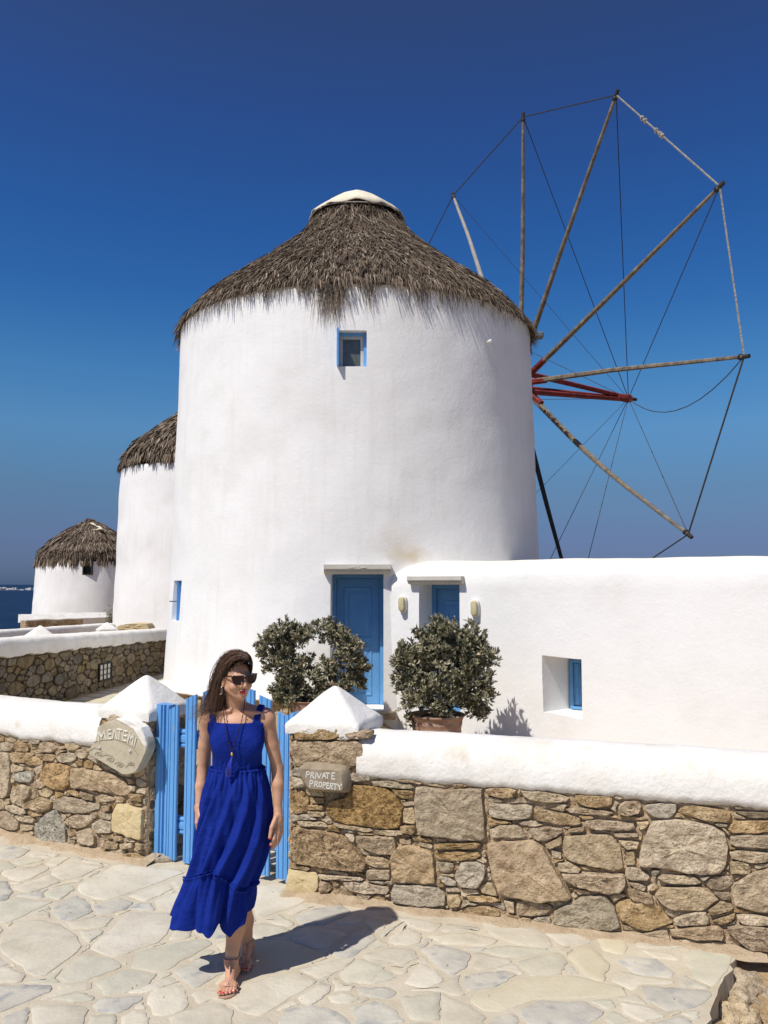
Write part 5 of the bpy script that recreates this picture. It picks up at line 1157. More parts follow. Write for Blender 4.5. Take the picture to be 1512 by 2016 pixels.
MB().tube([W(222,1245,34),W(222,1225,34)],[.04,.02],6).build('trunk',BARK,sh_)
# ================================================================== blue gate
GP0=LB0+LEX*LPR-LEN_*.10; GP1=RB0-REN*.12
gex=(GP1-GP0); gex.z=0; gex.normalize(); gen=Vector((gex.y,-gex.x,0)); gen=gen if gen.y<0 else -gen
def gh(u,v): q=HIT(u,v,GP0,gen); return (q-GP0).dot(gex),q.z
RPROF=[(0,0),(.0,.018),(.05,.022),(.24,.022),(.26,.013),(.29,.013),(.31,.023),(.66,.024),(.70,.022),(.72,.013),(.75,.013),(.77,.022),(.95,.022),(1,.018),(1,0)]
def board(x0,x1,zb,zl,zr,d0,parent,name,prof=RPROF,axis='v',wave=0,m=BLUE,seed=0,jb=0):
    """moulded board: profile across, extruded along its length"""
    mb=MB(); w_=x1-x0; n=len(prof)
    K=1 if not wave and not jb else 40; vs=[]
    for k in range(K+1):
        t=k/K
        for a,d in prof:
            zt=zl+(zr-zl)*a; zb_=zb+(jb*abs(nz((a*3,seed,0),3)) if jb else 0); x=x0+w_*a; z=zb_+(zt-zb_)*t
            if wave and a>.9: x+=wave*nz((0,0,z*7),1,seed)+wave*.4*nz((0,0,z*25),1,seed)
            vs.append(GP0+gex*x+ZV*z+gen*(d0+d))
    fs=[(k*n+j,k*n+(j+1)%n,(k+1)*n+(j+1)%n,(k+1)*n+j) for k in range(K) for j in range(n)]+[tuple(range(n))[::-1],tuple(K*n+j for j in range(n))]
    mb.add(vs,fs); return mb.build(name,m,parent)
def rail(x0,x1,z0,z1,parent):
    pf=[(0,-.03),(0,.010),(.08,.016),(.18,.016),(.22,.008),(.28,.008),(.32,.018),(.5,.02),(.68,.018),(.72,.008),(.78,.008),(.82,.016),(.92,.016),(1,.010),(1,-.03)]
    vs=[GP0+gex*x+ZV*(z0+(z1-z0)*a)+gen*(d-.03) for x in (x0,x1) for a,d in pf]; n=len(pf)
    MB().add(vs,[(j,(j+1)%n,n+(j+1)%n,n+j) for j in range(n)]+[tuple(range(n))[::-1],tuple(n+j for j in range(n))]).build('rail',BLUE,parent)
def gate(label,pks,post,u0,u1):
    t=tag(empty('wooden_gate',GP0+gex*gh((u0+u1)/2,1600)[0]),label,'gate','leaves of the blue picket gate')
    for (a,b,vl,vr,vb) in pks:
        x0,zb=gh(a,vb); x1,_=gh(b,vb); zl=gh(a,vl)[1]; zr=gh(b,vr)[1]; board(x0,x1,zb,zl,zr,0,t,'picket',seed=a,jb=.0)
    a,b,vl,vr,vb,wv=post; x0,zb=gh(a,vb); x1,_=gh(b,vb)
    board(x0,x1,zb,gh(a,vl)[1],gh(b,vr)[1],-.012,t,'gate_post',prof=[(0,-.05),(.0,.03),(.05,.045),(.45,.045),(.5,.03),(.62,.03),(.66,.012),(.8,.012),(.84,.026),(1,.026),(1,-.05)] if a<400 else [(0,-.05),(0,.03),(.3,.036),(.34,.024),(.4,.024),(.44,.036),(1,.036),(1,-.05)],wave=wv,seed=3)
    xa=gh(u0,1600)[0]; xb=gh(u1,1600)[0]
    z1=gh(366,1438)[1]; z0=gh(366,1474)[1]; rail(xa,xb,z0,z1,t)
    z1=gh(366,1612)[1]; z0=gh(366,1646)[1]; rail(xa,xb,z0,z1,t)
    return t
g1=gate('left leaf of the blue wooden picket gate, hinged on the MEΛTEMI pillar',[(330,348,1396,1387,1689),(363,383,1375,1366,1696),(396,412,1362,1355,1702),(426,446,1353,1349,1708)],(307,328,1384,1388,1690,0),312,446)
g2=gate('right leaf of the blue wooden picket gate, beside the PRIVATE PROPERTY pillar',[(451,470,1350,1352,1710),(477,499,1352,1359,1714),(509,532,1368,1379,1719),(546,566,1400,1411,1727)],(564,579,1408,1401,1735,-.012),452,566)
# worn wooden plank leaning behind the gate
pk=tag(empty('wooden_plank',G(362,1640)+Vector((0,.45,0))),'bare wooden plank leaning diagonally behind the left gate leaf','plank')
a=W(350,1640,6.55); b=W(402,1508,6.5); d=(b-a).normalized(); sd_=Vector((0,1,0)).cross(d).normalized()
WOODB=mat('varnished_brown_wood',[(.20,.10,.04),(.34,.185,.08)],scale=4,rough=.6,bump=.3,stretch=(6,6,1))
MB().add([a+sd_*x+Vector((0,y,0))+e for e in (Vector(),b-a) for x,y in ((-.055,-.012),(.055,-.012),(.055,.012),(-.055,.012))],[(0,1,2,3),(7,6,5,4)]+[(i,(i+1)%4,4+(i+1)%4,4+i) for i in range(4)]).build('plank',WOODB,pk)
for i,(u,v,s_,yy) in enumerate(((383,1606,.10,6.75),(392,1590,.08,6.9),(386,1640,.12,6.6))):
    p=G(u,v+24) if i<2 else G(u,v+10)
    r_=tag(empty('loose_stone',p),['tan loose stone behind the gate, nearest to the woman\'s elbow side','small pale loose stone lying farthest behind the gate','larger loose stone on the ground just behind the left gate leaf'][i],'stone','loose stones behind the gate')
    mb=MB(); mb.sphere(p+ZV*s_*.4,s_,10,7,(1,.8,.6)); mb.v=[v_+Vector((nz(v_,14,1),nz(v_,14,2),nz(v_,14,3)))*.04 for v_ in mb.v]; mb.build('rock',ST['pale'],r_,True)
# lump of mortar at the foot of the left gate post
p=G(325,1694); r_=tag(empty('mortar_lump',p),'rough lump of mortar on the paving at the foot of the left gate post','stone')
mb=MB(); mb.sphere(p+Vector((-.03,.0,.012)),.11,14,8,(1.1,.55,.30)); mb.v=[v_+Vector((nz(v_,20,1),nz(v_,20,2),nz(v_,25,3)))*.022 for v_ in mb.v]; mb.build('lump',ST['grey'],r_,True)
# ================================================================== plaques
def strokes(mb,lines,O,ex,ey,en,r_,d=0,flat=.5):
    for L in lines:
        pts=[O+ex*a+ey*b+en*d for a,b in L]
        for i in range(len(pts)-1):
            t=(pts[i+1]-pts[i]); l=t.length; t.normalize(); s=en.cross(t); a=pts[i]-t*r_*.6; b=pts[i+1]+t*r_*.6
            vs=[a+s*r_,a-s*r_,b-s*r_,b+s*r_]; vs+=[v+en*r_*flat*2 for v in ((a+s*r_*.7),(a-s*r_*.7),(b-s*r_*.7),(b+s*r_*.7))]
            mb.add(vs,[(0,1,2,3),(4,7,6,5),(0,4,5,1),(1,5,6,2),(2,6,7,3),(3,7,4,0)])
PLQ=mat('carved_buff_plaque',[(.43,.375,.27),(.50,.44,.32),(.56,.50,.38)],scale=12,rough=.85,bump=.5,bscale=60,spec=.1)
def to_plane(T,P,P0,ex,en,d):
    out=[]
    for u,v in PX(*T,P):
        q=HIT(u,v,P0+en*d,en); out.append(((q-P0).dot(ex),q.z))
    return out
H_=((150,1320),5.04)
pm=tag(empty('name_plaque',LB0+LEX*(LPL+.23)+LEN_*.02+ZV*.8),'irregular buff stone plaque with raised letters MEΛTEMI and carved waves on the left pillar','plaque')
OP=Vector((LB0.x,LB0.y,0)); DQ=.085
outl=to_plane(H_,[(205,560),(262,528),(330,500),(400,478),(500,498),(560,520),(620,556),(660,600),(684,650),(705,750),(692,822),(650,905),(600,1005),(545,1030),(480,1042),(420,1015),(335,960),(225,898),(108,822),(145,745),(192,690),(200,620)],OP,LEX,LEN_,DQ)
Q=resample(outl,44,.002); c=sum(Q,Vector((0,0)))/44; vs=[]
for f,d in ((1.0,.0),(1.01,DQ-.03),(1.0,DQ-.012),(.97,DQ),(.6,DQ+.001)):
    for k,q_ in enumerate(Q):
        j=.008*nz((q_.x*30,q_.y*30,f*5),1,2); qq=c+(q_-c)*(f+j*1.5); vs.append(OP+LEX*qq.x+ZV*qq.y+LEN_*d)
vs.append(OP+LEX*c.x+ZV*c.y+LEN_*(DQ+.001)); fs=[(j*44+k,j*44+(k+1)%44,(j+1)*44+(k+1)%44,(j+1)*44+k) for j in range(4) for k in range(44)]+[(176+k,176+(k+1)%44,220) for k in range(44)]
autosmooth(obj('plaque',vs,fs,PLQ,pm,True),22)
def tp(L): return [to_plane(H_,s,OP,LEX,LEN_,DQ) for s in L]
MEL=tp([[(232,708),(226,606),(258,662),(284,600),(298,684)],   # M
 [(322,592),(324,680)],[(322,592),(352,588)],[(323,634),(348,631)],[(324,679),(354,676)],   # E
 [(366,676),(386,580),(408,678)],        # Λ
 [(412,580),(460,590)],[(436,586),(433,680)],   # T
 [(478,596),(466,690)],[(478,596),(510,606)],[(472,642),(500,652)],[(466,689),(496,700)],   # E
 [(516,712),(538,616),(546,676),(576,642),(562,738)],   # M
 [(600,668),(580,752)]])  # I
lt=MB(); strokes(lt,MEL,OP,LEX,ZV,LEN_,.0040,DQ,1.0); lt.build('raised_letters',mat('pale_letter_plaster',(.78,.75,.66),rough=.8),pm)
WV=[]
for (cx,cy,r0,ph) in ((232,828,30,0),(352,890,34,0),(450,945,28,0),(560,930,28,1)):
    s=[]
    for k in range(16):
        a=R(200-k*34); rr=r0*(1-.055*k); s.append((cx+rr*math.cos(a)*1.25-6,cy-rr*math.sin(a)*.8))
    WV.append(s)
WV+=[[(130,795),(180,770),(230,780),(262,805)],[(245,850),(300,835),(360,850),(380,885)],[(380,925),(420,908),(460,915),(480,940)],[(490,960),(520,935),(570,935),(580,960)],[(165,715),(260,690),(380,680),(470,710),(560,760),(610,830)]]
wv=MB(); strokes(wv,tp(WV),OP,LEX,ZV,LEN_,.0022,DQ,.9); wv.build('carved_waves',mat('groove_shade_stone',(.34,.29,.2),rough=.9),pm)
pass
for a,b in tp([[(240,765),(540,800)]])[0]: MB().sphere(OP+LEX*a+ZV*b+LEN_*(DQ+.004),.011,8,6).build('fixing_stud',WPAINT,pm,True)

# plaster smear over its upper right edge
sm=to_plane(H_,[(430,462),(510,468),(600,488),(680,555),(722,640),(740,750),(730,770),(700,690),(672,630),(625,566),(560,520),(480,492)],OP,LEX,LEN_,DQ)
stone([(x-.035,y-.012) for x,y in sm],OP+LEN_*(DQ-.03),LEX,ZV,LEN_,.034,CAPM,pm,'plaster_edge',back=.05,n=22,rough=.5,tilt=0)
I_=((560,1470),9.45); OR=Vector((RB0.x,RB0.y,0)); DR_=.10
pp=tag(empty('notice_stone',RB0+REX*.17+REN*.05+ZV*.8),'grey-brown stone block painted with the words PRIVATE PROPERTY on the right pillar','sign')
fo=resample(to_plane(I_,[(285,402),(480,412),(780,425),(1070,447),(1085,620),(1106,828),(760,812),(430,785),(352,650),(272,480)],OR,REX,REN,DR_),32)
bo=resample(to_plane(I_,[(262,385),(388,300),(760,322),(1120,372),(1165,440),(1215,640),(1200,860),(800,850),(430,815),(335,660),(262,500)],OR,REX,REN,DR_*.55),32)
vs=[]
for S,d in ((bo,-.02),(bo,DR_*.5),(fo,DR_-.006)):
    for q_ in S: vs.append(OR+REX*q_.x+ZV*q_.y+REN*(d+.003*nz((q_.x*20,q_.y*20,d),1)))
c=sum(fo,Vector((0,0)))/32
for q_ in fo: qq=c+(q_-c)*.955; vs.append(OR+REX*qq.x+ZV*qq.y+REN*DR_)
vs.append(OR+REX*c.x+ZV*c.y+REN*(DR_+.001)); fs=[(j*32+k,j*32+(k+1)%32,(j+1)*32+(k+1)%32,(j+1)*32+k) for j in range(3) for k in range(32)]+[(96+k,96+(k+1)%32,128) for k in range(32)]
SIGNM=mat('smooth_grey_brown_stone',[(.24,.19,.125),(.31,.255,.18),(.36,.30,.215)],scale=10,rough=.85,bump=.5,bscale=50,spec=.1)
o=obj('notice_block',vs,fs,SIGNM,pp,True); autosmooth(o,40)
def tq(L): return [to_plane(I_,s,OR,REX,REN,DR_) for s in L]
PPL=tq([[(402,572),(412,470)],[(412,470),(455,470),(470,492),(455,520),(408,526)],      # P
 [(490,580),(503,478)],[(503,478),(540,484),(548,505),(530,528),(498,530)],[(515,530),(552,590)], # R
 [(590,490),(578,592)], # I
 [(610,490),(640,592),(690,498)], # V
 [(700,588),(738,492),(772,585)],[(715,548),(765,552)], # A
 [(765,490),(840,496)],[(808,494),(798,590)], # T
 [(885,492),(940,492)],[(885,492),(880,605)],[(882,545),(925,548)],[(880,605),(940,602)], # E
 [(474,748),(480,632)],[(480,632),(520,632),(535,658),(518,690),(478,692)], # P
 [(556,745),(572,650)],[(572,650),(608,655),(615,680),(600,702),(566,702)],[(585,702),(618,748)], # R
 [(650,660),(643,740),(680,748),(700,712),(690,665),(650,660)], # O
 [(718,768),(728,668)],[(728,668),(762,672),(772,695),(755,718),(722,718)], # P
 [(790,675),(785,775)],[(790,675),(830,680)],[(788,722),(822,726)],[(785,773),(828,778)], # E
 [(845,785),(858,682)],[(858,682),(893,688),(900,710),(885,735),(850,735)],[(870,735),(892,792)], # R
 [(912,692),(980,700)],[(946,698),(942,800)], # T
 [(985,700),(1022,745)],[(1068,702),(1022,745),(1035,805)]]) # Y
lt=MB(); strokes(lt,PPL,OR,REX,ZV,REN,.0034,DR_+.0005,.25); lt.build('painted_letters',mat('white_brush_paint',(.72,.71,.66),rough=.8),pp)
# ================================================================== potted shrubs
def pot(name,c,rt,h,label,grp):
    t=tag(empty(name,c),label,'plant pot',grp); pr=[(.02,0),(rt*.68,0),(rt*.70,.02),(rt*.83,h*.35),(rt*.93,h*.62),(rt*.94,h*.64),(rt*.915,h*.66),(rt*.96,h*.80),(rt*.97,h*.82),(rt*.95,h*.84),(rt*1.0,h*.93),(rt*1.05,h*.955),(rt*1.07,h*.985),(rt*1.04,h),(rt*.95,h),(rt*.93,h-.08)]
    mb=MB().lathe(pr,c,40); mb.v=[v+Vector((nz(v,3,1),nz(v,3,2),0))*.012 for v in mb.v]; mb.build('clay_pot',TERRA,t,True)
    MB().lathe([(rt*.93,h-.08),(rt*.5,h-.05),(.01,h-.04)],c,24).build('potting_soil',SOIL,t,True); return t
def bush(label,blobs,c0,branches,N,seed,dscale=1.0,leafl=.075,lw=.015,core=None):
    t=tag(empty('potted_shrub',c0),label,'shrub','grey-green shrubs in clay pots'); rg=np.random.default_rng(seed)
    mb=MB()
    for P,r_ in branches: mb.tube(P,r_,6)
    mb.build('stems',BARK,t,True)
    C=np.array([tuple(b[0]) for b in blobs]); Rr=np.array([b[1] for b in blobs]); Ry=np.array([b[2] for b in blobs])
    wts=Rr**2; idx=rg.choice(len(blobs),N,p=wts/wts.sum()); d=rg.normal(0,1,(N,3)); d/=np.linalg.norm(d,axis=1)[:,None]
    f=rg.random(N)**.30; f=np.where(rg.random(N)<.12,f*1.12,f)
    P=C[idx]+d*(np.stack([Rr,Ry,Rr],1)[idx])*f[:,None]
    P+= .05*np.stack([np.sin(P[:,2]*23+P[:,0]*11),np.sin(P[:,0]*27+P[:,2]*7),np.sin(P[:,0]*19+P[:,1]*23)],1)
    # rosette axis: outwards and up
    cen=C.mean(0); ax=d*.75+np.array([0,0,.55])+rg.normal(0,.35,(N,3)); ax/=np.linalg.norm(ax,axis=1)[:,None]
    L=9; K=N*L
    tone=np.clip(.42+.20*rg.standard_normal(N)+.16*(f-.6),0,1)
    A=np.repeat(ax,L,0); Pp=np.repeat(P,L,0); r_=rg.normal(0,1,(K,3)); s=np.cross(A,r_); s/=np.linalg.norm(s,axis=1)[:,None]
    op=rg.uniform(.25,1.15,K)[:,None]; D=A*np.cos(op)+s*np.sin(op); nn=np.cross(D,np.cross(A,D)+rg.normal(0,.15,(K,3))); nn/=np.linalg.norm(nn,axis=1)[:,None]
    W_=np.cross(D,nn); W_/=np.linalg.norm(W_,axis=1)[:,None]; l=(leafl*rg.uniform(.6,1.25,K))[:,None]; w_=(lw*rg.uniform(.7,1.2,K))[:,None]
    B=Pp+A*rg.uniform(-.03,.03,K)[:,None]
    V=np.stack([B,B+D*l*.55+W_*w_+nn*l*.05,B+D*l,B+D*l*.55-W_*w_+nn*l*.05],1).reshape(-1,3)
    i=np.arange(K)[:,None]*4; F=i+np.array([[0,1,2,3]])
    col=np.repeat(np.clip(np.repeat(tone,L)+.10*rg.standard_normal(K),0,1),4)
    fast('leaf_clusters',V,F,LEAF,t,attr=col,kind='stuff'); return t
D2=11.45; pc=W(860,1405,D2); hP=.62; potC=Vector((pc.x,pc.y,pc.z-hP))
pot('clay_pot',potC,.36,hP,'terracotta pot under the full rounded shrub by the house door','terracotta plant pots by the doors')
S2=[(866,1320,80),(866,1262,52),(880,1240,26),(864,1230,18),(930,1262,36),(945,1290,34),(925,1345,55),(935,1385,26),(810,1300,42),(795,1325,30),(815,1360,42),(870,1375,45),(845,1275,40),(905,1290,50),(800,1410,14),(948,1405,12),(790,1285,20),(915,1240,20),(835,1245,22)]
bl=[(W(u+3,v+4,D2+(0.0 if r_>45 else random.uniform(-.22,.18))),r_/FPX*D2*.76,min(r_/FPX*D2*.95,.5)) for u,v,r_ in S2]
top=W(860,1400,D2); br=[([top-ZV*.1,W(862+du,1330,D2+dy),W(862+du*2.2,1270,D2+dy*1.6)],[.022,.015,.006]) for du,dy in ((-22,.05),(0,-.05),(20,.08),(36,-.04))]
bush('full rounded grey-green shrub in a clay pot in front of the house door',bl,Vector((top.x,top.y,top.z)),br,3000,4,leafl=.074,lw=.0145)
D1=12.35; pc=W(607,1378,D1); hP=.42; potC=Vector((pc.x,pc.y,0.02)); hP=pc.z-.02
pot('clay_pot',potC,.25,max(hP,.25),'terracotta pot under the ring-shaped shrub, half hidden behind the right gate pillar','terracotta plant pots by the doors')
S1=[(525,1262,22),(512,1282,13),(545,1240,22),(570,1228,16),(585,1245,24),(612,1238,20),(650,1236,25),(672,1248,24),(690,1278,30),(708,1305,20),(700,1330,25),(670,1345,26),(640,1362,24),(555,1290,30),(575,1318,30),(560,1345,26),(550,1375,13),(585,1355,30),(610,1375,22),(620,1330,22),(648,1310,22),(535,1310,14),(555,1362,20),(655,1375,18),(600,1300,18),(560,1265,22),(668,1300,16)]
bl=[(W(u,v+6,D1+random.uniform(-.12,.12)),r_/FPX*D1*.74,r_/FPX*D1*1.1) for u,v,r_ in S1]
top=W(607,1375,D1); br=[([top-ZV*.1,W(600,1345,D1),W(570,1310,D1),W(553,1270,D1)],[.026,.02,.014,.007]),([top-ZV*.1,W(625,1345,D1-.1),W(648,1318,D1-.15),W(654,1285,D1-.12),W(660,1250,D1)],[.026,.018,.014,.011,.006]),([W(646,1320,D1-.15),W(664,1302,D1-.12),W(690,1290,D1)],[.012,.009,.005]),([top,W(640,1355,D1),W(680,1335,D1)],[.015,.01,.005])]
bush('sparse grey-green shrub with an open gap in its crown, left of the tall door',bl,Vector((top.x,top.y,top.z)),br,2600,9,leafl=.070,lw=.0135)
# ================================================================== dirt, rocks and dry grass at the broken edge of the paving
def blob_rock(name,u,v,sx,sy,sz,label,seed,mk='pale',z=-.15):
    p=G(u,v,z); t=tag(empty(name,p),label,'rock','pale rocks in the dry soil beside the paving')
    bm=bmesh.new(); bmesh.ops.create_icosphere(bm,subdivisions=4,radius=1)
    vs=[]
    for q in bm.verts:
        c=q.co; n_=1+.30*nz(c,1.7,seed)+.16*nz(c,4,seed+1)+.08*nz(c,9,seed+2)+.04*nz(c,20,seed); vs.append(p+Vector((c.x*sx*n_,c.y*sy*n_,c.z*sz*n_)))
    bm.verts.index_update(); fs=[[w_.index for w_ in f.verts] for f in bm.faces]; bm.free(); obj('rock',vs,fs,ST[mk],t,True)
blob_rock('pale_rock',1462,1952,.13,.20,.10,'large pale crumbly rock against the broken paving edge',3)
blob_rock('pale_rock',1450,2010,.12,.10,.09,'pale rock at the bottom edge, nearest the viewer beside the paving',6)
blob_rock('pale_rock',1500,1905,.06,.05,.03,'small flat rock in the dry soil under the wall end',9,'tan')
rg=np.random.default_rng(8); M=900; u=rg.uniform(1465,1560,M); v=rg.uniform(1885,1990,M)
B=[];C=[];F=[]
for k in range(M):
    cl=rg.random()
    if cl<.6: u[k]=rg.normal(1495,16); v[k]=rg.normal(1925,22)
    p=G(u[k],v[k],-.16); a=rg.uniform(0,6.28); l=rg.uniform(.03,.09); d=Vector((math.cos(a),math.sin(a),rg.uniform(.05,.7))).normalized(); s=d.cross(ZV).normalized()*.0013
    B+= [p-s,p+s,p+d*l+s*.3+Vector((0,0,-.01)),p+d*l-s*.3+Vector((0,0,-.01))]; C+=[rg.random()]*4
go=fast('dry_grass',np.array([tuple(x) for x in B]),np.arange(M*4).reshape(-1,4),GRASSM,None,attr=np.array(C),kind='stuff')
mb=MB(); 
for k in range(90):
    p=G(rg.uniform(1440,1560),rg.uniform(1885,2060),-.165); mb.sphere(p,rg.uniform(.004,.014),6,4,(1,1,.6))
mb.build('gravel',ST['pale'],None,kind='stuff')
mb=MB(); rg=np.random.default_rng(3)
for k in range(60):
    p=G(rg.uniform(20,1400),rg.uniform(1730,2010),.009); 
    mb.sphere(p,rg.uniform(.0015,.0045),5,3,(1,1,.5))
mb.build('paving_grit',ST['dark'],None,kind='stuff')
# ================================================================== the woman
class SDF:
    """smooth union of tapered limbs on a rectilinear grid, meshed with surface nets into ONE continuous surface"""
    def __init__(s,xs,ys,zs): s.x,s.y,s.z=[np.asarray(a,np.float32) for a in (xs,ys,zs)]; s.f=np.full((len(xs),len(ys),len(zs)),.5,np.float32)
    def _loc(s,lo,hi):
        sl=[]
        for a,l,h in zip((s.x,s.y,s.z),lo,hi): sl.append(slice(max(0,int(np.searchsorted(a,l))-1),min(len(a),int(np.searchsorted(a,h))+1)))
        return tuple(sl)
    def _mix(s,sl,d,k,sub=False):
        f=s.f[sl]
        if sub:
            h=np.clip(.5-.5*(f+d)/k,0,1); s.f[sl]=f*(1-h)-d*h+k*h*(1-h)
        elif k<=0: s.f[sl]=np.minimum(f,d)
        else:
            h=np.clip(.5+.5*(f-d)/k,0,1); s.f[sl]=f*(1-h)+d*h-k*h*(1-h)
    def cone(s,a,b,ra,rb,k=.02,sub=False):
        a=np.array(a,float); b=np.array(b,float); m=max(ra,rb)+k+.012
        sl=s._loc(np.minimum(a,b)-m,np.maximum(a,b)+m)
        X=s.x[sl[0]][:,None,None]-a[0]; Y=s.y[sl[1]][None,:,None]-a[1]; Z=s.z[sl[2]][None,None,:]-a[2]; B=b-a; bb=max(B@B,1e-9)
        h=np.clip((X*B[0]+Y*B[1]+Z*B[2])/bb,0,1); d=np.sqrt((X-B[0]*h)**2+(Y-B[1]*h)**2+(Z-B[2]*h)**2)-(ra+(rb-ra)*h); s._mix(sl,d.astype(np.float32),k,sub); return s
    def ell(s,c,r,k=.02,M=None,sub=False):
        c=np.array(c,float); r=np.array(r,float); m=r.max()+k+.012; sl=s._loc(c-m,c+m)
        X=s.x[sl[0]][:,None,None]-c[0]; Y=s.y[sl[1]][None,:,None]-c[1]; Z=s.z[sl[2]][None,None,:]-c[2]
        if M is not None:
            m_=np.array(M); X,Y,Z=(m_[0,0]*X+m_[1,0]*Y+m_[2,0]*Z),(m_[0,1]*X+m_[1,1]*Y+m_[2,1]*Z),(m_[0,2]*X+m_[1,2]*Y+m_[2,2]*Z)
        k0=np.sqrt((X/r[0])**2+(Y/r[1])**2+(Z/r[2])**2); k1=np.sqrt((X/r[0]**2)**2+(Y/r[1]**2)**2+(Z/r[2]**2)**2)+1e-6
        d=k0*(k0-1)/k1; s._mix(sl,d.astype(np.float32),k,sub); return s
    def mesh(s):
        f=s.f; ins=f<0; nx,ny,nz_=f.shape
        c=np.zeros((nx-1,ny-1,nz_-1),np.int8)
        for i in (0,1):
            for j in (0,1):
                for k in (0,1): c+=ins[i:nx-1+i,j:ny-1+j,k:nz_-1+k]
        act=np.argwhere((c>0)&(c<8)); idx=np.full(c.shape,-1,np.int32); idx[tuple(act.T)]=np.arange(len(act))
        co=[(i,j,k) for i in(0,1) for j in(0,1) for k in(0,1)]
        val={o:f[act[:,0]+o[0],act[:,1]+o[1],act[:,2]+o[2]] for o in co}
        acc=np.zeros((len(act),3)); n=np.zeros(len(act))
        for a in co:
            for ax in range(3):
                if a[ax]==0:
                    b=list(a); b[ax]=1; b=tuple(b); va,vb=val[a],val[b]; m=(va<0)!=(vb<0); t=np.where(m,va/np.where(m,va-vb,1),0)
                    p=np.zeros((len(act),3))
                    for q in range(3): p[:,q]=a[q]
                    p[:,ax]=t; acc+=p*m[:,None]; n+=m
        acc/=n[:,None]; V=np.zeros_like(acc)
        for q,arr in enumerate((s.x,s.y,s.z)): i=act[:,q]; V[:,q]=arr[i]+(arr[i+1]-arr[i])*acc[:,q]
        Q=[]
        for ax in range(3):
            o1,o2=[q for q in range(3) if q!=ax]
            A=[slice(1,-1)]*3; B=[slice(1,-1)]*3; A[ax]=slice(0,-1); B[ax]=slice(1,None)
            d=ins[tuple(A)].astype(np.int8)-ins[tuple(B)].astype(np.int8); e=np.argwhere(d!=0); sg=d[tuple(e.T)]
            e=e+1; e[:,ax]-=1
            def cell(a,b): q=e.copy(); q[:,o1]-=a; q[:,o2]-=b; return idx[tuple(q.T)]
            q=np.stack([cell(0,0),cell(1,0),cell(1,1),cell(0,1)],1); fl=(sg>0) if ax!=1 else (sg<0); q[~fl]=q[~fl][:,::-1]; Q.append(q)
        return V,np.concatenate(Q)
def smoothv(V,F,n=2,l=.5):
    for _ in range(n):
        s=np.zeros_like(V); c=np.zeros(len(V))
        for a in range(4):
            for b in (1,3): np.add.at(s,F[:,a],V[F[:,(a+b)%4]]); np.add.at(c,F[:,a],1)
        V=V+l*(s/np.maximum(c,1)[:,None]-V)
    return V
_W0=W
def W(u,v,y): return _W0(u,v,y+.25)        # she stands a step nearer the gate than the body numbers below say
SKIN=mat('tanned_skin',[(.50,.265,.16),(.575,.32,.20),(.60,.35,.225)],scale=14,rough=.5,spec=.35,bump=.12,bscale=160)
SKIN.node_tree.nodes[SKIN['bsdf']].inputs['Subsurface Weight'].default_value=.12; SKIN.node_tree.nodes[SKIN['bsdf']].inputs['Subsurface Radius'].default_value=(.02,.008,.004)
LIPS=mat('red_lipstick',(.55,.035,.05),rough=.35,spec=.5); NAIL=mat('red_nail_polish',(.60,.02,.03),rough=.2,spec=.6)
DRESS=mat('royal_blue_cotton',[(.006,.020,.185),(.008,.025,.225),(.010,.030,.255)],scale=7,rough=.85,bump=.35,bscale=260,spec=.08,bump2=.35,b2scale=14)
HAIRM=attr_mat('brown_hair',[(0,(.016,.008,.005)),(.4,(.060,.030,.017)),(.75,(.14,.074,.042)),(1,(.28,.165,.095))],rough=.38,spec=.5)
woman=tag(empty('person',G(462,1935)),'woman in a long blue sleeveless dress, sunglasses and studded sandals, walking with her head turned','person')
HCc=W(465.5,1337,4.17)                               # head centre (eye level)
yaw=R(35); fwd=Vector((math.sin(yaw),-math.cos(yaw),-.07)).normalized(); rgt=Vector((math.cos(yaw),math.sin(yaw),.03)); rgt=(rgt-fwd*rgt.dot(fwd)).normalized(); upv=rgt.cross(fwd).normalized()
if upv.z<0: upv=-upv
def HP(a,b,c): return HCc+rgt*a+fwd*b+upv*c
HM=Matrix((rgt,fwd,upv)).transposed()
def grid():
    zs=np.concatenate([np.arange(-.01,.19,.003),np.arange(.19,.60,.008),np.arange(.60,.90,.0035),np.arange(.90,1.24,.006),np.arange(1.24,1.70,.003)])
    xs=np.arange(-1.12,-.48,.0033); ys=np.arange(4.08,4.96,.004); return SDF(xs,ys,zs)
def torso(S,full=True):
    S.ell(W(466,1595,4.23),(.150,.105,.115),.03); S.ell(W(466,1545,4.21),(.128,.092,.10),.04)
    S.ell(W(467,1500,4.21),(.122,.088,.10),.05); S.ell(W(467,1450,4.21),(.138,.094,.125),.05); S.ell(W(468,1420,4.225),(.128,.075,.065),.04)
    S.ell(W(445,1466,4.150),(.058,.040,.060),.045); S.ell(W(491,1466,4.150),(.058,.040,.060),.045)
    S.cone(W(428,1413,4.22),W(512,1411,4.22),.042,.042,.03)
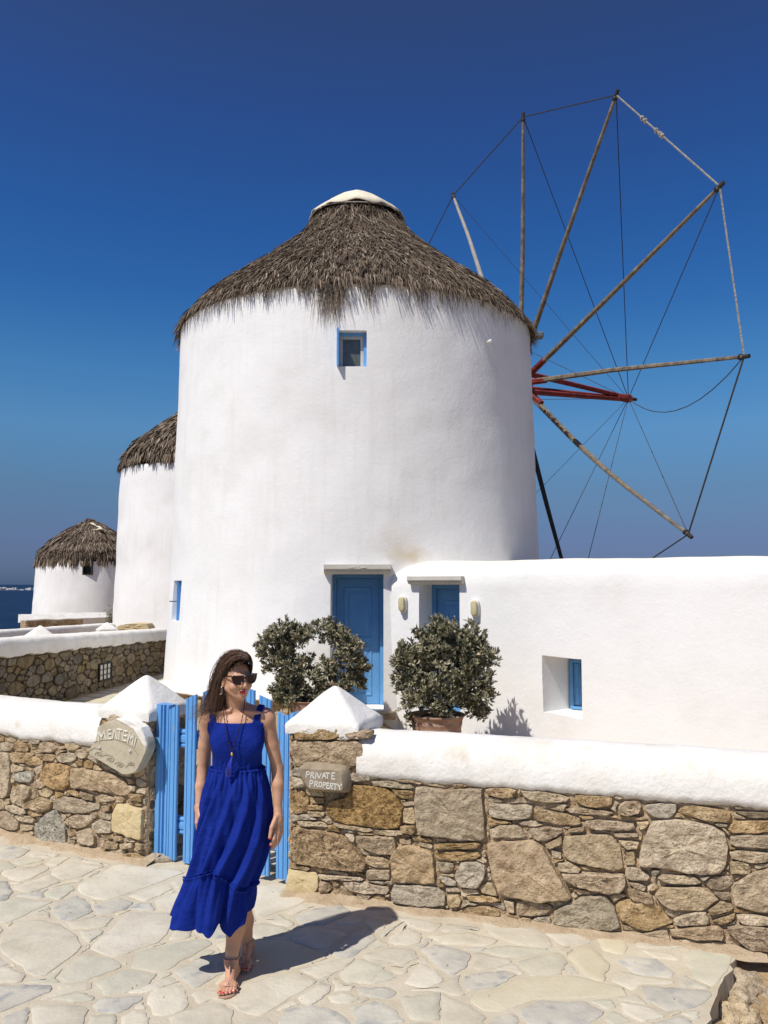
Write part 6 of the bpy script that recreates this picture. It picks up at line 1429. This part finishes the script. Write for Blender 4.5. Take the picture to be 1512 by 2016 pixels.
def build_body():
    S=grid(); torso(S)
    # neck, shoulders
    nb=W(467,1402,4.235); nt_=HP(0,-.022,-.07); S.cone(nb,nt_,.055,.049,.02)
    S.cone(W(466,1398,4.25),W(416,1410,4.225),.045,.037,.03); S.cone(W(470,1398,4.25),W(524,1408,4.225),.045,.037,.03)
    S.cone(W(452,1400,4.165),W(420,1406,4.18),.011,.011,.014); S.cone(W(482,1400,4.165),W(516,1405,4.18),.011,.011,.014)   # collar bones
    # her left arm (right in view)
    sh,elb,wr=W(526,1417,4.215),W(546,1512,4.245),W(547,1597,4.19)
    S.ell(W(525,1417,4.215),(.047,.045,.05),.03); S.cone(sh,W(536,1465,4.235),.041,.036,.014); S.cone(W(536,1465,4.235),elb,.036,.031,.012)
    S.cone(elb,W(547,1545,4.215),.031,.031,.012); S.cone(W(547,1545,4.215),wr,.031,.021,.012)
    # hand: palm, four curled fingers, thumb
    k1=W(548,1636,4.155); S.cone(wr,W(548,1615,4.17),.023,.026,.012); 
    px=lambda u,v,y:W(u,v,y)
    kn=[px(541,1637,4.135),px(547,1640,4.145),px(552,1640,4.162),px(555,1637,4.182)]
    for q in kn: S.cone(px(547,1608,4.175),q,.018,.0115,.010)
    mids=[px(539,1652,4.118),px(544,1657,4.130),px(548,1657,4.150),px(550,1653,4.172)]
    tipf=[px(533,1664,4.122),px(535,1670,4.136),px(538,1670,4.155),px(542,1664,4.176)]
    for a,b,c_,r_ in zip(kn,mids,tipf,(.0098,.0102,.0096,.0084)): S.cone(a,b,r_+.001,r_,.004); S.cone(b,c_,r_,r_*.8,.003)
    S.cone(px(543,1610,4.150),px(535,1629,4.118),.0135,.0115,.010); S.cone(px(535,1629,4.118),px(531,1650,4.108),.0112,.0088,.003)
    # her right arm (left in view), hand behind the skirt
    sh,elb,wr=W(411,1418,4.215),W(400,1515,4.27),W(392,1590,4.22)
    S.ell(W(412,1418,4.215),(.046,.045,.05),.03); S.cone(sh,W(404,1466,4.25),.041,.036,.014); S.cone(W(404,1466,4.25),elb,.036,.031,.012); S.cone(elb,W(396,1548,4.25),.031,.030,.012); S.cone(W(396,1548,4.25),wr,.030,.021,.012)
    kn=[px(388,1620,4.185),px(392,1623,4.195),px(395,1622,4.21),px(397,1620,4.228)]
    for q in kn: S.cone(wr,q,.020,.0115,.010)
    for i,a in enumerate(kn):
        m_=a+Vector((.004,.004,-.036+.003*abs(i-1))); t_=m_+Vector((.012,.010,-.022)); S.cone(a,m_,.0105,.0098,.004); S.cone(m_,t_,.0098,.008,.003)
    S.cone(px(391,1598,4.20),px(396,1614,4.165),.013,.011,.01); S.cone(px(396,1614,4.165),px(398,1630,4.158),.011,.0088,.003)
    # legs
    hipA,knA,anA=W(480,1630,4.20),W(468,1765,4.14),W(455.5,1894,4.12)
    S.cone(hipA,knA,.082,.052,.03); S.cone(knA,W(464,1825,4.16),.050,.050,.02); S.cone(W(464,1825,4.16),W(457.5,1870,4.135),.049,.034,.02); S.cone(W(457.5,1870,4.135),anA,.034,.029,.012)
    hipB,knB,anB=W(452,1630,4.24),W(474,1765,4.25),W(486.5,1858,4.39)
    S.cone(hipB,knB,.082,.052,.03); S.cone(knB,W(481,1812,4.36),.050,.048,.02); S.cone(W(481,1812,4.36),anB,.046,.029,.02)
    feet=[]
    for (an,heel,ball,side,dirx) in ((anA,Vector((anA.x+.006,4.415,.036)),Vector((G(453,1945).x,4.265,.030)),-1,-.02),(anB,Vector((anB.x+.004,4.685,.040)),Vector((G(480,1905).x,4.515,.030)),1,.0)):
        d=(ball-heel); d.z=0; L=d.length; d.normalize(); s=Vector((-d.y,d.x,0)); s=s if s.x>0 else -s
        S.cone(an,heel,.030,.029,.012); S.cone(an,ball+Vector((0,0,.006))-d*.03,.030,.021,.02); S.cone(heel,ball,.027,.022,.02)
        S.cone(ball-s*.024,ball+s*.026,.021,.018,.015)
        S.ell(an+s*.027+Vector((0,0,-.002)),(.009,.011,.012),.010); S.ell(an-s*.027+Vector((0,0,.002)),(.009,.011,.012),.010)
        big=-side*1.0
        toes=[]
        for i in range(5):
            # big toe on the inner side: image-left foot is her right foot, so its big toe is at image-right... as photographed it reads at the left
            o=(-.030+.0155*i) if side<0 else (.030-.0155*i)
            if i==0: o*=1.02
            l=[.058,.057,.050,.042,.033][i]; r_=[.0125,.0092,.0088,.0083,.0078][i]
            a=ball+s*o+d*.006-Vector((0,0,.003)); b=a+d*(l*.6)+Vector((0,0,.003)); c_=a+d*l-Vector((0,0,.010-r_*.3)); c_.z=.0125+r_*.9
            S.cone(a,b,r_*1.05,r_,.008); S.cone(b,c_,r_,r_*.86,.004); toes.append((c_,r_,d,s))
        feet.append((an,heel,ball,d,s,toes))
    # head
    E=lambda c,r,k: S.ell(HP(*c),r,k,M=HM)
    K=lambda a,b,ra,rb,k: S.cone(HP(*a),HP(*b),ra,rb,k)
    E((0,-.015,.038),(.073,.090,.080),.02); E((0,.022,-.012),(.062,.066,.080),.02)
    for s_ in (-1,1):
        K((s_*.048,.004,-.040),(s_*.012,.060,-.080),.020,.014,.018); E((s_*.034,.058,-.026),(.026,.022,.022),.018)
        K((s_*.010,.083,.030),(s_*.040,.070,.028),.010,.010,.012); E((s_*.030,.075,.012),(.014,.011,.009),.006)
        E((s_*.0105,.096,-.026),(.0085,.0095,.007),.005)
        E((s_*.073,-.008,-.004),(.009,.019,.029),.006); E((s_*.076,-.004,-.026),(.006,.009,.010),.005)
    K((0,.086,.022),(0,.108,-.018),.0085,.0105,.008); E((0,.070,-.084),(.015,.016,.015),.012); E((0,.045,-.066),(.034,.038,.026),.02)
    K((-.020,.081,-.050),(0,.0935,-.0475),.0052,.0068,.004); K((.020,.081,-.050),(0,.0935,-.0475),.0052,.0068,.004)
    K((-.018,.081,-.0535),(0,.092,-.0585),.0055,.0078,.004); K((.018,.081,-.0535),(0,.092,-.0585),.0055,.0078,.004)
    V,F=S.mesh(); V=smoothv(V,F,1,.4); print('body verts',len(V))
    o=fast('body',V,F,[SKIN,LIPS,NAIL],woman,True)
    # painted lips and nails as material regions
    C=V[F].mean(1); mi=np.zeros(len(F),np.int32)
    rel=C-np.array(HCc); a=rel@np.array(rgt); b=rel@np.array(fwd); c_=rel@np.array(upv)
    lip=(b>.078)&((a/.0215)**2+((c_+.0530)/.0095)**2<1); mi[lip]=1
    for (an,heel,ball,d,s,toes) in feet:
        for (t,r_,dd,ss) in toes:
            q=C-(np.array(t)+np.array(dd)*r_*.35+np.array([0,0,r_*.7])); mi[(np.linalg.norm(q,axis=1)<r_*.52)]=2
    for t in (W(530.5,1652,4.101),W(532,1666,4.116)): mi[np.linalg.norm(C-np.array(t),axis=1)<.0075]=2
    if len(o.data.polygons)==len(mi): o.data.polygons.foreach_set('material_index',mi)
    return feet
feet=build_body()
# ---- dress
dress=tag(empty('x'),None); bpy.data.objects.remove(dress)
def build_dress():
    S=SDF(np.arange(-1.02,-.55,.0045),np.arange(4.25,4.67,.0045),np.arange(.97,1.44,.0045)); torso(S)
    S.cone(W(466,1398,4.25),W(416,1410,4.225),.045,.037,.03); S.cone(W(470,1398,4.25),W(524,1408,4.225),.045,.037,.03)
    S.ell(W(525,1417,4.215),(.047,.045,.05),.03); S.ell(W(412,1418,4.215),(.046,.045,.05),.03); S.cone(W(467,1402,4.235),HP(0,-.022,-.07),.055,.049,.02)
    f=S.f-.0085
    X=S.x[:,None,None]; Y=S.y[None,:,None]; Z=S.z[None,None,:]
    zn=W(455,1424.5,4.13).z; zb=W(466,1514,4.2).z; xl=W(421,1424,4.13).x; xr=W(492,1424,4.13).x; 
    arm_l=W(409,1440,4.2).x; arm_r=W(522,1440,4.2).x
    region=np.maximum(Z-zn,zb-Z)                              # main bodice below the straight neckline
    side=np.maximum(arm_l-.004-X, X-arm_r-.004)
    slant=np.maximum(0,(Z-(zn-.09)))*.12
    main=np.maximum(region,side+slant)
    cl=W(416,1424,4.13).x; cr=W(502,1420,4.13).x; zt=zn+.16
    sl_=np.abs(X-(cl+(Z-zn)*(-.05)))-.0165; sr=np.abs(X-(cr+(Z-zn)*.24))-.0175
    strap=np.maximum(np.minimum(sl_,sr),np.maximum(Z-zt,zn-.06-Z))
    S.f=np.maximum(f,np.minimum(main,strap)).astype(np.float32)
    V,F=S.mesh(); 
    # gathers on the smocked strap and soft creases
    V=smoothv(V,F,1,.5)
    b=np.sin(V[:,2]*330)*.0014*((V[:,0]<cl+.03)&(V[:,2]>zn)); V[:,1]-=b
    V[:,1]+=np.where(V[:,2]<zb+.05,.002*np.sin(V[:,0]*210),0)
    bod=fast('dress_bodice',V,F,DRESS,woman,True)
    MBs=MB(); return bod,zb
bod,ZB=build_dress()
def skirt():
    Kz=[]
    for (v,ul,ur,yc,ry) in ((1511,412,521,4.208,.106),(1530,407,526,4.21,.124),(1560,399,532,4.21,.142),(1600,391,537,4.21,.158),(1645,386,536,4.205,.170),(1690,381,524,4.2,.178),(1735,374,506,4.19,.184)):
        L_=W(ul,v,yc); R_=W(ur,v,yc); Kz.append((L_.z,(L_.x+R_.x)/2,yc+.25,(R_.x-L_.x)/2-.008,ry))
    Kz=sorted(Kz); zk=[k[0] for k in Kz]; NA=300; NZ=90; ztop=ZB+.012; ZS=W(371,1727,4.2).z; ZSF=W(421,1722,4.02).z; ZSR=W(504,1745,4.15).z
    zhL=W(338,1812,4.2).z; zhF=W(420,1833,4.03).z; zhR=W(507,1778,4.3).z; zhFR=W(482,1846,4.05).z
    def ring(z,k): return float(np.interp(z,zk,[q[k] for q in Kz]))
    folds=[(R(-128),9,.019,1.15),(R(-100),8,.016,1.0),(R(-72),8,.020,1.05),(R(-45),9,.017,.9),(R(-155),9,.015,.7),(R(170),10,.013,.5),(R(-15),10,.013,.5),(R(60),9,.016,.2),(R(100),9,.016,0),(R(135),9,.014,.1)]
    def shape(z,th,t):
        # t: 0 at waist, 1 at the ruffle seam; folds drift towards image left as they fall
        r=0
        for (c,sh,am,dr) in folds:
            d=(th-(c+.35-dr*t*.75)+math.pi)%(2*math.pi)-math.pi
            r+=am*1.45*t**.7*(math.exp(-(d*sh*1.15)**2)*1.45-.8*math.exp(-((d+.15)*sh*1.25)**2))
        r+=.0045*math.sin(th*38+1.3*math.sin(th*3))*max(0,1-t*2.6)+.0022*math.sin(th*23+z*9)
        r+=.005*math.sin(th*5+z*8)*t
        return r-.006*t
    def per(pts,th):
        th=th%(2*math.pi); P=sorted(pts); P=[(P[-1][0]-2*math.pi,P[-1][1])]+P+[(P[0][0]+2*math.pi,P[0][1])]
        for (a,x),(b,y) in zip(P,P[1:]):
            if a<=th<=b: t=(th-a)/(b-a); t=t*t*(3-2*t); return x+(y-x)*t
    SB=lambda th: per([(math.pi,ZS),(1.42*math.pi,ZSF),(1.78*math.pi,ZSR),(.5*math.pi,ZS+.02),(0,ZSR+.02)],th)
    HB=lambda th: per([(math.pi,zhL),(1.12*math.pi,zhL-.015),(1.3*math.pi,zhF),(1.47*math.pi,zhF),(1.56*math.pi,zhF+.022),(1.72*math.pi,zhFR+.012),(1.9*math.pi,zhR),(0,zhR+.01),(.5*math.pi,zhR)],th)
    vs=[]
    for i in range(NZ+1):
        t=i/NZ
        for k in range(NA):
            th=2*math.pi*k/NA; z=ztop+(SB(th)-ztop)*t; r=shape(z,th,t); x=ring(z,1)+math.cos(th)*(ring(z,3)+r); y=ring(z,2)+math.sin(th)*(ring(z,4)+r)
            vs.append((x,y,z))
    fs=[(i*NA+k,i*NA+(k+1)%NA,(i+1)*NA+(k+1)%NA,(i+1)*NA+k) for i in range(NZ) for k in range(NA)]
    sk=obj('dress_skirt',vs,fs,DRESS,woman,True); m=sk.modifiers.new('s','SOLIDIFY'); m.thickness=.003; m.offset=-1
    # ruffle, gathered on to the skirt, blown to image left
    NR=46; vs=[]
    for i in range(NR+1):
        t=i/NR
        for k in range(NA):
            th=2*math.pi*k/NA; z0=SB(th)+.008; r0=shape(z0,th,1.0)
            zh=HB(th)+.010*math.sin(9*th+1)+.006*math.sin(17*th)
            z=z0+(zh-z0)*t
            fr=(.030*math.sin(th*7+.9*math.sin(th*2)+.6)+.014*math.sin(th*13+2))*t**.9+.0035*math.sin(th*44)*(1-t)**2
            head=.010*math.exp(-(t/.05)**2)
            cx=ring(z0,1)-(.040)*t; cy=ring(z0,2)+.005*t
            rx=ring(zk[0],3)+.002*t+.010*math.sin(math.pi*t); ry=ring(zk[0],4)+.010*t+.008*math.sin(math.pi*t)
            fl=.045*t*max(0,math.cos(th-math.pi))
            vs.append((cx+math.cos(th)*(rx+r0*(1-.5*t)+fr+fl+head),cy+math.sin(th)*(ry+r0*(1-.5*t)+fr+head),z))
    fs=[(i*NA+k,i*NA+(k+1)%NA,(i+1)*NA+(k+1)%NA,(i+1)*NA+k) for i in range(NR) for k in range(NA)]
    rf=obj('dress_ruffle',vs,fs,DRESS,woman,True); m=rf.modifiers.new('s','SOLIDIFY'); m.thickness=.003; m.offset=-1
    # stitched frill line
    vs=[];n2=300
    for k in range(n2):
        th=2*math.pi*k/n2; z=SB(th)+.014; r=shape(z,th,1)+.006+.003*math.sin(th*61); vs.append(Vector((ring(z,1)+math.cos(th)*(ring(z,3)+r),ring(z,2)+math.sin(th)*(ring(z,4)+r),z+.002*math.sin(th*47))))
    MB().tube(vs+[vs[0]],.0045,5).build('ruffle_seam',DRESS,woman,True)
    # waist seam
    vs=[Vector((W(466.5,1514,4.208).x+math.cos(a)*.149,4.458+math.sin(a)*.109,ZB+.004)) for a in np.linspace(0,2*math.pi,60)]; MB().tube(vs,.003,5).build('waist_seam',DRESS,woman,True)
skirt()
# ---- hair: modelled mass plus loose strands
def hair():
    S=SDF(np.arange(-1.10,-.60,.004),np.arange(4.22,4.72,.004),np.arange(1.24,1.72,.004))
    E=lambda c,r,k,sub=False: S.ell(HP(*c),r,k,M=HM,sub=sub)
    E((0,-.022,.044),(.078,.093,.082),.01); E((-.02,-.055,-.02),(.062,.055,.09),.03)
    # lengths falling on the image-left side
    G_=[[(448,1305,4.19),(433,1335,4.215),(424,1365,4.225),(414,1392,4.225),(400,1408,4.22)],[(450,1310,4.23),(438,1350,4.25),(430,1385,4.26),(424,1412,4.255),(420,1432,4.25)],[(452,1320,4.19),(440,1352,4.215),(434,1384,4.2),(430,1405,4.19),(428,1420,4.18)]]
    for gi,g in enumerate(G_):
        r_=[.045,.036,.031,.022,.008] if gi<2 else [.028,.024,.022,.016,.006]
        for i in range(4): S.cone(W(*g[i]),W(*g[i+1]),r_[i],r_[i+1],.02)
    # open the face
    E((.012,.105,-.028),(.082,.080,.100),.012,True); E((.004,.122,.038),(.070,.086,.066),.008,True)
    V,F=S.mesh(); V=smoothv(V,F,2,.5); 
    q=V-np.array(HCc); n=.0035*np.sin(q[:,0]*330+q[:,2]*50)+.002*np.sin(q[:,1]*430+q[:,2]*70); c=V.mean(0); d=q/np.linalg.norm(q,axis=1)[:,None]; V=V+d*n[:,None]
    col=np.clip(.32+.2*np.sin(q[:,0]*410+q[:,2]*60)+.15*np.sin(q[:,1]*520+q[:,2]*30),0,1)
    hm=fast('hair',V,F,HAIRM,woman,True,attr=col)
    # strands
    rg=np.random.default_rng(12); rd=random.Random(4)
    base=[ # sweeping guides from the parting, back over the ear and down
     [(487,1291,4.09),(470,1283.5,4.12),(448,1292,4.15),(432,1318,4.175),(424,1352,4.19),(414,1385,4.2),(396,1406,4.19)],
     [(489,1296,4.08),(468,1288,4.10),(447,1300,4.125),(437,1324,4.14),(430,1356,4.16),(422,1388,4.17),(408,1412,4.16)],
     [(484,1290,4.12),(464,1285,4.16),(444,1296,4.20),(430,1328,4.22),(421,1362,4.23),(410,1392,4.23),(386,1403,4.22)],
     [(480,1289,4.15),(458,1288,4.20),(440,1304,4.24),(431,1340,4.26),(428,1376,4.27),(423,1408,4.26),(418,1436,4.25)],
     [(490,1300,4.075),(472,1296,4.075),(453,1306,4.095),(443,1322,4.11),(437,1345,4.15),(432,1380,4.15),(428,1418,4.15)],
     [(470,1287,4.2),(456,1300,4.25),(447,1330,4.27),(441,1370,4.28),(438,1405,4.27),(436,1425,4.26),(435,1440,4.25)]]
    right=[[(482,1287,4.10),(489,1292,4.10),(493,1302,4.11),(495,1312,4.13),(494,1322,4.15)],[(478,1285,4.14),(488,1290,4.16),(494,1302,4.18),(494,1318,4.2),(490,1340,4.22)]]
    def curve(G,n):
        P=[Vector(g) for g in G]; out=[]; m=len(P)-1
        for j in range(n+1):
            x=m*j/n; i=min(int(x),m-1); t=x-i; p0=P[max(i-1,0)];p1=P[i];p2=P[i+1];p3=P[min(i+2,m)]
            out.append(.5*((2*p1)+(p2-p0)*t+(2*p0-5*p1+4*p2-p3)*t*t+(3*p1-p0-3*p2+p3)*t*t*t))
        return out
    Vv=[];Ff=[];Cc=[]
    def strand(pts,r0,col):
        n=len(pts); b=len(Vv); prev=None
        for i,p in enumerate(pts):
            t=(pts[min(i+1,n-1)]-pts[max(i-1,0)]).normalized(); a=t.cross(Vector((.3,-1,.2))).normalized(); c_=t.cross(a); r_=r0*(1-.85*(i/(n-1))**2.2)
            for k in range(3): 
                an=2.094*k; Vv.append(p+a*(math.cos(an)*r_)+c_*(math.sin(an)*r_)); Cc.append(col)
        for i in range(n-1):
            for k in range(3): Ff.append((b+i*3+k,b+i*3+(k+1)%3,b+(i+1)*3+(k+1)%3,b+(i+1)*3+k))
    pos=lambda g: [W(*q) for q in g]
    B=[pos(g) for g in base]; Rr=[pos(g) for g in right]
    for k in range(1500):
        a,b=rd.sample(range(len(B)),2) if k%3 else (rd.randrange(5),)*2
        w_=rd.random()*.6; L=rd.uniform(.72,1.08); off=Vector((rd.gauss(0,.006),rd.gauss(0,.008),rd.gauss(0,.006))); spread=Vector((rd.gauss(-.010,.019),rd.gauss(0,.018),rd.gauss(0,.020)))
        g=[B[a][i].lerp(B[b][i],w_)+off*(.3+.1*i)+spread*(i/6)**2*1.3 for i in range(7)]; pts=curve(g,15); pts=pts[:max(6,int(16*min(1,L)))]
        strand(pts,rd.uniform(.0008,.0019),min(1,max(0,rd.gauss(.42,.2))))
    for k in range(240):
        a=rd.random(); off=Vector((rd.gauss(0,.003),rd.gauss(0,.005),rd.gauss(0,.003))); g=[Rr[0][i].lerp(Rr[1][i],a)+off for i in range(5)]; strand(curve(g,9),rd.uniform(.0008,.0016),min(1,max(0,rd.gauss(.38,.18))))
    # hair combed up and back from the hairline, over the edge of the mass
    HL=[(495,1316,4.12),(492,1306,4.085),(485,1300,4.062),(474,1298,4.052),(463,1301,4.058),(455,1308,4.075),(449,1320,4.10),(445,1332,4.13)]
    TP=[(488,1290,4.16),(485,1287,4.15),(476,1285,4.15),(462,1285,4.16),(450,1288,4.17),(440,1298,4.18),(434,1315,4.19),(432,1335,4.2)]
    EN=[(478,1286,4.24),(470,1287,4.25),(455,1292,4.25),(442,1304,4.25),(434,1318,4.25),(428,1336,4.24),(424,1356,4.23),(421,1376,4.22)]
    for k in range(520):
        x=rd.random()*6.99; i=int(x); t=x-i; f=lambda A:W(*A[i]).lerp(W(*A[i+1]),t)
        a,b,c_=f(HL),f(TP),f(EN); o=Vector((rd.gauss(0,.0025),rd.gauss(0,.003),rd.gauss(0,.003)))
        mid=a.lerp(b,.5)+(b-HCc).normalized()*.005
        strand(curve([a+o*.6,mid+o,b+o,b.lerp(c_,.5)+((b.lerp(c_,.5)-HCc).normalized()*.008)+o,c_+o],10),rd.uniform(.0009,.0018),min(1,max(0,rd.gauss(.45,.2))))
    # flyaways
    for k in range(130):
        a=rd.randrange(5); g=[p.copy() for p in B[a]]; o=Vector((-rd.uniform(.0,.055),rd.gauss(0,.02),rd.gauss(.0,.02)))
        for i in range(7): g[i]+=o*((i/6)**1.2)+Vector((-abs(math.sin(i*.9))*.012*rd.random(),0,.014*rd.random()*(i<4)))
        g[6]+=Vector((-rd.uniform(0,.05),0,rd.uniform(-.05,.035))); strand(curve(g,16),rd.uniform(.0005,.0009),rd.uniform(.4,.9))
    for g in ([(420,1385,4.15),(404,1398,4.14),(394,1415,4.13),(391,1436,4.13),(397,1460,4.12)],[(424,1388,4.15),(402,1402,4.14),(388,1408,4.13),(384,1428,4.13),(390,1448,4.12)],[(487,1292,4.07),(476,1299,4.062),(466,1306,4.058),(458,1318,4.062),(455,1326,4.07)],[(489,1296,4.07),(480,1303,4.055),(468,1308,4.052),(460,1322,4.06),(457,1328,4.07)],[(430,1300,4.2),(418,1318,4.2),(412,1340,4.2),(414,1362,4.2),(408,1390,4.2)]):
        for q in range(4): strand(curve([W(*x)+Vector((rd.gauss(0,.003),0,rd.gauss(0,.003))) for x in g],14),.0009,.55)
    F4=np.array(Ff); fast('hair_strands',np.array([tuple(v) for v in Vv]),F4,HAIRM,hm,True,attr=np.array(Cc),kind='stuff')
hair()
# ---- sunglasses
TORT=mat('tortoiseshell_acetate',[(.010,.004,.003),(.045,.012,.008)],scale=60,rough=.15,spec=.6); LENS=mat('dark_rose_lens',[(.02,.008,.012),(.035,.014,.02)],scale=30,rough=.08,spec=.45)
sg=None
fr=MB(); ln=[]
def rimpts(s_,ins=0):
    o=[(-.029,.010),(-.026,.019),(-.010,.021),(.010,.0225),(.027,.026),(.0315,.018),(.028,.000),(.020,-.016),(.004,-.0235),(-.014,-.021),(-.026,-.009)]
    P=resample([(x*s_*1.12,y*1.08) for x,y in o],22); c=sum(P,Vector((0,0)))/22; return [c+(p-c)*(1-ins) for p in P]
def gl(x,y,b=0):  # wraps slightly round the face
    return HP(x,.104-2.3*x*x+b-.03*max(0,abs(x)-.055),.014+y)
frame_v=[];
for s_ in (-1,1):
    cx=s_*.0375; a=rimpts(s_); b=rimpts(s_,.20); vs=[]
    for P,d in ((a,.0),(b,.0),(b,.005),(a,.005)): vs+= [gl(cx+p.x,p.y,d) for p in P]
    n=22; fr.add(vs,[(r_*n+k,r_*n+(k+1)%n,((r_+1)%4)*n+(k+1)%n,((r_+1)%4)*n+k) for r_ in range(4) for k in range(n)])
    ln.append([gl(cx+p.x,p.y,.0025) for p in rimpts(s_,.16)])
fr.tube([gl(-.009,.009,.0025),gl(0,.0115,.004),gl(.009,.009,.0025)],.0035,6)
sg=fr.build('sunglasses',TORT,woman,True)
for P in ln:
    c=sum(P,Vector())/len(P)+fwd*.003; MB().add(P+[c],[(k,(k+1)%22,22) for k in range(22)]).build('lens',LENS,sg,True)
for s_ in (-1,1): MB().tube([gl(s_*.071,.022,.002),HP(s_*.073,.055,.030),HP(s_*.079,.01,.026),HP(s_*.078,-.018,.010)],[.0042,.0034,.003,.0028],6).build('temple_arm',TORT,sg,True)
# ---- earring, necklace
EAR=mat('silver_hoop',(.6,.55,.5),rough=.25,metallic=.9)
c=HP(-.0845,-.004,-.052); MB().tube([c+fwd*(.0135*math.cos(a))+upv*(.023*math.sin(a)) for a in np.linspace(0,2*math.pi,22)],.0017,6).build('hoop_earring',EAR,woman,True)
BEAD=mat('dark_wine_beads',(.025,.006,.012),rough=.35); GOLD=mat('gold_bead',(.75,.50,.10),rough=.3,metallic=.8); TAS=mat('blue_silk_tassel',(.012,.03,.42),rough=.6,sheen=.4)
nk=MB(); pd=W(456,1479,4.075)
def dy(v): return float(np.interp(v,[1378,1395,1405,1424,1450,1479],[4.165,4.155,4.128,4.112,4.080,4.074]))
Lp=[(440,1383),(440,1400),(443,1424),(447,1450),(453,1472),(456,1479)]; Rp=[(482,1378),(480,1396),(476,1418),(469,1442),(461,1466),(457,1479)]
pts=[]
for P in (Lp,Rp[::-1]): pts+=[W(u,v,dy(v)) for u,v in P]
back=[W(470,1372,4.27)]
nk.tube([W(482,1378,4.19),W(474,1374,4.28),W(450,1374,4.28),W(440,1383,4.19)]+pts,.0021,6)
nb=nk.build('necklace',BEAD,woman,True)
bd=MB()
for P in (Lp,Rp):
    for i in range(len(P)-1):
        for t in (0,.33,.66):
            u=P[i][0]+(P[i+1][0]-P[i][0])*t; v=P[i][1]+(P[i+1][1]-P[i][1])*t; bd.sphere(W(u,v,dy(v)-.001),.0034,6,4)
bd.build('beads',BEAD,nb,True,kind='stuff')
MB().sphere(W(456.5,1485,4.07),.008,10,7,(.85,.85,1.25)).build('gold_bead',GOLD,nb,True)
rd=random.Random(2); ts=MB()
for k in range(46):
    a=W(456.5,1490,4.068); b=W(450+rd.uniform(-6,5),1527+rd.uniform(-8,3),4.068+rd.uniform(-.008,.006)); ts.tube([a,a.lerp(b,.5)+Vector((rd.uniform(-.005,.003),-.005,0)),b],[.0022,.0022,.0012],4)
ts.build('tassel',TAS,nb,True,kind='stuff')
# ---- sandals
NUDE=mat('nude_pink_leather',(.50,.27,.19),rough=.5,spec=.3); STUD=mat('rose_gold_stud',(.80,.55,.42),rough=.4,metallic=.35); SOLE=mat('nude_sole',[(.42,.26,.17),(.52,.34,.24)],scale=20,rough=.6)
def sandal(F):
    an,heel,ball,d,s,toes=F; t=empty('sandal',(0,0,0)); t.parent=woman; t.matrix_parent_inverse=Matrix.Translation(woman.location).inverted()
    hz=Vector((heel.x,heel.y,0)); bz=Vector((ball.x,ball.y,0)); L=(bz-hz).length
    sgn=1 if toes[0][0].dot(s)<toes[4][0].dot(s) else -1
    outl=[(-.034,-.010),(-.034,.012),(-.024,.027),(.03,.029),(L*.6,.028),(L*.95,.046),(L+.035,.046),(L+.062,.030),(L+.076,.004),(L+.080,-.018),(L+.070,-.038),(L+.03,-.047),(L*.9,-.043),(L*.5,-.027),(0,-.028)]
    # big toe side is the longer one
    P=resample([(a,-b*sgn*-1*-1 if False else b*sgn) for a,b in outl],40)
    vs=[]
    for z,f in ((.001,.97),(.007,1.0),(.0115,.985)): vs+=[hz+d*p.x+s*p.y*f+ZV*z for p in P]
    n=40; vs.append(hz+d*(L*.55)+ZV*.0115); fs=[(r_*n+k,r_*n+(k+1)%n,(r_+1)*n+(k+1)%n,(r_+1)*n+k) for r_ in range(2) for k in range(n)]+[tuple(range(n))[::-1]]+[(2*n+k,2*n+(k+1)%n,3*n) for k in range(n)]
    obj('sole',vs,fs,SOLE,t,True)
    def strap(pts,wd=.0045,studs=7,name='strap'):
        mb=MB(); mb.tube(pts,wd,6); o=mb.build(name,NUDE,t,True); return o
    def band(c,ru,rs,a0,a1,n=12,tilt=0):  # arch over the foot
        return [c+s*(rs*math.cos(a))+ZV*(ru*math.sin(a))+d*tilt*math.cos(a) for a in np.linspace(a0,a1,n)]
    st=MB(); allp=[]
    ank=[an+s*(.036*math.cos(a))+d*(.037*math.sin(a))+ZV*(.018+.004*math.sin(a)) for a in np.linspace(0,2*math.pi,18)]
    strap(ank,.0042); allp+=ank[1::2]
    b1=band(bz+d*.030-d*.0+ZV*.010,.034,.047,R(2),R(178),tilt=-.006*sgn); b2=band(bz-d*.008+ZV*.010,.043,.046,R(2),R(178),tilt=-.006*sgn)
    strap(b1,.0045); strap(b2,.0045); allp+=b1[1:-1]+b2[1:-1]
    tt=[an+d*.036+ZV*.02]; top=[tt[0],an.lerp(ball,.45)+d*.018+ZV*.026,bz-d*.03+ZV*.054,bz-d*.008+ZV*.054,bz+d*.030+ZV*.046]; strap(top,.0042)
    for i in range(4):
        for q in (0,.33,.66): allp.append(top[i].lerp(top[i+1],q))
    hs=[an+s*.034+ZV*.014,heel+s*.03-d*.01,]; 
    strap([an-d*.038+ZV*.018,heel-d*.031+ZV*.0,hz-d*.030+ZV*.012],.0065,name='heel_strap')
    cen=an.lerp(ball,.5)
    for p in allp:
        o_=(p-Vector((cen.x,cen.y,p.z-.03))).normalized(); st.sphere(p+o_*.0035,.0034,5,4)
    st.build('studs',STUD,t,False,kind='stuff')
for F in feet: sandal(F)
